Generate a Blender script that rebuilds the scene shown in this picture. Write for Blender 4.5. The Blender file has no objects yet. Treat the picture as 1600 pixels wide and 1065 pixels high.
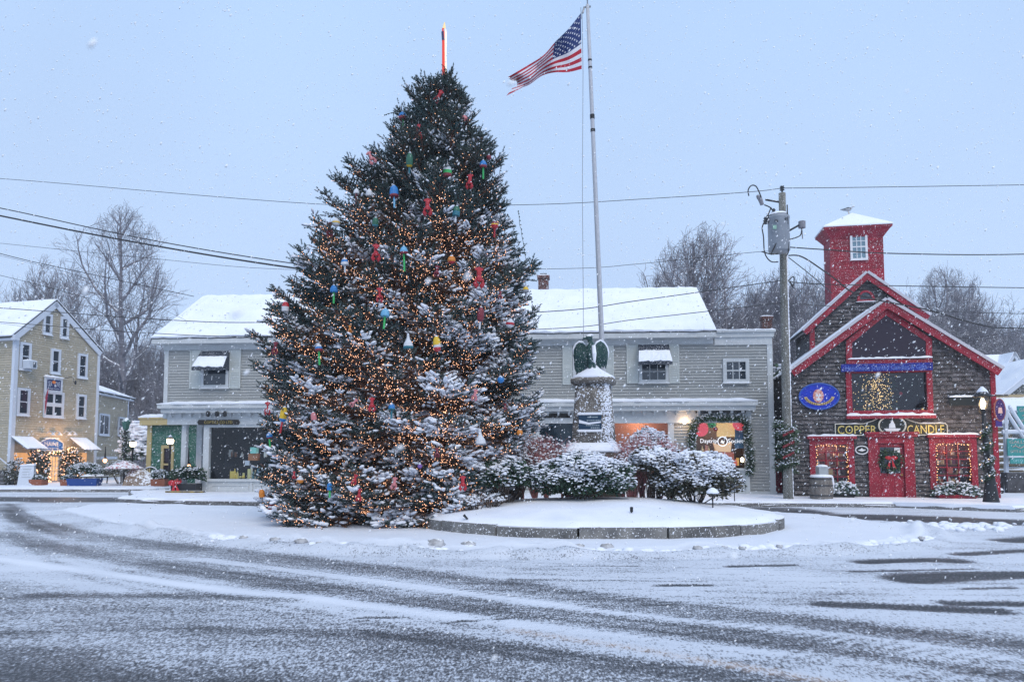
import bpy, bmesh, math, random
import numpy as np
from mathutils import Vector, Matrix
R = math.radians
SC = bpy.context.scene
COL = SC.collection
# ---------------------------------------------------------------- camera
FPX, EYE, PITCH, SHIFT = 1150.0, 1.65, R(4.0), 99.1
cam = bpy.data.cameras.new('camera'); camo = bpy.data.objects.new('camera', cam); COL.objects.link(camo)
camo.location = (0, 0, EYE); camo.rotation_euler = (R(90)+PITCH, 0, 0)
cam.sensor_width = 36.0; cam.lens = FPX/1600*36; cam.shift_y = SHIFT/1600
cam.clip_start = 0.1; cam.clip_end = 1500
SC.camera = camo; cam.dof.use_dof = True; cam.dof.focus_distance = 22.0; cam.dof.aperture_fstop = 2.8
# ---------------------------------------------------------------- sky, sun, exposure
wd = bpy.data.worlds.new("World"); SC.world = wd; wd.use_nodes = True
nt = wd.node_tree; nt.nodes.clear()
wo = nt.nodes.new('ShaderNodeOutputWorld'); bg = nt.nodes.new('ShaderNodeBackground')
sky = nt.nodes.new('ShaderNodeTexSky'); sky.sky_type = 'NISHITA'; sky.sun_disc = False
sky.sun_elevation = R(48); sky.sun_rotation = R(200)
sc_ = nt.nodes.new('ShaderNodeVectorMath'); sc_.operation = 'SCALE'; sc_.inputs['Scale'].default_value = 0.07
tc = nt.nodes.new('ShaderNodeTexCoord'); sep = nt.nodes.new('ShaderNodeSeparateXYZ')
rp = nt.nodes.new('ShaderNodeValToRGB')
rp.color_ramp.elements[0].position = 0.0; rp.color_ramp.elements[0].color = (0.43, 0.54, 0.74, 1)
rp.color_ramp.elements[1].position = 0.6; rp.color_ramp.elements[1].color = (0.365, 0.515, 0.76, 1)
mx = nt.nodes.new('ShaderNodeMix'); mx.data_type = 'RGBA'; mx.inputs[0].default_value = 0.93
nt.links.new(tc.outputs['Generated'], sep.inputs[0]); nt.links.new(sep.outputs['Z'], rp.inputs[0])
nt.links.new(sky.outputs[0], sc_.inputs[0]); nt.links.new(sc_.outputs[0], mx.inputs[6])
cn = nt.nodes.new('ShaderNodeTexNoise'); cn.inputs['Scale'].default_value = 2.2; cn.inputs['Detail'].default_value = 5; nt.links.new(tc.outputs['Generated'], cn.inputs['Vector'])
cr_ = nt.nodes.new('ShaderNodeMapRange'); nt.links.new(cn.outputs['Fac'], cr_.inputs[0]); cr_.inputs[1].default_value = .3; cr_.inputs[2].default_value = .7; cr_.inputs[3].default_value = .955; cr_.inputs[4].default_value = 1.045
cs_ = nt.nodes.new('ShaderNodeVectorMath'); cs_.operation = 'SCALE'; nt.links.new(rp.outputs[0], cs_.inputs[0]); nt.links.new(cr_.outputs[0], cs_.inputs['Scale'])
nt.links.new(cs_.outputs[0], mx.inputs[7]); nt.links.new(mx.outputs[2], bg.inputs[0])
bg.inputs[1].default_value = 1.0; nt.links.new(bg.outputs[0], wo.inputs[0])
sun = bpy.data.lights.new('sun', 'SUN'); suno = bpy.data.objects.new('sun', sun); COL.objects.link(suno)
sun.energy = 1.25; sun.angle = R(40); sun.color = (1.0, 0.90, 0.78)
suno.rotation_euler = (R(42), 0, R(20))
SC.view_settings.view_transform = 'Standard'; SC.view_settings.look = 'None'
SC.view_settings.exposure = 0.48; SC.view_settings.gamma = 1.0
SC.cycles.use_denoising = True
try: SC.cycles.denoiser = 'OPENIMAGEDENOISE'
except Exception: pass
SC.cycles.max_bounces = 5; SC.cycles.diffuse_bounces = 3; SC.cycles.glossy_bounces = 2
SC.cycles.transmission_bounces = 4; SC.cycles.transparent_max_bounces = 8
SC.cycles.caustics_reflective = False; SC.cycles.caustics_refractive = False
SC.cycles.sample_clamp_indirect = 4.0; SC.cycles.volume_bounces = 2
rng = random.Random(7); nr = np.random.default_rng(11)
# ---------------------------------------------------------------- geometry of the view: a pixel of the 1600 px photo to a place
CAMP = Vector((0, 0, EYE)); FW = Vector((0, math.cos(PITCH), math.sin(PITCH))); UPV = Vector((0, -math.sin(PITCH), math.cos(PITCH)))
def ray(px, py): return Vector(((px-800)/FPX, 0, 0)) + FW + UPV*((532.5+SHIFT-py)/FPX)
def at(px, py, Y): d = ray(px, py); return CAMP + d*(Y/d.y)
def gnd(px, py, z=0.0): d = ray(px, py); return CAMP + d*((z-EYE)/d.z)
class Frame:
    def __init__(s, o, ang):
        s.o = Vector((o[0], o[1], 0)); s.a = ang
        s.X = Vector((math.cos(ang), math.sin(ang), 0)); s.Y = Vector((-math.sin(ang), math.cos(ang), 0))
    def hit(s, px, py, v=0.0):
        d = ray(px, py); t = ((s.o + s.Y*v) - CAMP).dot(s.Y)/d.dot(s.Y); P = CAMP + d*t
        return (P - s.o).dot(s.X), P.z
    def rect(s, x0, y0, x1, y1, v=0.0):
        xm, ym = (x0+x1)/2, (y0+y1)/2
        return s.hit(x0, ym, v)[0], s.hit(x1, ym, v)[0], s.hit(xm, y1, v)[1], s.hit(xm, y0, v)[1]
    def w(s, u, v, z): return s.o + s.X*u + s.Y*v + Vector((0, 0, z))
# ---------------------------------------------------------------- materials
MATS = {}
def mat(name, col, rough=0.8, col2=None, ns=6.0, tint=0.0, snow=0.0, snow_col=(0.86, 0.88, 0.92), bump=0.0, bs=40.0, spec=0.3, metal=0.0, emit=None, es=0.0, speck=0.0, alpha=None, stretch=None, rows=None):
    if name in MATS: return MATS[name]
    m = bpy.data.materials.new(name); m.use_nodes = True; MATS[name] = m
    t = m.node_tree; N = t.nodes; L = t.links; b = N['Principled BSDF']
    b.inputs['Roughness'].default_value = rough; b.inputs['Metallic'].default_value = metal
    b.inputs['Specular IOR Level'].default_value = spec
    c = N.new('ShaderNodeRGB'); c.outputs[0].default_value = (*col, 1); out = c.outputs[0]
    geo = None; tcn = N.new('ShaderNodeTexCoord'); co = tcn.outputs['Object']
    if stretch:
        mp = N.new('ShaderNodeMapping'); mp.inputs['Scale'].default_value = stretch; L.new(co, mp.inputs[0]); co = mp.outputs[0]
    def noise(scale, det=3):
        n = N.new('ShaderNodeTexNoise'); n.inputs['Scale'].default_value = scale; n.inputs['Detail'].default_value = det
        L.new(co, n.inputs['Vector']); return n.outputs['Fac']
    def mr(inp, a, b2, c2=0.0, d=1.0):
        n = N.new('ShaderNodeMapRange'); L.new(inp, n.inputs[0])
        for i, v in enumerate((a, b2, c2, d)): n.inputs[i+1].default_value = v
        return n.outputs[0]
    def mix(f, a, bb):
        n = N.new('ShaderNodeMix'); n.data_type = 'RGBA'; L.new(f, n.inputs[0]) if not isinstance(f, float) else n.inputs[0].__setattr__('default_value', f)
        L.new(a, n.inputs[6])
        if isinstance(bb, tuple): n.inputs[7].default_value = (*bb, 1)
        else: L.new(bb, n.inputs[7])
        return n.outputs[2]
    if col2: out = mix(mr(noise(ns, 4), 0.38, 0.62), out, tuple(col2))
    if tint:
        a = N.new('ShaderNodeAttribute'); a.attribute_name = 'tint'
        h = N.new('ShaderNodeHueSaturation'); L.new(out, h.inputs['Color']); L.new(mr(a.outputs['Fac'], 0, 1, 1-tint, 1+tint), h.inputs['Value']); out = h.outputs[0]
    if rows:   # thin joints between courses, every rows metres of height
        sp = N.new('ShaderNodeSeparateXYZ'); L.new(tcn.outputs['Object'], sp.inputs[0])
        mo = N.new('ShaderNodeMath'); mo.operation = 'PINGPONG'; mo.inputs[1].default_value = rows/2; L.new(sp.outputs[2], mo.inputs[0])
        out = mix(mr(mo.outputs[0], 0.0, 0.012, 1.0, 0.0), out, (0.02, 0.02, 0.02))
    if snow or speck:
        g = N.new('ShaderNodeNewGeometry'); sx = N.new('ShaderNodeSeparateXYZ'); L.new(g.outputs['Normal'], sx.inputs[0])
        f = None
        if snow:
            ad = N.new('ShaderNodeMath'); ad.operation = 'ADD'; L.new(sx.outputs[2], ad.inputs[0])
            L.new(mr(noise(9.0), 0.3, 0.7, -0.35, 0.35), ad.inputs[1]); f = mr(ad.outputs[0], 0.85-snow, 1.0-snow)
        if speck:
            s2 = mr(noise(38.0, 2), 0.72-speck*0.3, 0.76-speck*0.3)
            if f is None: f = s2
            else:
                mm = N.new('ShaderNodeMath'); mm.operation = 'MAXIMUM'; L.new(f, mm.inputs[0]); L.new(s2, mm.inputs[1]); f = mm.outputs[0]
        out = mix(f, out, tuple(snow_col))
    L.new(out, b.inputs['Base Color'])
    if bump:
        bp = N.new('ShaderNodeBump'); bp.inputs['Strength'].default_value = bump; bp.inputs['Distance'].default_value = 0.02
        L.new(noise(bs, 4), bp.inputs['Height']); L.new(bp.outputs[0], b.inputs['Normal'])
    if emit:
        b.inputs['Emission Color'].default_value = (*emit, 1); b.inputs['Emission Strength'].default_value = es
    if alpha is not None: b.inputs['Alpha'].default_value = alpha
    return m
M_snow = mat('snow', (0.84, 0.87, 0.93), 0.7, (0.76, 0.80, 0.89), 1.3, bump=0.35, bs=9.0, spec=0.2)
M_roofsnow = mat('roof_snow', (0.86, 0.89, 0.94), 0.8, (0.80, 0.84, 0.92), 1.1, bump=0.25, bs=6.0, spec=0.2)
M_white = mat('white_paint', (0.62, 0.66, 0.72), 0.6, (0.54, 0.58, 0.64), 5, speck=0.12)
M_glass = mat('dark_glass', (0.02, 0.03, 0.045), 0.06, spec=0.9)
M_black = mat('black_metal', (0.02, 0.022, 0.026), 0.45, snow=0.1)
M_bulb = mat('warm_bulb', (1, 0.7, 0.4), emit=(1.0, 0.50, 0.29), es=3.2)
M_lampglow = mat('lamp_glow', (1, 0.9, 0.7), emit=(1.0, 0.78, 0.5), es=7.0)
M_warm = mat('warm_interior', (0.5, 0.3, 0.15), emit=(1.0, 0.55, 0.25), es=0.9)
# ---------------------------------------------------------------- mesh building
class MB:
    def __init__(s): s.v = []; s.f = []; s.t = []
    def add(s, vs, fs, tint=0.5):
        n = len(s.v); s.v.extend([tuple(p) for p in vs]); s.f.extend([tuple(i+n for i in f) for f in fs]); s.t.extend([tint]*len(fs)); return s
    def box(s, x0, x1, y0, y1, z0, z1, tint=0.5):
        if x0 > x1: x0, x1 = x1, x0
        if y0 > y1: y0, y1 = y1, y0
        if z0 > z1: z0, z1 = z1, z0
        return s.add([(x0,y0,z0),(x1,y0,z0),(x1,y1,z0),(x0,y1,z0),(x0,y0,z1),(x1,y0,z1),(x1,y1,z1),(x0,y1,z1)],
            [(0,3,2,1),(4,5,6,7),(0,1,5,4),(1,2,6,5),(2,3,7,6),(3,0,4,7)], tint)
    def prism(s, pts, y0, y1, tint=0.5):      # polygon of (x,z) points, extruded along y
        n = len(pts); a = sum(pts[i][0]*pts[(i+1)%n][1]-pts[(i+1)%n][0]*pts[i][1] for i in range(n))
        if a < 0: pts = pts[::-1]
        vs = [(x, y0, z) for x, z in pts] + [(x, y1, z) for x, z in pts]
        fs = [tuple(range(n)), tuple(range(2*n-1, n-1, -1))] + [(i, i+n, (i+1)%n+n, (i+1)%n) for i in range(n)]
        return s.add(vs, fs, tint)
    def slab(s, pts, z0, z1, tint=0.5):       # polygon of (x,y) points, extruded up
        n = len(pts); a = sum(pts[i][0]*pts[(i+1)%n][1]-pts[(i+1)%n][0]*pts[i][1] for i in range(n))
        if a < 0: pts = pts[::-1]
        vs = [(x, y, z0) for x, y in pts] + [(x, y, z1) for x, y in pts]
        fs = [tuple(range(n-1, -1, -1)), tuple(range(n, 2*n))] + [(i, (i+1)%n, (i+1)%n+n, i+n) for i in range(n)]
        return s.add(vs, fs, tint)
    def sheet(s, a, b, c, d, th, tint=0.5):    # thick quad a,b,c,d thickened along its normal
        a, b, c, d = map(Vector, (a, b, c, d)); n = (b-a).cross(d-a).normalized()*th
        vs = [a, b, c, d, a+n, b+n, c+n, d+n]
        return s.add(vs, [(0,3,2,1),(4,5,6,7),(0,1,5,4),(1,2,6,5),(2,3,7,6),(3,0,4,7)], tint)
    def tube(s, path, rad, n=6, tint=0.5, cap=True):
        path = [Vector(p) for p in path]
        if not hasattr(rad, '__len__'): rad = [rad]*len(path)
        base = len(s.v); ref = None
        for i, p in enumerate(path):
            d = (path[min(i+1, len(path)-1)] - path[max(i-1, 0)])
            d = d.normalized() if d.length > 1e-9 else Vector((0, 0, 1))
            if ref is None: ref = d.orthogonal().normalized()
            ref = (ref - d*ref.dot(d)); ref = ref.normalized() if ref.length > 1e-6 else d.orthogonal().normalized()
            b2 = d.cross(ref)
            for k in range(n):
                a = 2*math.pi*k/n; q = p + (ref*math.cos(a) + b2*math.sin(a))*rad[i]; s.v.append(tuple(q))
        for i in range(len(path)-1):
            for k in range(n):
                k2 = (k+1) % n; s.f.append((base+i*n+k, base+i*n+k2, base+(i+1)*n+k2, base+(i+1)*n+k)); s.t.append(tint)
        if cap:
            s.f.append(tuple(base+k for k in range(n-1, -1, -1))); s.t.append(tint)
            s.f.append(tuple(base+(len(path)-1)*n+k for k in range(n))); s.t.append(tint)
        return s
    def lathe(s, prof, c=(0,0,0), n=16, tint=0.5, sx=1.0, sy=1.0):
        base = len(s.v)
        for r, z in prof:
            for k in range(n):
                a = 2*math.pi*k/n; s.v.append((c[0]+r*sx*math.cos(a), c[1]+r*sy*math.sin(a), c[2]+z))
        for i in range(len(prof)-1):
            for k in range(n):
                k2 = (k+1) % n; s.f.append((base+i*n+k, base+i*n+k2, base+(i+1)*n+k2, base+(i+1)*n+k)); s.t.append(tint)
        s.f.append(tuple(base+k for k in range(n-1, -1, -1))); s.t.append(tint)
        s.f.append(tuple(base+(len(prof)-1)*n+k for k in range(n))); s.t.append(tint)
        return s
    def ell(s, c, rx, ry, rz, n=10, m=6, tint=0.5, jit=0.0):
        prof = []
        base = len(s.v)
        s.v.append((c[0], c[1], c[2]-rz))
        for i in range(1, m):
            ph = -math.pi/2 + math.pi*i/m
            for k in range(n):
                a = 2*math.pi*k/n; j = 1+rng.uniform(-jit, jit)
                s.v.append((c[0]+rx*math.cos(ph)*math.cos(a)*j, c[1]+ry*math.cos(ph)*math.sin(a)*j, c[2]+rz*math.sin(ph)*j))
        s.v.append((c[0], c[1], c[2]+rz)); top = len(s.v)-1
        for k in range(n):
            k2 = (k+1) % n
            s.f.append((base, base+1+k2, base+1+k)); s.t.append(tint)
            for i in range(m-2):
                a, b = base+1+i*n, base+1+(i+1)*n
                s.f.append((a+k, a+k2, b+k2, b+k)); s.t.append(tint)
            a = base+1+(m-2)*n; s.f.append((a+k, a+k2, top)); s.t.append(tint)
        return s
    def build(s, name, m, parent=None, world=False, smooth=False, origin=None):
        me = bpy.data.meshes.new(name)
        vs = s.v
        if world and parent is not None:
            M = Matrix.Identity(4); p = parent; chain = []
            while p is not None: chain.append(p); p = p.parent
            for p in reversed(chain): M = M @ (Matrix.Translation(p.location) @ p.rotation_euler.to_matrix().to_4x4())
            Mi = M.inverted(); vs = [tuple(Mi @ Vector(v)) for v in vs]
        if origin is not None:
            ox, oy, oz = origin; vs = [(x-ox, y-oy, z-oz) for x, y, z in vs]
        me.from_pydata(vs, [], s.f)
        at_ = me.attributes.new('tint', 'FLOAT', 'FACE'); at_.data.foreach_set('value', np.array(s.t, dtype=np.float32))
        if smooth: me.polygons.foreach_set('use_smooth', np.ones(len(me.polygons), dtype=bool))
        me.materials.append(m); me.update()
        o = bpy.data.objects.new(name, me); COL.objects.link(o)
        if parent is not None: o.parent = parent
        if origin is not None: o.location = origin
        return o
def npmesh(name, verts, faces, m, parent=None, tint=None, origin=None):   # verts Nx3, faces Mx3 or Mx4 arrays
    if origin is not None: verts = verts - np.array(origin)
    me = bpy.data.meshes.new(name); k = faces.shape[1]
    me.vertices.add(len(verts)); me.vertices.foreach_set('co', verts.astype(np.float32).ravel())
    me.loops.add(faces.size); me.loops.foreach_set('vertex_index', faces.astype(np.int32).ravel())
    me.polygons.add(len(faces)); me.polygons.foreach_set('loop_start', np.arange(0, faces.size, k, dtype=np.int32))
    if tint is not None:
        a = me.attributes.new('tint', 'FLOAT', 'FACE'); a.data.foreach_set('value', np.asarray(tint, dtype=np.float32))
    me.materials.append(m); me.update(calc_edges=True)
    o = bpy.data.objects.new(name, me); COL.objects.link(o)
    if parent is not None: o.parent = parent
    if origin is not None: o.location = origin
    return o
def tag(o, label=None, cat=None, group=None, kind=None):
    if label: o['label'] = label
    if cat: o['category'] = cat
    if group: o['group'] = group
    if kind: o['kind'] = kind
    return o
def thing(name, label, cat, loc=(0,0,0), rotz=0.0, group=None):
    o = bpy.data.objects.new(name, None); COL.objects.link(o); o.location = loc; o.rotation_euler = (0, 0, rotz)
    o.empty_display_size = 0.2
    return tag(o, label, cat, group)
def lettering(txt, m, parent, u0, u1, z0, z1, y, depth=0.015, name='lettering', keep=False, bold=0.0, arc=0.0):
    cu = bpy.data.curves.new(name, 'FONT'); cu.body = txt; cu.extrude = depth/2; cu.offset = bold; cu.resolution_u = 2
    tmp = bpy.data.objects.new(name, cu); COL.objects.link(tmp)
    dg = bpy.context.evaluated_depsgraph_get(); me = bpy.data.meshes.new_from_object(tmp.evaluated_get(dg))
    bpy.data.objects.remove(tmp); n = len(me.vertices); a = np.empty(n*3); me.vertices.foreach_get('co', a); a = a.reshape(-1, 3)
    mn, mxv = a.min(0), a.max(0); sx = (u1-u0)/(mxv[0]-mn[0]); sz = (z1-z0)/(mxv[1]-mn[1])
    t = (a[:,0]-mn[0])/(mxv[0]-mn[0])
    out = np.stack([u0+(a[:,0]-mn[0])*sx, y-(a[:,2]), z0+(a[:,1]-mn[1])*sz + arc*(2*t-1)**2], 1)
    me.vertices.foreach_set('co', out.astype(np.float32).ravel()); me.materials.clear(); me.materials.append(m); me.update()
    o = bpy.data.objects.new(name, me); COL.objects.link(o); o.parent = parent
    return o
def lamp(name, loc, e, rad=0.08, col=(1.0, 0.62, 0.32), parent=None):
    l = bpy.data.lights.new(name, 'POINT'); l.energy = e; l.shadow_soft_size = rad; l.color = col
    o = bpy.data.objects.new(name, l); COL.objects.link(o); o.location = loc
    if parent is not None: o.parent = parent
    return o
def dup_tree(o, parent=None):
    c = o.copy(); COL.objects.link(c)
    if parent is not None: c.parent = parent
    for ch in [x for x in o.children]: dup_tree(ch, c)
    return c

def loosen(o, F, label, cat, group=None):     # a thing inside a building: its own top-level object, origin at its base
    n = len(o.data.vertices); a = np.empty(n*3); o.data.vertices.foreach_get('co', a); a = a.reshape(-1, 3)
    c = np.array([(a[:, 0].min()+a[:, 0].max())/2, (a[:, 1].min()+a[:, 1].max())/2, a[:, 2].min()]); a -= c; o.data.vertices.foreach_set('co', a.astype(np.float32).ravel()); o.data.update()
    for ch in o.children: ch.location = ch.location-Vector(c)
    o.parent = None; o.location = F.w(float(c[0]), float(c[1]), float(c[2])); o.rotation_euler = (0, 0, F.a); return tag(o, label, cat, group)
# ---------------------------------------------------------------- building pieces (local: x along the wall, y away from the street, z up)
def spans(poly, z):
    xs = []
    n = len(poly)
    for i in range(n):
        (x0, z0), (x1, z1) = poly[i], poly[(i+1) % n]
        if (z0 <= z < z1) or (z1 <= z < z0): xs.append(x0+(z-z0)/(z1-z0)*(x1-x0))
    xs.sort(); return [(xs[i], xs[i+1]) for i in range(0, len(xs)-1, 2)]
def cut(sp, holes, z0, z1):
    for hu0, hu1, hz0, hz1 in holes:
        if z1 <= hz0+0.01 or z0 >= hz1-0.01: continue
        out = []
        for a, b in sp:
            if hu1 <= a or hu0 >= b: out.append((a, b)); continue
            if hu0 > a: out.append((a, hu0))
            if hu1 < b: out.append((hu1, b))
        sp = out
    return sp
def siding(m, parent, poly, holes=(), h=0.12, y=0.0, th=0.12, shingle=0.0, name='wall', lip=0.034):
    b = MB(); zmin = min(p[1] for p in poly); zmax = max(p[1] for p in poly); z = zmin; k = 0
    cutz = sorted(set([q for hh in holes for q in hh[2:]]))
    while z < zmax-0.005:
        z1 = min(z+h, zmax); zm = min((z+z1)/2, zmax-0.003)
        for a, c in cut(spans(poly, zm), holes, z, z1):
            if not shingle:
                t = rng.random(); g = min(.016, (z1-z)*.3)
                b.box(a, c, y, y+th, z, z1, t)
                b.add([(a,y-lip,z+g),(c,y-lip,z+g),(c,y-.001,z+g),(a,y-.001,z+g),(a,y-0.004,z1),(c,y-0.004,z1)],
                      [(0,3,2,1),(0,1,5,4),(1,2,5),(3,0,4),(2,3,4,5)], t)
            else:
                b.box(a, c, y, y+th, z, z1, 0.3)
                u = a - rng.random()*shingle
                while u < c:
                    w = shingle*rng.uniform(0.55, 1.35); u0, u1 = max(u, a), min(u+w-0.008, c); t = rng.random(); l = lip*rng.uniform(0.7, 1.35); dz = rng.uniform(0.014, 0.030)
                    if u1-u0 > 0.02:
                        b.add([(u0,y-l,z+dz),(u1,y-l,z+dz),(u1,y-0.001,z+dz),(u0,y-0.001,z+dz),(u0,y-0.004,z1),(u1,y-0.004,z1)],
                              [(0,3,2,1),(0,1,5,4),(1,2,5),(3,0,4)], t)
                    u += w
        z = z1; k += 1
    return b.build(name, m, parent)
def snow_sheet(A, B, C, D, th, m=None, parent=None, name='snow', world=False, nx=40, ny=10, lump=0.5, origin=None):
    # A,B eave; D,C ridge: a blanket of snow lying on the plane, thinning and ragged at its rim
    A, B, C, D = map(Vector, (A, B, C, D)); n = (B-A).cross(D-A).normalized()
    if n.z < 0: n = -n
    mb = MB(); g = []
    for j in range(ny+1):
        for i in range(nx+1):
            s, t = i/nx, j/ny; p = A*(1-s)*(1-t)+B*s*(1-t)+C*s*t+D*(1-s)*t
            e = min(i, nx-i, 2)*0.35+0.3 if (i in (0, 1, nx-1, nx)) else 1.0
            e = min(e, 0.55+rng.uniform(-.15, .15) if j in (0, ny) else 1.0)
            if j == 0: p = p + (A-D).normalized()*rng.uniform(-0.02, 0.05)
            g.append(p + n*(th*e*(1+rng.uniform(-lump, lump)*0.35)))
    mb.v = [tuple(p) for p in g]; W = nx+1
    for j in range(ny):
        for i in range(nx): mb.f.append((j*W+i, j*W+i+1, (j+1)*W+i+1, (j+1)*W+i)); mb.t.append(0.5)
    base = len(mb.v); rim = [i for i in range(W)] + [j*W+nx for j in range(1, ny+1)] + [ny*W+i for i in range(nx-1, -1, -1)] + [j*W for j in range(ny-1, 0, -1)]
    low = []
    for r in rim: q = Vector(mb.v[r]); s = (q-A).dot(n); mb.v.append(tuple(q-n*(s+0.001)))
    nrm = len(rim)
    for k in range(nrm): k2 = (k+1) % nrm; mb.f.append((rim[k2], rim[k], base+k, base+k2)); mb.t.append(0.5)
    return mb.build(name, m or M_roofsnow, parent, world=world, smooth=False, origin=origin)
def ledge_snow(parent, u0, u1, y0, y1, z, th=0.05, name='snow'):
    b = MB(); n = max(3, int((u1-u0)/0.12)); top = []; vs = []
    for i in range(n+1):
        u = u0+(u1-u0)*i/n; t = th*(0.6+0.8*rng.random())*(0.5 if i in (0, n) else 1); f = y0+rng.uniform(-0.012, 0.02)
        vs += [(u, f, z), (u, f+0.012, z+t*0.8), (u, (y0+y1)/2, z+t), (u, y1, z+t*1.1), (u, y1, z)]
    fs = []
    for i in range(n):
        for k in range(4): fs.append((i*5+k, (i+1)*5+k, (i+1)*5+k+1, i*5+k+1))
        fs.append((i*5+4, (i+1)*5+4, (i+1)*5, i*5))
    fs += [(0, 1, 2, 3, 4), tuple(n*5+k for k in (4, 3, 2, 1, 0))]
    b.add(vs, fs); return b.build(name, M_roofsnow, parent)
def window(parent, r, fw=0.09, cols=1, rows=2, fm=None, pm=None, y=-0.05, proud=0.06, name='window', snow=0.03, mid=None, label=None, mt=0.025, sill=True):
    u0, u1, z0, z1 = r; fm = fm or M_white; b = MB(); yf = y-proud
    yb = y+.05; b.box(u0, u0+fw, yf, yb, z0, z1); b.box(u1-fw, u1, yf, yb, z0, z1)
    b.box(u0+fw, u1-fw, yf, yb, z1-fw, z1); b.box(u0+fw, u1-fw, yf, yb, z0, z0+fw)
    a0, a1, b0, b1 = u0+fw, u1-fw, z0+fw, z1-fw
    for i in range(1, cols): u = a0+(a1-a0)*i/cols; b.box(u-mt/2, u+mt/2, y-0.030, y-0.004, b0, b1)
    for i in range(1, rows):
        z = b0+(b1-b0)*i/rows; w = mt*(1.8 if (rows == 2 or i == mid) else 1)
        b.box(a0, a1, y-0.033, y-0.002, z-w/2, z+w/2)
    if sill: b.box(u0-0.04, u1+0.04, yf-0.04, yf+0.005, z0-0.045, z0-0.002)
    o = b.build(name, fm, parent)
    if label: o['label'] = label
    MB().box(a0, a1, y-0.0015, y+0.018, b0, b1).build('pane', pm or M_glass, o)
    if snow: ledge_snow(o, u0-0.03, u1+0.03, yf-0.035, yf+0.004, z0-0.002, snow)
    return o
def garland_mesh(path, rad, n, m, parent, name='garland', snowm=True, world=False, leaf=0.09, lay=None):
    # a rope of evergreen sprigs along a path
    P = [Vector(p) for p in path]; L = [0]
    for i in range(1, len(P)): L.append(L[-1]+(P[i]-P[i-1]).length)
    b = MB(); s = MB()
    for _ in range(n):
        d = rng.random()*L[-1]; i = max(k for k in range(len(L)-1) if L[k] <= d); t = (d-L[i])/max(1e-6, L[i+1]-L[i]); c = P[i].lerp(P[i+1], t)
        v = Vector((rng.gauss(0,1), rng.gauss(0,1), rng.gauss(0,1)-0.3)).normalized(); q = c+v*rad*rng.random()**0.5
        v2 = (v+Vector((rng.gauss(0,.5), rng.gauss(0,.5), rng.gauss(0,.5)-0.2))).normalized()*leaf*rng.uniform(.6, 1.2); w = v2.orthogonal().normalized()*leaf*0.16
        b.add([q-w, q+w, q+v2+w*0.3, q+v2-w*0.3, q+v2*0.5+v2.cross(w).normalized()*leaf*.15], [(0, 1, 2, 3), (0, 1, 4), (2, 3, 4)], rng.random())
        if snowm and v.z > -0.1 and rng.random() < 0.4: s.ell(q+v2*0.4+Vector((0, 0, 0.012)), leaf*.3, leaf*.3, leaf*.13, 5, 3)
    o = b.build(name, m, parent, world=world)
    if snowm and s.v: s.build('snow', M_snow, o, world=world)
    return o
M_ever = mat('evergreen_sprig', (0.035, 0.075, 0.045), 0.7, (0.06, 0.10, 0.05), 20, tint=0.5)
M_red = mat('red_ribbon', (0.45, 0.02, 0.03), 0.6, speck=0.1)
def wreath(parent, c, r, y, bow=True):
    pts = [(c[0]+r*math.cos(a), y, c[1]+r*math.sin(a)) for a in [2*math.pi*i/14 for i in range(15)]]
    w = garland_mesh(pts, r*0.32, 260, M_ever, parent, 'wreath', False, leaf=r*0.42)
    if bow:
        b = MB(); b.ell((c[0]-r*.3, y-.06, c[1]+r*.25), r*.35, .03, r*.22, 8, 5); b.ell((c[0]+r*.3, y-.06, c[1]+r*.25), r*.35, .03, r*.22, 8, 5)
        b.prism([(c[0]-.02, c[1]+r*.2), (c[0]-r*.5, c[1]-r*.9), (c[0]-r*.15, c[1]-r*.9)], y-.05, y-.03)
        b.prism([(c[0]+.02, c[1]+r*.2), (c[0]+r*.15, c[1]-r*1.0), (c[0]+r*.5, c[1]-r*.9)], y-.05, y-.03); b.build('bow', M_red, w, smooth=False)
    return w
def goods(F, u0, u1, v0, v1, z, n, where, hmax=0.35, cols=None, name='bottle', es=0.0):
    # a display row of small bottles, boxes and figures, each a thing of its own
    cols = cols or [('cream', (0.7, 0.6, 0.4)), ('dark red', (0.5, 0.1, 0.08)), ('blue', (0.1, 0.25, 0.3)), ('white', (0.75, 0.75, 0.7)), ('green', (0.2, 0.3, 0.12))]
    for i in range(n):
        cn_, c = cols[i % len(cols)]; u = rng.uniform(u0, u1); v = rng.uniform(v0, v1); h = rng.uniform(.35, 1)*hmax; r = rng.uniform(.035, .08); k = rng.random(); b = MB()
        if k < .3: b.box(u-r, u+r, v-r*.6, v+r*.6, z, z+h)
        elif k < .8: b.lathe([(r, 0), (r, h*.6), (r*.4, h*.8), (r*.35, h)], (u, v, z), 8)
        else: b.ell((u, v, z+r), r, r, r, 8, 5)
        kind = 'box' if k < .3 else (name if k < .8 else 'bauble'); lab = '%s %s on display in %s' % (cn_, kind, where)
        loosen(b.build(kind, mat('goods_'+cn_.replace(' ', '_')+('_lit' if es else ''), c, 0.6, emit=c if es else None, es=es), None), F, lab, kind, 'small goods in '+where)  # es makes goods glow by themselves, standing in for display light on them
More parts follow.
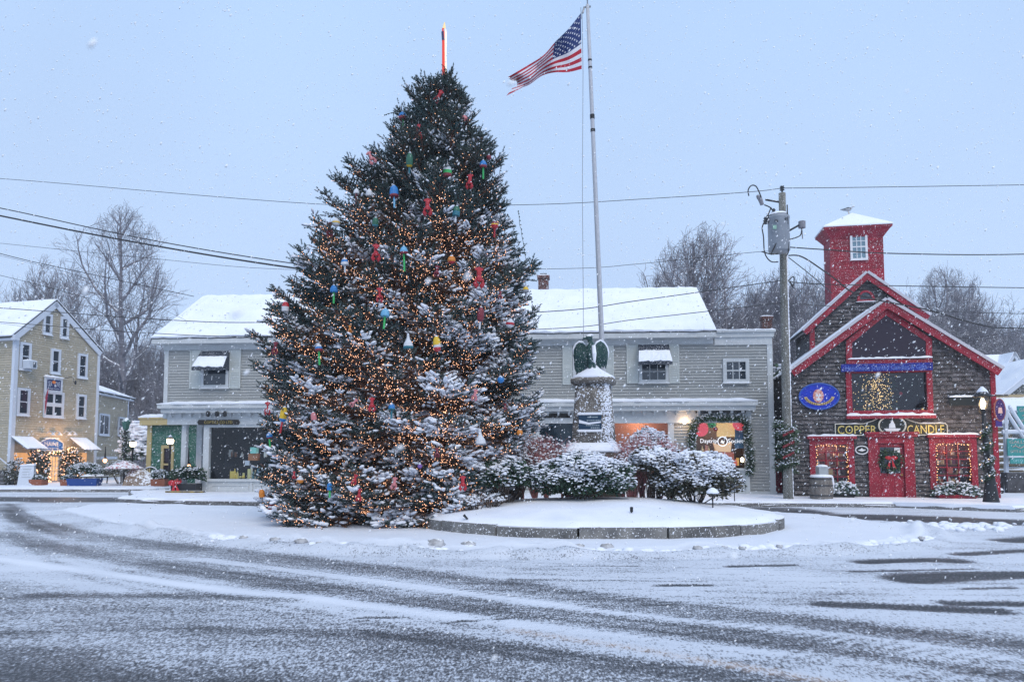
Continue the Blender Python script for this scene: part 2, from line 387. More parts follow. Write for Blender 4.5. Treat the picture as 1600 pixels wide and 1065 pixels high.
# ================================================================ GRAY CLAPBOARD SHOP
PA = at(262, 775, 30.6); PB = at(1208, 778, 28.7)
G = Frame(PA, math.atan2(PB.y-PA.y, PB.x-PA.x)); LG = (PB-PA).length*1.0
M_gclap = mat('gray_clapboard', (0.36, 0.37, 0.36), 0.75, (0.31, 0.325, 0.325), 3, tint=0.07, speck=0.25, stretch=(1, 1, 6))
M_gtrim = mat('pale_trim', (0.54, 0.57, 0.585), 0.65, (0.49, 0.52, 0.535), 4, speck=0.2)
M_ghutt = mat('shutter_gray', (0.50, 0.54, 0.53), 0.7, speck=0.2)
M_brick = mat('old_brick', (0.16, 0.06, 0.05), 0.85, (0.09, 0.05, 0.045), 9, snow=0.1, speck=0.3, rows=0.09)
def hu(px, py, v=0): return G.hit(px, py, v)[0]
def hz(px, py, v=0): return G.hit(px, py, v)[1]
shop = thing('clapboard_shop', 'long two-storey grey clapboard shop with snowy gable roof behind the tall spruce', 'building', G.o, G.a)
ZE = hz(700, 533); ZT2 = hz(1150, 526)
uL = hu(258, 600); uR = hu(1207, 650); uE = hu(1114, 530); uPorch = hu(318, 710)
r_shopL = list(G.rect(328, 667, 600, 748)); r_midA = list(G.rect(843, 656, 893, 745)); r_mid = list(G.rect(960, 652, 1044, 748)); r_day = list(G.rect(1087, 648, 1163, 731))
r_midA[1] = hu(934, 700)
zc = hz(700, 633)                      # underside height of the snowy canopy
z1f = hz(500, 652)
DEP = 7.2
# walls
siding(M_gclap, shop, [(uL, z1f), (uR, z1f), (uR, ZT2), (uE, ZT2), (uE, ZE), (uL, ZE)], h=0.115)
siding(M_gclap, shop, [(hu(600, 700), 0.1), (uR, 0.1), (uR, z1f), (hu(600, 700), z1f)], [tuple(r_midA), tuple(r_mid), tuple(r_day)], h=0.115)
MB().box(uL, uL+0.1, 0.13, DEP-.1, z1f, ZE).build('side_wall', M_gclap, shop); MB().box(uR-0.12, uR, 0.13, DEP-.1, 0, ZT2).build('side_wall', M_gclap, shop); MB().box(uL, uR, DEP-0.1, DEP, 0, ZE).build('back_wall', M_gclap, shop)
MB().box(uL+.1, uE, 0.13, DEP-0.1, z1f+0.4, z1f+0.5).build('upper_floor', M_gclap, shop)
for uu in (uL+0.05, uE-0.1):
    b = MB(); b.add([(uu, 0.1, ZE), (uu, DEP, ZE), (uu, 3.7, ZE+2.45), (uu+.06, 0.1, ZE), (uu+.06, DEP, ZE), (uu+.06, 3.7, ZE+2.45)], [(0, 1, 2), (5, 4, 3), (0, 3, 4, 1), (1, 4, 5, 2), (2, 5, 3, 0)]); b.build('gable_wall', M_gclap, shop)
# recessed entry at the left corner, its back wall and posts
b = MB(); b.box(hu(303, 700), uPorch+0.05, 2.4, 2.5, 0.1, z1f); b.box(uPorch-.1, uPorch-.02, .15, 2.4, 0.1, z1f); b.box(uL, uPorch, 0.02, 2.5, z1f-0.02, z1f+0.3); b.build('porch_wall', M_gtrim, shop)
for px in (285,): u = hu(px, 720); MB().box(u-.1, u+.1, .05, .25, 0.12, z1f).build('post', M_gtrim, shop)
u = hu(311, 720, 1.4); MB().box(u-.12, u+.12, 1.35, 1.55, 0.12, z1f).build('post', M_gtrim, shop)
MB().box(uL-.05, uPorch, -0.05, 2.4, 0.0, 0.12).build('porch_floor', M_gtrim, shop)
# corner boards, frieze, base board
b = MB(); b.box(uL-.03, uL+.14, -.05, .15, z1f, ZE); b.build('corner_board', M_gtrim, shop)
b = MB(); b.box(uR-.16, uR+.05, -.05, .15, 0.25, ZT2); b.build('corner_board', M_gtrim, shop)
MB().box(hu(600, 770), uR+.08, -.09, .0, -.02, .28).build('base_board', M_gtrim, shop)
b = MB(); b.box(uL-.4, uE+.04, -.42, .1, ZE-.02, ZE+.22); b.box(uL-.1, uE, -.06, .02, ZE-.24, ZE-.02); b.build('eave', M_gtrim, shop)
b = MB(); b.box(uE+.045, uR+.10, -.13, .1, ZT2-.03, ZT2+.16); b.box(uE+.045, uR+.04, -.07, .1, ZT2-.33, ZT2-.03); b.box(uE+.045, uR+.16, -.2, .25, ZT2+.16, ZT2+.24); b.build('cornice', M_gtrim, shop)
b = MB(); b.box(uE, uR+.1, .25, DEP, ZT2+.1, ZT2+.2); fr = b.build('flat_roof', mat('roof_dark', (.05, .055, .06), .9), shop); ledge_snow(fr, uE+.05, uR+.15, -.2, .5, ZT2+.24, .05)
# gable roof
y0r, yr = -.45, 3.7; zr0 = ZE+.22; zrr = G.hit(700, 457, 3.7)[1]
rl = MB(); ux0, ux1 = uL-.42, uE+.06
rl.sheet((ux0, y0r, zr0), (ux1, y0r, zr0), (ux1, yr, zrr), (ux0, yr, zrr), -.12); rl.sheet((ux1, DEP+.4, zr0), (ux0, DEP+.4, zr0), (ux0, yr, zrr), (ux1, yr, zrr), -.12)
ro = rl.build('roof', mat('roof_dark', (.05, .055, .06), .9), shop)
snow_sheet((ux0, y0r, zr0), (ux1, y0r, zr0), (ux1-.02, yr, zrr), (ux0+.02, yr, zrr), .13, None, ro, nx=90, ny=14, lump=.4)
snow_sheet((ux1, DEP+.4, zr0), (ux0, DEP+.4, zr0), (ux0, yr, zrr), (ux1, yr, zrr), .13, None, ro, nx=20, ny=4)
# chimneys
def chimney(parent, F, px0, px1, ytop, ybot, v, name='chimney', m=None):
    u0, u1, z0, z1 = F.rect(px0, ytop, px1, ybot, v); b = MB(); d = (u1-u0)*.8
    b.box(u0, u1, v, v+d, z0, z1-.14); b.box(u0-.05, u1+.05, v-.05, v+d+.05, z1-.14, z1); o = b.build(name, m or M_brick, parent)
    b = MB(); b.box(u0+.08, u1-.08, v+.1, v+d-.1, z1, z1+.12); b.build('flue', M_black, o); ledge_snow(o, u0-.05, u1+.05, v-.05, v+.12, z1, .05); return o
chimney(shop, G, 841, 857, 430, 462, 4.2)
chimney(shop, G, 1192, 1207, 494, 560, 5.6)
# canopy with snow and brackets
uc0, uc1 = hu(243, 645, -.7), hu(1183, 622, -.5)
b = MB(); b.box(uc0, uc1, -.62, .0, zc-.1, zc+.06); b.box(uc0+.1, uc1-.06, -.5, .0, zc-.28, zc-.1); b.box(uc0+.2, uc1-.15, -.16, .0, zc-.75, zc-.28)
k = uc0+.35
while k < uc1-.2: b.box(k, k+.11, -.34, -.162, zc-.38, zc-.28); b.box(k+.02, k+.09, -.25, -.163, zc-.45, zc-.38); k += .42
cp = b.build('canopy', M_gtrim, shop)
snow_sheet((uc0, -.64, zc+.06), (uc1, -.64, zc+.06), (uc1, -.03, zc+.12), (uc0, -.03, zc+.12), .11, None, cp, nx=90, ny=4)
zs = zc-.75
# shop front, left: framed big pane over panelled base
def shopfront(r, post, panels, base_top, interior, nm='shop_window', right=None):
    u0, u1, z0, z1 = r; b = MB()
    b.box(u0-post, u0, -.1, .1, .02, z1+.12); b.box(u1, u1+post, -.1, .1, .02, z1+.12); b.box(u0, u1, -.1, .1, z1, z1+.12); b.box(u0-post-.03, u1+post+.03, -.13, .08, z0-.1, z0)
    fr_ = b.build(nm, M_gtrim, shop)
    MB().box(u0, u1, .03, .045, z0, z1).build('pane', interior, fr_)
    b = MB(); b.box(u0, u1, -.05, .1, .02, z0-.1); w = (u1-u0)/panels
    for i in range(panels):
        a, c = u0+w*i+.12, u0+w*(i+1)-.12; zb, zt = .2, z0-.24
        b.box(a, c, -.075, -.051, zb, zb+.04); b.box(a, c, -.075, -.051, zt-.04, zt); b.box(a, a+.04, -.075, -.051, zb+.04, zt-.04); b.box(c-.04, c, -.075, -.051, zb+.04, zt-.04)
        if i: b.box(u0+w*i-.05, u0+w*i+.05, -.085, -.051, .02, z0-.1)
    b.build('panel_base', M_gtrim, fr_); return fr_
M_clear = bpy.data.materials.new('clear_pane'); M_clear.use_nodes = True
_n = M_clear.node_tree; _n.nodes.clear(); _o = _n.nodes.new('ShaderNodeOutputMaterial'); _t = _n.nodes.new('ShaderNodeBsdfTransparent'); _g = _n.nodes.new('ShaderNodeBsdfGlossy'); _m = _n.nodes.new('ShaderNodeMixShader')
_g.inputs['Roughness'].default_value = .03; _m.inputs[0].default_value = .025; _t.inputs[0].default_value = (.9, .93, .95, 1)
_n.links.new(_t.outputs[0], _m.inputs[1]); _n.links.new(_g.outputs[0], _m.inputs[2]); _n.links.new(_m.outputs[0], _o.inputs[0])
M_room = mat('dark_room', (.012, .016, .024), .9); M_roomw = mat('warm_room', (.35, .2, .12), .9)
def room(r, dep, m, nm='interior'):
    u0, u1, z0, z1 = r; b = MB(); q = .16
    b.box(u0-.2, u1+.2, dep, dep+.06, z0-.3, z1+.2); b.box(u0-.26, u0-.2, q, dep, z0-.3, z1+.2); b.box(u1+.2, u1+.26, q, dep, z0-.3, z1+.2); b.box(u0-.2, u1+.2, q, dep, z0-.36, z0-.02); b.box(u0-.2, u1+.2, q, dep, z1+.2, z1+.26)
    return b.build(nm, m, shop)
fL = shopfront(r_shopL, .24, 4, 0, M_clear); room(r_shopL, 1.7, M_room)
u0, u1, z0, z1 = r_shopL
gx = lambda px: hu(px, 740, .4)
goods(G, gx(361), gx(392), .3, .5, z0, 9, 'the big left shop window', .42, [('yellow', (.62, .48, .12)), ('pale yellow', (.55, .52, .25))], es=.12)
goods(G, gx(386), gx(408), .3, .6, z0, 8, 'the big left shop window', .5, None)
goods(G, gx(336), gx(410), .8, 1.4, z0+.9, 8, 'the big left shop window', .35, [('dark brown', (.25, .1, .05)), ('white', (.75, .75, .7))])
b = MB(); uu = hu(393, 700); b.box(uu-.28, uu-.02, .5, .75, z0+1.05, z0+1.3); b.build('teal_box', mat('teal_card', (.2, .5, .45), .5, emit=(.2, .5, .45), es=.25), None)
loosen(SC.objects['teal_box'], G, 'pale teal box stacked high in the big left shop window', 'box')
b = MB(); b.box(uu-.4, uu, .6, .85, z0+.75, z0+1.04); b.build('copper_tin', mat('copper_tin', (.5, .2, .08), .4), None)
loosen(SC.objects['copper_tin'], G, 'copper brown tin under the teal box in the big left shop window', 'tin')
b = MB(); b.box(uu-.45, uu-.25, .4, .42, z0+.55, z0+.75); b.build('price_card', M_white, None)
loosen(SC.objects['price_card'], G, 'white card standing below the copper tin in the big left shop window', 'card')
lamp('display_lamp', (u0+2.6, .8, z1-.3), 8, .1, parent=shop)
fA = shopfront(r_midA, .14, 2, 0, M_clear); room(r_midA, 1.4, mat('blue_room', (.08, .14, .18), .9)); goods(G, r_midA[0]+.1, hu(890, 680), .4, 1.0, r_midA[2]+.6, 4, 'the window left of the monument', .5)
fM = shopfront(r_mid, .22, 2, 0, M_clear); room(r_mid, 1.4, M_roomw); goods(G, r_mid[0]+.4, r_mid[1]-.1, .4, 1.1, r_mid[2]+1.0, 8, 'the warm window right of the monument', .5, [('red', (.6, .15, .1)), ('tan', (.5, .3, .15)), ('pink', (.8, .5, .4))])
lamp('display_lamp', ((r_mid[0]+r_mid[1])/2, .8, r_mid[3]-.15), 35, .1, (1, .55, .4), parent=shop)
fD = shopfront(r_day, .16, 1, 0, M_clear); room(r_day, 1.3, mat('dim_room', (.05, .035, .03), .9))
u0, u1, z0, z1 = r_day; lamp('display_lamp', (u0+.9, .45, z1-.05), 95, .1, (1, .68, .4), parent=shop)
# the decorated window: paper fans, hanging cloths, cushion, trees
def disc(uc, zc_, r, y, m, nm, lab, n=22):
    b = MB(); vs = [(uc, y, zc_)]
    for i in range(n*2): a = math.pi*i/n; vs.append((uc+r*math.cos(a), y-(.03 if i % 2 else 0), zc_+r*math.sin(a)))
    fs = [(0, 1+i, 1+(i+1) % (2*n)) for i in range(2*n)]; vs2 = [(x, yy+.02, z) for x, yy, z in vs]; k = len(vs)
    b.add(vs, [f[::-1] for f in fs]); b.add(vs2, fs); b.add(vs[1:]+vs2[1:], [(i, (i+1) % (2*n), (i+1) % (2*n)+2*n, i+2*n) for i in range(2*n)]); return loosen(b.build(nm, m, None), G, lab, 'paper fan')
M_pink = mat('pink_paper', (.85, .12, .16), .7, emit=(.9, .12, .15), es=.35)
c = G.hit(1095, 670, .12); disc(c[0], c[1], .29, .12, M_pink, 'paper_fan', 'large pink-red paper fan at the left of the garlanded window'); c = G.hit(1156, 662, .12); disc(c[0]-.02, c[1], .26, .12, M_pink, 'paper_fan', 'pink-red paper fan at the right of the garlanded window')
c = G.hit(1112, 662, .2); disc(c[0], c[1], .16, .2, mat('green_paper', (.05, .35, .15), .7), 'paper_fan', 'dark green paper fan near the top of the garlanded window'); c = G.hit(1118, 670, .1); disc(c[0], c[1], .09, .1, mat('red_paper', (.7, .02, .02), .7), 'paper_fan', 'smallest red paper fan below the green one in the garlanded window')
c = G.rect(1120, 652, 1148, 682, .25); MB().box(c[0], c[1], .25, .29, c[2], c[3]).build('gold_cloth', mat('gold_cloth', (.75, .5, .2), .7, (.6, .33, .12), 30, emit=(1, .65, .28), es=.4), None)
loosen(SC.objects['gold_cloth'], G, 'golden patterned cloth hanging in the middle of the garlanded window', 'cloth')
c = G.rect(1148, 668, 1163, 700, .3); MB().box(c[0], c[1], .3, .34, c[2], c[3]).build('blue_cloth', mat('blue_cloth', (.12, .25, .4), .8), None)
loosen(SC.objects['blue_cloth'], G, 'blue cloth hanging below the right paper fan in the garlanded window', 'cloth')
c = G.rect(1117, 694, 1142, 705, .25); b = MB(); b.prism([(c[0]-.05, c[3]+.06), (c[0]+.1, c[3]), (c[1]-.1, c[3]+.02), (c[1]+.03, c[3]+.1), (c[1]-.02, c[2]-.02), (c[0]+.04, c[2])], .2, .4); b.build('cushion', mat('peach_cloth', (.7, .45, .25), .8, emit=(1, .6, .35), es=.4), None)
loosen(SC.objects['cushion'], G, 'peach cushion below the white lettering of the garlanded window', 'cushion')
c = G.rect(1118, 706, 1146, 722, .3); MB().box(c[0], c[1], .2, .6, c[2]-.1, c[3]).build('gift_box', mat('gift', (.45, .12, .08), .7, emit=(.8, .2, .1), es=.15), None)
loosen(SC.objects['gift_box'], G, 'dark red box under the peach cushion in the garlanded window', 'box')
goods(G, u0+.05, u0+.8, .15, .4, z0+.5, 7, 'the garlanded window', .4, [('gold', (.7, .55, .3)), ('copper', (.75, .3, .2))]); goods(G, u1-.6, u1-.1, .15, .4, z0+.1, 6, 'the garlanded window', .35, [('orange', (.8, .4, .1)), ('red', (.7, .15, .1))], es=.3)
c = G.hit(1160, 718, .15); b = MB(); b.ell((c[0], .2, c[1]), .07, .07, .1, 8, 5); b.build('candle_lantern', M_lampglow, None)
loosen(SC.objects['candle_lantern'], G, 'glowing candle lantern at the lower right of the garlanded window', 'lantern')
c = G.rect(1091, 684, 1163, 691, .0); mid = (c[0]+c[1])/2; hgt = .2
zz = hz(1128, 692)
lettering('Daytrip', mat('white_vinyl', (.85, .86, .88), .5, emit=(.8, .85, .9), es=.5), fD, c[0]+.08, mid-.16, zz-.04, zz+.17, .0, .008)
lettering('Society', mat('white_vinyl', (0,0,0)), fD, mid+.26, c[1]+.06, zz-.04, zz+.17, .0, .008)
b = MB()
for i in range(16):
    a = 2*math.pi*i/16; a2 = 2*math.pi*(i+1)/16; q = mid+.05; r0, r1 = .165, .2
    b.prism([(q+r0*math.cos(a), zz+.07+r0*math.sin(a)), (q+r1*math.cos(a), zz+.07+r1*math.sin(a)), (q+r1*math.cos(a2), zz+.07+r1*math.sin(a2)), (q+r0*math.cos(a2), zz+.07+r0*math.sin(a2))], -.006, .0)
b.prism([(q-.08, zz+.03), (q-.02, zz+.14), (q+.02, zz+.06), (q+.08, zz+.12), (q+.05, zz-.02)], -.006, 0); b.build('emblem', mat('white_vinyl', (0,0,0)), fD)
MB().box(u0-.02, u1+.02, -.3, -.11, z1+.06, z1+.22).build('awning_box', M_black, fD)
gp = [(G.hit(x, y, -.2)[0], -.2, G.hit(x, y, -.2)[1]) for x, y in ((1083, 716), (1081, 690), (1083, 665), (1091, 655), (1108, 650), (1125, 652), (1145, 651), (1160, 652), (1167, 662), (1169, 690), (1173, 715), (1172, 738))]
gar = garland_mesh(gp, .15, 2600, M_ever, None, 'garland', True, leaf=.12)
gar.location = G.o; gar.rotation_euler = (0, 0, G.a); tag(gar, 'evergreen garland hung round the bright window with the white shop lettering', 'garland')
# wall lamp
c = G.hit(1069, 659, -.1); b = MB(); b.box(c[0]-.05, c[0]+.05, -.1, -.03, c[1]-.02, c[1]+.12); wl = b.build('wall_lamp', M_black, shop); MB().ell((c[0], -.17, c[1]), .07, .07, .09, 10, 6).build('bulb', M_lampglow, wl)
lamp('wall_lamp_light', (c[0], -.3, c[1]), 6, .06, (1, .6, .3), parent=shop)
# signs on the frieze
M_gold = mat('gold_leaf', (.55, .42, .12), .45, (.45, .32, .08), 30, metal=0.2)
r = G.rect(309, 655.5, 375, 663.5, -.17); sg = MB().prism([(r[0], (r[2]+r[3])/2), (r[0]+.06, r[2]), (r[1]-.06, r[2]), (r[1], (r[2]+r[3])/2), (r[1]-.06, r[3]), (r[0]+.06, r[3])], -.22, -.165).build('sign_board', mat('black_board', (.025, .022, .02), .5), shop)
sg['label'] = 'long black shop sign with small gold letters'; lettering('COPTICS CO LTD', M_gold, sg, r[0]+.3, r[1]-.3, r[2]+.05, r[3]-.05, -.222, .01)
r = G.rect(848, 646, 893, 652.5, -.17); sg = MB().box(r[0], r[1], -.21, -.165, r[2], r[3]).build('sign_board', mat('black_board', (0,0,0)), shop)
for px in (326, 340, 352): c = G.hit(px, 648, -.5); MB().lathe([(.03, 0), (.09, .05), (.08, .2), (.03, .24)], (c[0], -.56, c[1]-.08), 8).build('spotlight', M_black, shop)
# upper windows with shutters and snow-laden awnings
M_awn = mat('dark_awning', (.03, .04, .06), .8, speck=.3)
def shuttered(xa, xb, xc, xd, yt, yb, aw, grid=(1, 2)):
    w0, w1 = hu(xb, (yt+yb)/2), hu(xc, (yt+yb)/2); z0, z1 = hz((xb+xc)/2, yb), hz((xb+xc)/2, yt)
    window(shop, (w0, w1, z0, z1), .12, grid[0], grid[1], M_gtrim, snow=.02)
    for a_, c_ in ((hu(xa, 570), w0-.02), (w1+.02, hu(xd, 570))):
        b = MB(); b.box(a_, c_, -.06, -.023, z0-.02, z1)
        for (q0, q1) in ((z0+.06, (z0+z1)/2-.04), ((z0+z1)/2+.04, z1-.08)):
            n = int((q1-q0)/.07)
            for i in range(n): b.box(a_+.05, c_-.05, -.075, -.061, q0+i*.07, q0+i*.07+.04)
        for q in (a_, c_-.05): b.box(q, q+.05, -.085, -.061, z0-.02, z1)
        b.build('shutter', M_ghutt, shop)
    if aw:
        a0, a1 = w0-.02, w1+.02; zt, zb = z1-.03, z1-.78; d = .62
        b = MB(); b.sheet((a0-.05, -.1-d, zb), (a1+.05, -.1-d, zb), (a1, -.1, zt), (a0, -.1, zt), -.02)
        b.box(a0-.05, a1+.05, -.12-d, -.1-d, zb-.14, zb-.001)
        for q in (a0, a1-.02): b.prism([(0, 0), (1, 0), (0, 1)], 0, 1); b.v = b.v[:-6]; b.f = b.f[:-5]; b.t = b.t[:-5]; b.add([(q, -.1, zt), (q, -.1-d, zb), (q, -.1, zb-.1), (q+.02, -.1, zt), (q+.02, -.1-d, zb), (q+.02, -.1, zb-.1)], [(0, 1, 2), (5, 4, 3), (0, 3, 4, 1), (1, 4, 5, 2), (2, 5, 3, 0)])
        ao = b.build('awning', M_awn, shop)
        q = .38
        snow_sheet((a0-.05, -.1-d, zb+.01), (a1+.05, -.1-d, zb+.01), (a1, -.1-d*q, zb+(zt-zb)*(1-q)), (a0, -.1-d*q, zb+(zt-zb)*(1-q)), .05, None, ao, nx=14, ny=5, lump=1.2)
shuttered(298, 316, 359, 377, 547, 606, True); shuttered(979, 998, 1044, 1061, 537, 598, True, (3, 4)); shuttered(879, 895, 943, 959, 540, 600, False, (3, 4))
shuttered(520, 538, 582, 600, 543, 603, False); shuttered(700, 718, 762, 780, 541, 602, False)
window(shop, G.rect(1129, 560, 1170, 598), .14, 3, 2, M_gtrim, snow=.03, mt=.03)
# ================================================================ SHINGLED BARN WITH RED TRIM
B = Frame(at(1240, 782, 27.1), R(-10))
M_shin = mat('weathered_shingle', (0.055, 0.050, 0.053), 0.85, (0.13, 0.122, 0.128), 4, tint=0.5, speck=0.22, stretch=(1, 1, 4))
M_redt = mat('barn_red', (0.30, 0.007, 0.028), 0.55, (0.21, 0.006, 0.022), 3, speck=0.2, spec=.4)
M_redwall = mat('red_clapboard', (0.29, 0.007, 0.028), 0.6, (0.21, 0.006, 0.022), 3, tint=.16, speck=0.25)
barn = thing('shingled_barn', 'dark shingled barn with bright red trim, a red tower and candle shop front', 'building', B.o, B.a)
def bh(px, py, v=0): return B.hit(px, py, v)
z0w = -.05
La, Lb = bh(1240, 581), bh(1382, 478); Lc = bh(1552, 578)
u0b, u1b = bh(1240, 700)[0], bh(1552, 700)[0]
front = [(u0b, z0w), (u1b, z0w), (u1b, Lc[1]), (Lb[0], Lb[1]), (u0b, La[1])]
wl_ = B.rect(1274, 694, 1325, 757); wr_ = B.rect(1461, 692, 1516, 755); big = B.rect(1330, 582, 1447, 641)
dr = B.rect(1372, 692, 1413, 783); dgl = B.rect(1375, 698, 1407, 739)
gabwin = [bh(1330, 562), bh(1330, 536), bh(1383, 493), bh(1445, 534), bh(1445, 562)]
siding(M_shin, barn, front, [wl_, wr_, big, (gabwin[0][0], gabwin[4][0], gabwin[0][1], gabwin[0][1]+.62), (dr[0], dr[1], -.2, dr[3])], h=.15, shingle=.14, lip=.055)
D1 = 5.0
MB().box(u0b, u0b+.1, .13, D1, z0w, La[1]).build('side_wall', M_shin, barn); MB().box(u1b-.1, u1b, .13, D1, z0w, Lc[1]).build('side_wall', M_shin, barn)
def rake(p0, p1, v0, v1, w, name='rake_board', ext=.0, up=.04):
    p0, p1 = Vector((p0[0], p0[1])), Vector((p1[0], p1[1])); d = (p1-p0).normalized(); p0 = p0-d*ext; n = Vector((-d.y, d.x)); n = n if n.y > 0 else -n
    a, c = p0+n*up, p1+n*up; e, f = p1-n*(w-up), p0-n*(w-up)
    return [(a.x, a.y), (c.x, c.y), (e.x, e.y), (f.x, f.y)]
def gable_roof(pl, pa, pr, v0, v1, w, over=.28, parent=None):
    # red rake boards, dark roof planes behind them, snow on top
    for (p, s) in ((pl, 0), (pr, 1)):
        q = rake(p, pa, 0, 0, w, ext=.12)
        b = MB(); b.prism(q, v0-over-(.0 if s == 0 else .004), v0-over+.06-(.0 if s == 0 else .004))
        b.build('rake_board', M_redt, parent)
        q2 = rake(p, pa, 0, 0, .1, ext=.12, up=.09)
        MB().prism([(q2[0][0], q2[0][1]), (q2[1][0], q2[1][1]), (q2[2][0], q2[2][1]), (q2[3][0], q2[3][1])], v0-over-.05, v0-over-.006).build('drip_edge', mat('pale_edge', (.5, .5, .55), .6, snow=.2), parent)
        r = MB(); a, c, e, f = rake(p, pa, 0, 0, .1, ext=.12, up=.04)
        r.prism([a, c, e, f], v0-over+.062, v1)
        rr = r.build('roof', mat('roof_dark', (0,0,0)), parent)
        A, Bq, C_, D_ = (a[0], v0-over+.0, a[1]), (a[0], v1, a[1]), (c[0], v1, c[1]), (c[0], v0-over+.0, c[1])
        snow_sheet(A, Bq, C_, D_, .05, None, rr, nx=16, ny=24)
gable_roof((bh(1238, 583)[0]-.02, bh(1238, 577)[1]), (bh(1382, 473)[0], bh(1382, 470)[1]), (bh(1556, 578)[0], bh(1556, 575)[1]), 0, D1, .3, parent=barn)
b = MB(); b.box(u1b-.02, u1b+.14, -.08, .14, z0w, Lc[1]-.05); b.build('corner_board', M_redt, barn)
# rear, higher block
V2 = 3.2
pl, pa, pr = bh(1256, 515, V2), bh(1352, 428, V2), bh(1446, 492, V2)
ul2, ur2 = bh(1267, 530, V2)[0], bh(1440, 530, V2)[0]; zl = pl[1]-.1
siding(M_shin, barn, [(ul2, 3.6), (ur2, 3.6), (ur2, pr[1]-.25), (pa[0], pa[1]-.15), (ul2, zl+.25)], h=.15, y=V2, shingle=.15, lip=.055)
MB().box(ul2, ul2+.1, V2+.13, V2+3.0, 3, zl+.15).build('side_wall', M_shin, barn); MB().box(ur2-.1, ur2, V2+.13, V2+3, 3, pr[1]-.2).build('side_wall', M_shin, barn)
MB().box(ul2-.04, ul2+.14, V2-.06, V2+.12, 3.6, zl+.2).build('corner_board', M_redt, barn)
gable_roof((pl[0], pl[1]), pa, (pr[0], pr[1]), V2, V2+3.2, .26, .25, parent=barn)
# half-round window in the rear gable
c = B.rect(1338, 454, 1366, 471, V2); b = MB(); n = 14; cx_, rr = (c[0]+c[1])/2, (c[1]-c[0])/2; zb = c[2]; hh = c[3]-c[2]
outer = [(cx_+rr*math.cos(math.pi*i/n), zb+hh*math.sin(math.pi*i/n)) for i in range(n+1)]; inner = [(cx_+rr*.68*math.cos(math.pi*i/n), zb+.07+hh*.66*math.sin(math.pi*i/n)) for i in range(n+1)]
for i in range(n): b.prism([outer[i], outer[i+1], inner[i+1], inner[i]], V2-.1, V2-.036)
b.prism([outer[0], (inner[0][0], inner[0][1]), (inner[n][0], inner[n][1]), outer[n]], V2-.1, V2-.036); aw = b.build('arched_window', M_redt, barn)
MB().prism(inner, V2-.06, V2-.037).build('pane', M_glass, aw); ledge_snow(aw, c[0]-.05, c[1]+.05, V2-.16, V2-.05, zb-.03, .03)
# tower
V3 = 4.6
t0, t1, tz0, tz1 = B.rect(1299, 372, 1382, 500, V3); tz1 = bh(1340, 371, V3)[1]; tw = t1-t0; td = tw*.5
siding(M_redwall, barn, [(t0, tz0), (t1, tz0), (t1, tz1), (t0, tz1)], h=.11, y=V3, th=.1, name='tower_wall', lip=.015)
b = MB(); b.box(t0, t0+.08, V3+.11, V3+td, tz0, tz1); b.box(t1-.08, t1, V3+.11, V3+td, tz0, tz1); b.box(t0, t1, V3+td, V3+td+.1, tz0, tz1); b.build('tower_wall', M_redwall, barn)
b = MB(); b.box(t0-.03, t0+.09, V3-.03, V3+.1, tz0, tz1-.02); b.build('tower_corner', M_white if False else M_redt, barn)
cx_, cy_ = (t0+t1)/2, V3+td/2; o_ = .27; zr = tz1+.02; za = bh(1335, 333, V3+.6)[1]
b = MB(); b.add([(t0, V3, zr-.05), (t1, V3, zr-.05), (t1, V3+td, zr-.05), (t0, V3+td, zr-.05), (t0-o_, V3-o_, zr+.33), (t1+o_, V3-o_, zr+.33), (t1+o_, V3+td+o_, zr+.33), (t0-o_, V3+td+o_, zr+.33)], [(0, 3, 2, 1), (0, 1, 5, 4), (1, 2, 6, 5), (2, 3, 7, 6), (3, 0, 4, 7), (4, 5, 6, 7)])
zr2 = zr+.33; b.box(t0-o_-.03, t1+o_+.03, V3-o_-.03, V3+td+o_+.03, zr2+.001, zr2+.09); b.build('tower_eave', M_redt, barn)
b = MB(); e = o_+.06; b.add([(t0-e, V3-e, zr2+.09), (t1+e, V3-e, zr2+.09), (t1+e, V3+td+e, zr2+.09), (t0-e, V3+td+e, zr2+.09), (t0-e, V3-e, zr2+.14), (t1+e, V3-e, zr2+.14), (t1+e, V3+td+e, zr2+.14), (t0-e, V3+td+e, zr2+.14), (cx_, cy_, za)], [(0, 3, 2, 1), (0, 1, 5, 4), (1, 2, 6, 5), (2, 3, 7, 6), (3, 0, 4, 7), (4, 5, 8), (5, 6, 8), (6, 7, 8), (7, 4, 8)])
b.build('tower_roof', M_roofsnow, barn)
M_whitef = mat('white_sash', (.70, .72, .75), .5)
window(barn, B.rect(1328, 365, 1355, 407, V3), .09, 3, 4, M_whitef, mat('pale_pane', (.16, .26, .32), .1, spec=.8), y=V3-.03, proud=.04, snow=.02, mid=2, mt=.03, sill=False)
# big front window and the peaked one over it
def solid_frame(r, w, nm, parent, m=M_redt, proud=.1):
    u0, u1, z0, z1 = r; b = MB(); b.box(u0-w, u0, -proud, .1, z0-w, z1+w); b.box(u1, u1+w, -proud, .1, z0-w, z1+w); b.box(u0, u1, -proud, .1, z1, z1+w); b.box(u0, u1, -proud, .1, z0-w, z0)
    return b.build(nm, m, parent)
fb = solid_frame(big, .19, 'picture_window', barn)
M_clear2 = M_clear.copy(); M_clear2.name = 'dim_pane'; M_clear2.node_tree.nodes['Mix Shader'].inputs[0].default_value = .05
M_clear2.node_tree.nodes['Transparent BSDF'].inputs[0].default_value = (.75, .78, .85, 1)
MB().box(big[0], big[1], .03, .045, big[2], big[3]).build('pane', M_clear2, fb)
MB().box(big[0]-.24, big[1]+.24, -.22, -.1, big[2]-.3, big[2]-.19).build('sill', M_redt, fb); ledge_snow(fb, big[0]-.22, big[1]+.22, -.22, -.1, big[2]-.19, .08); 
b = MB()
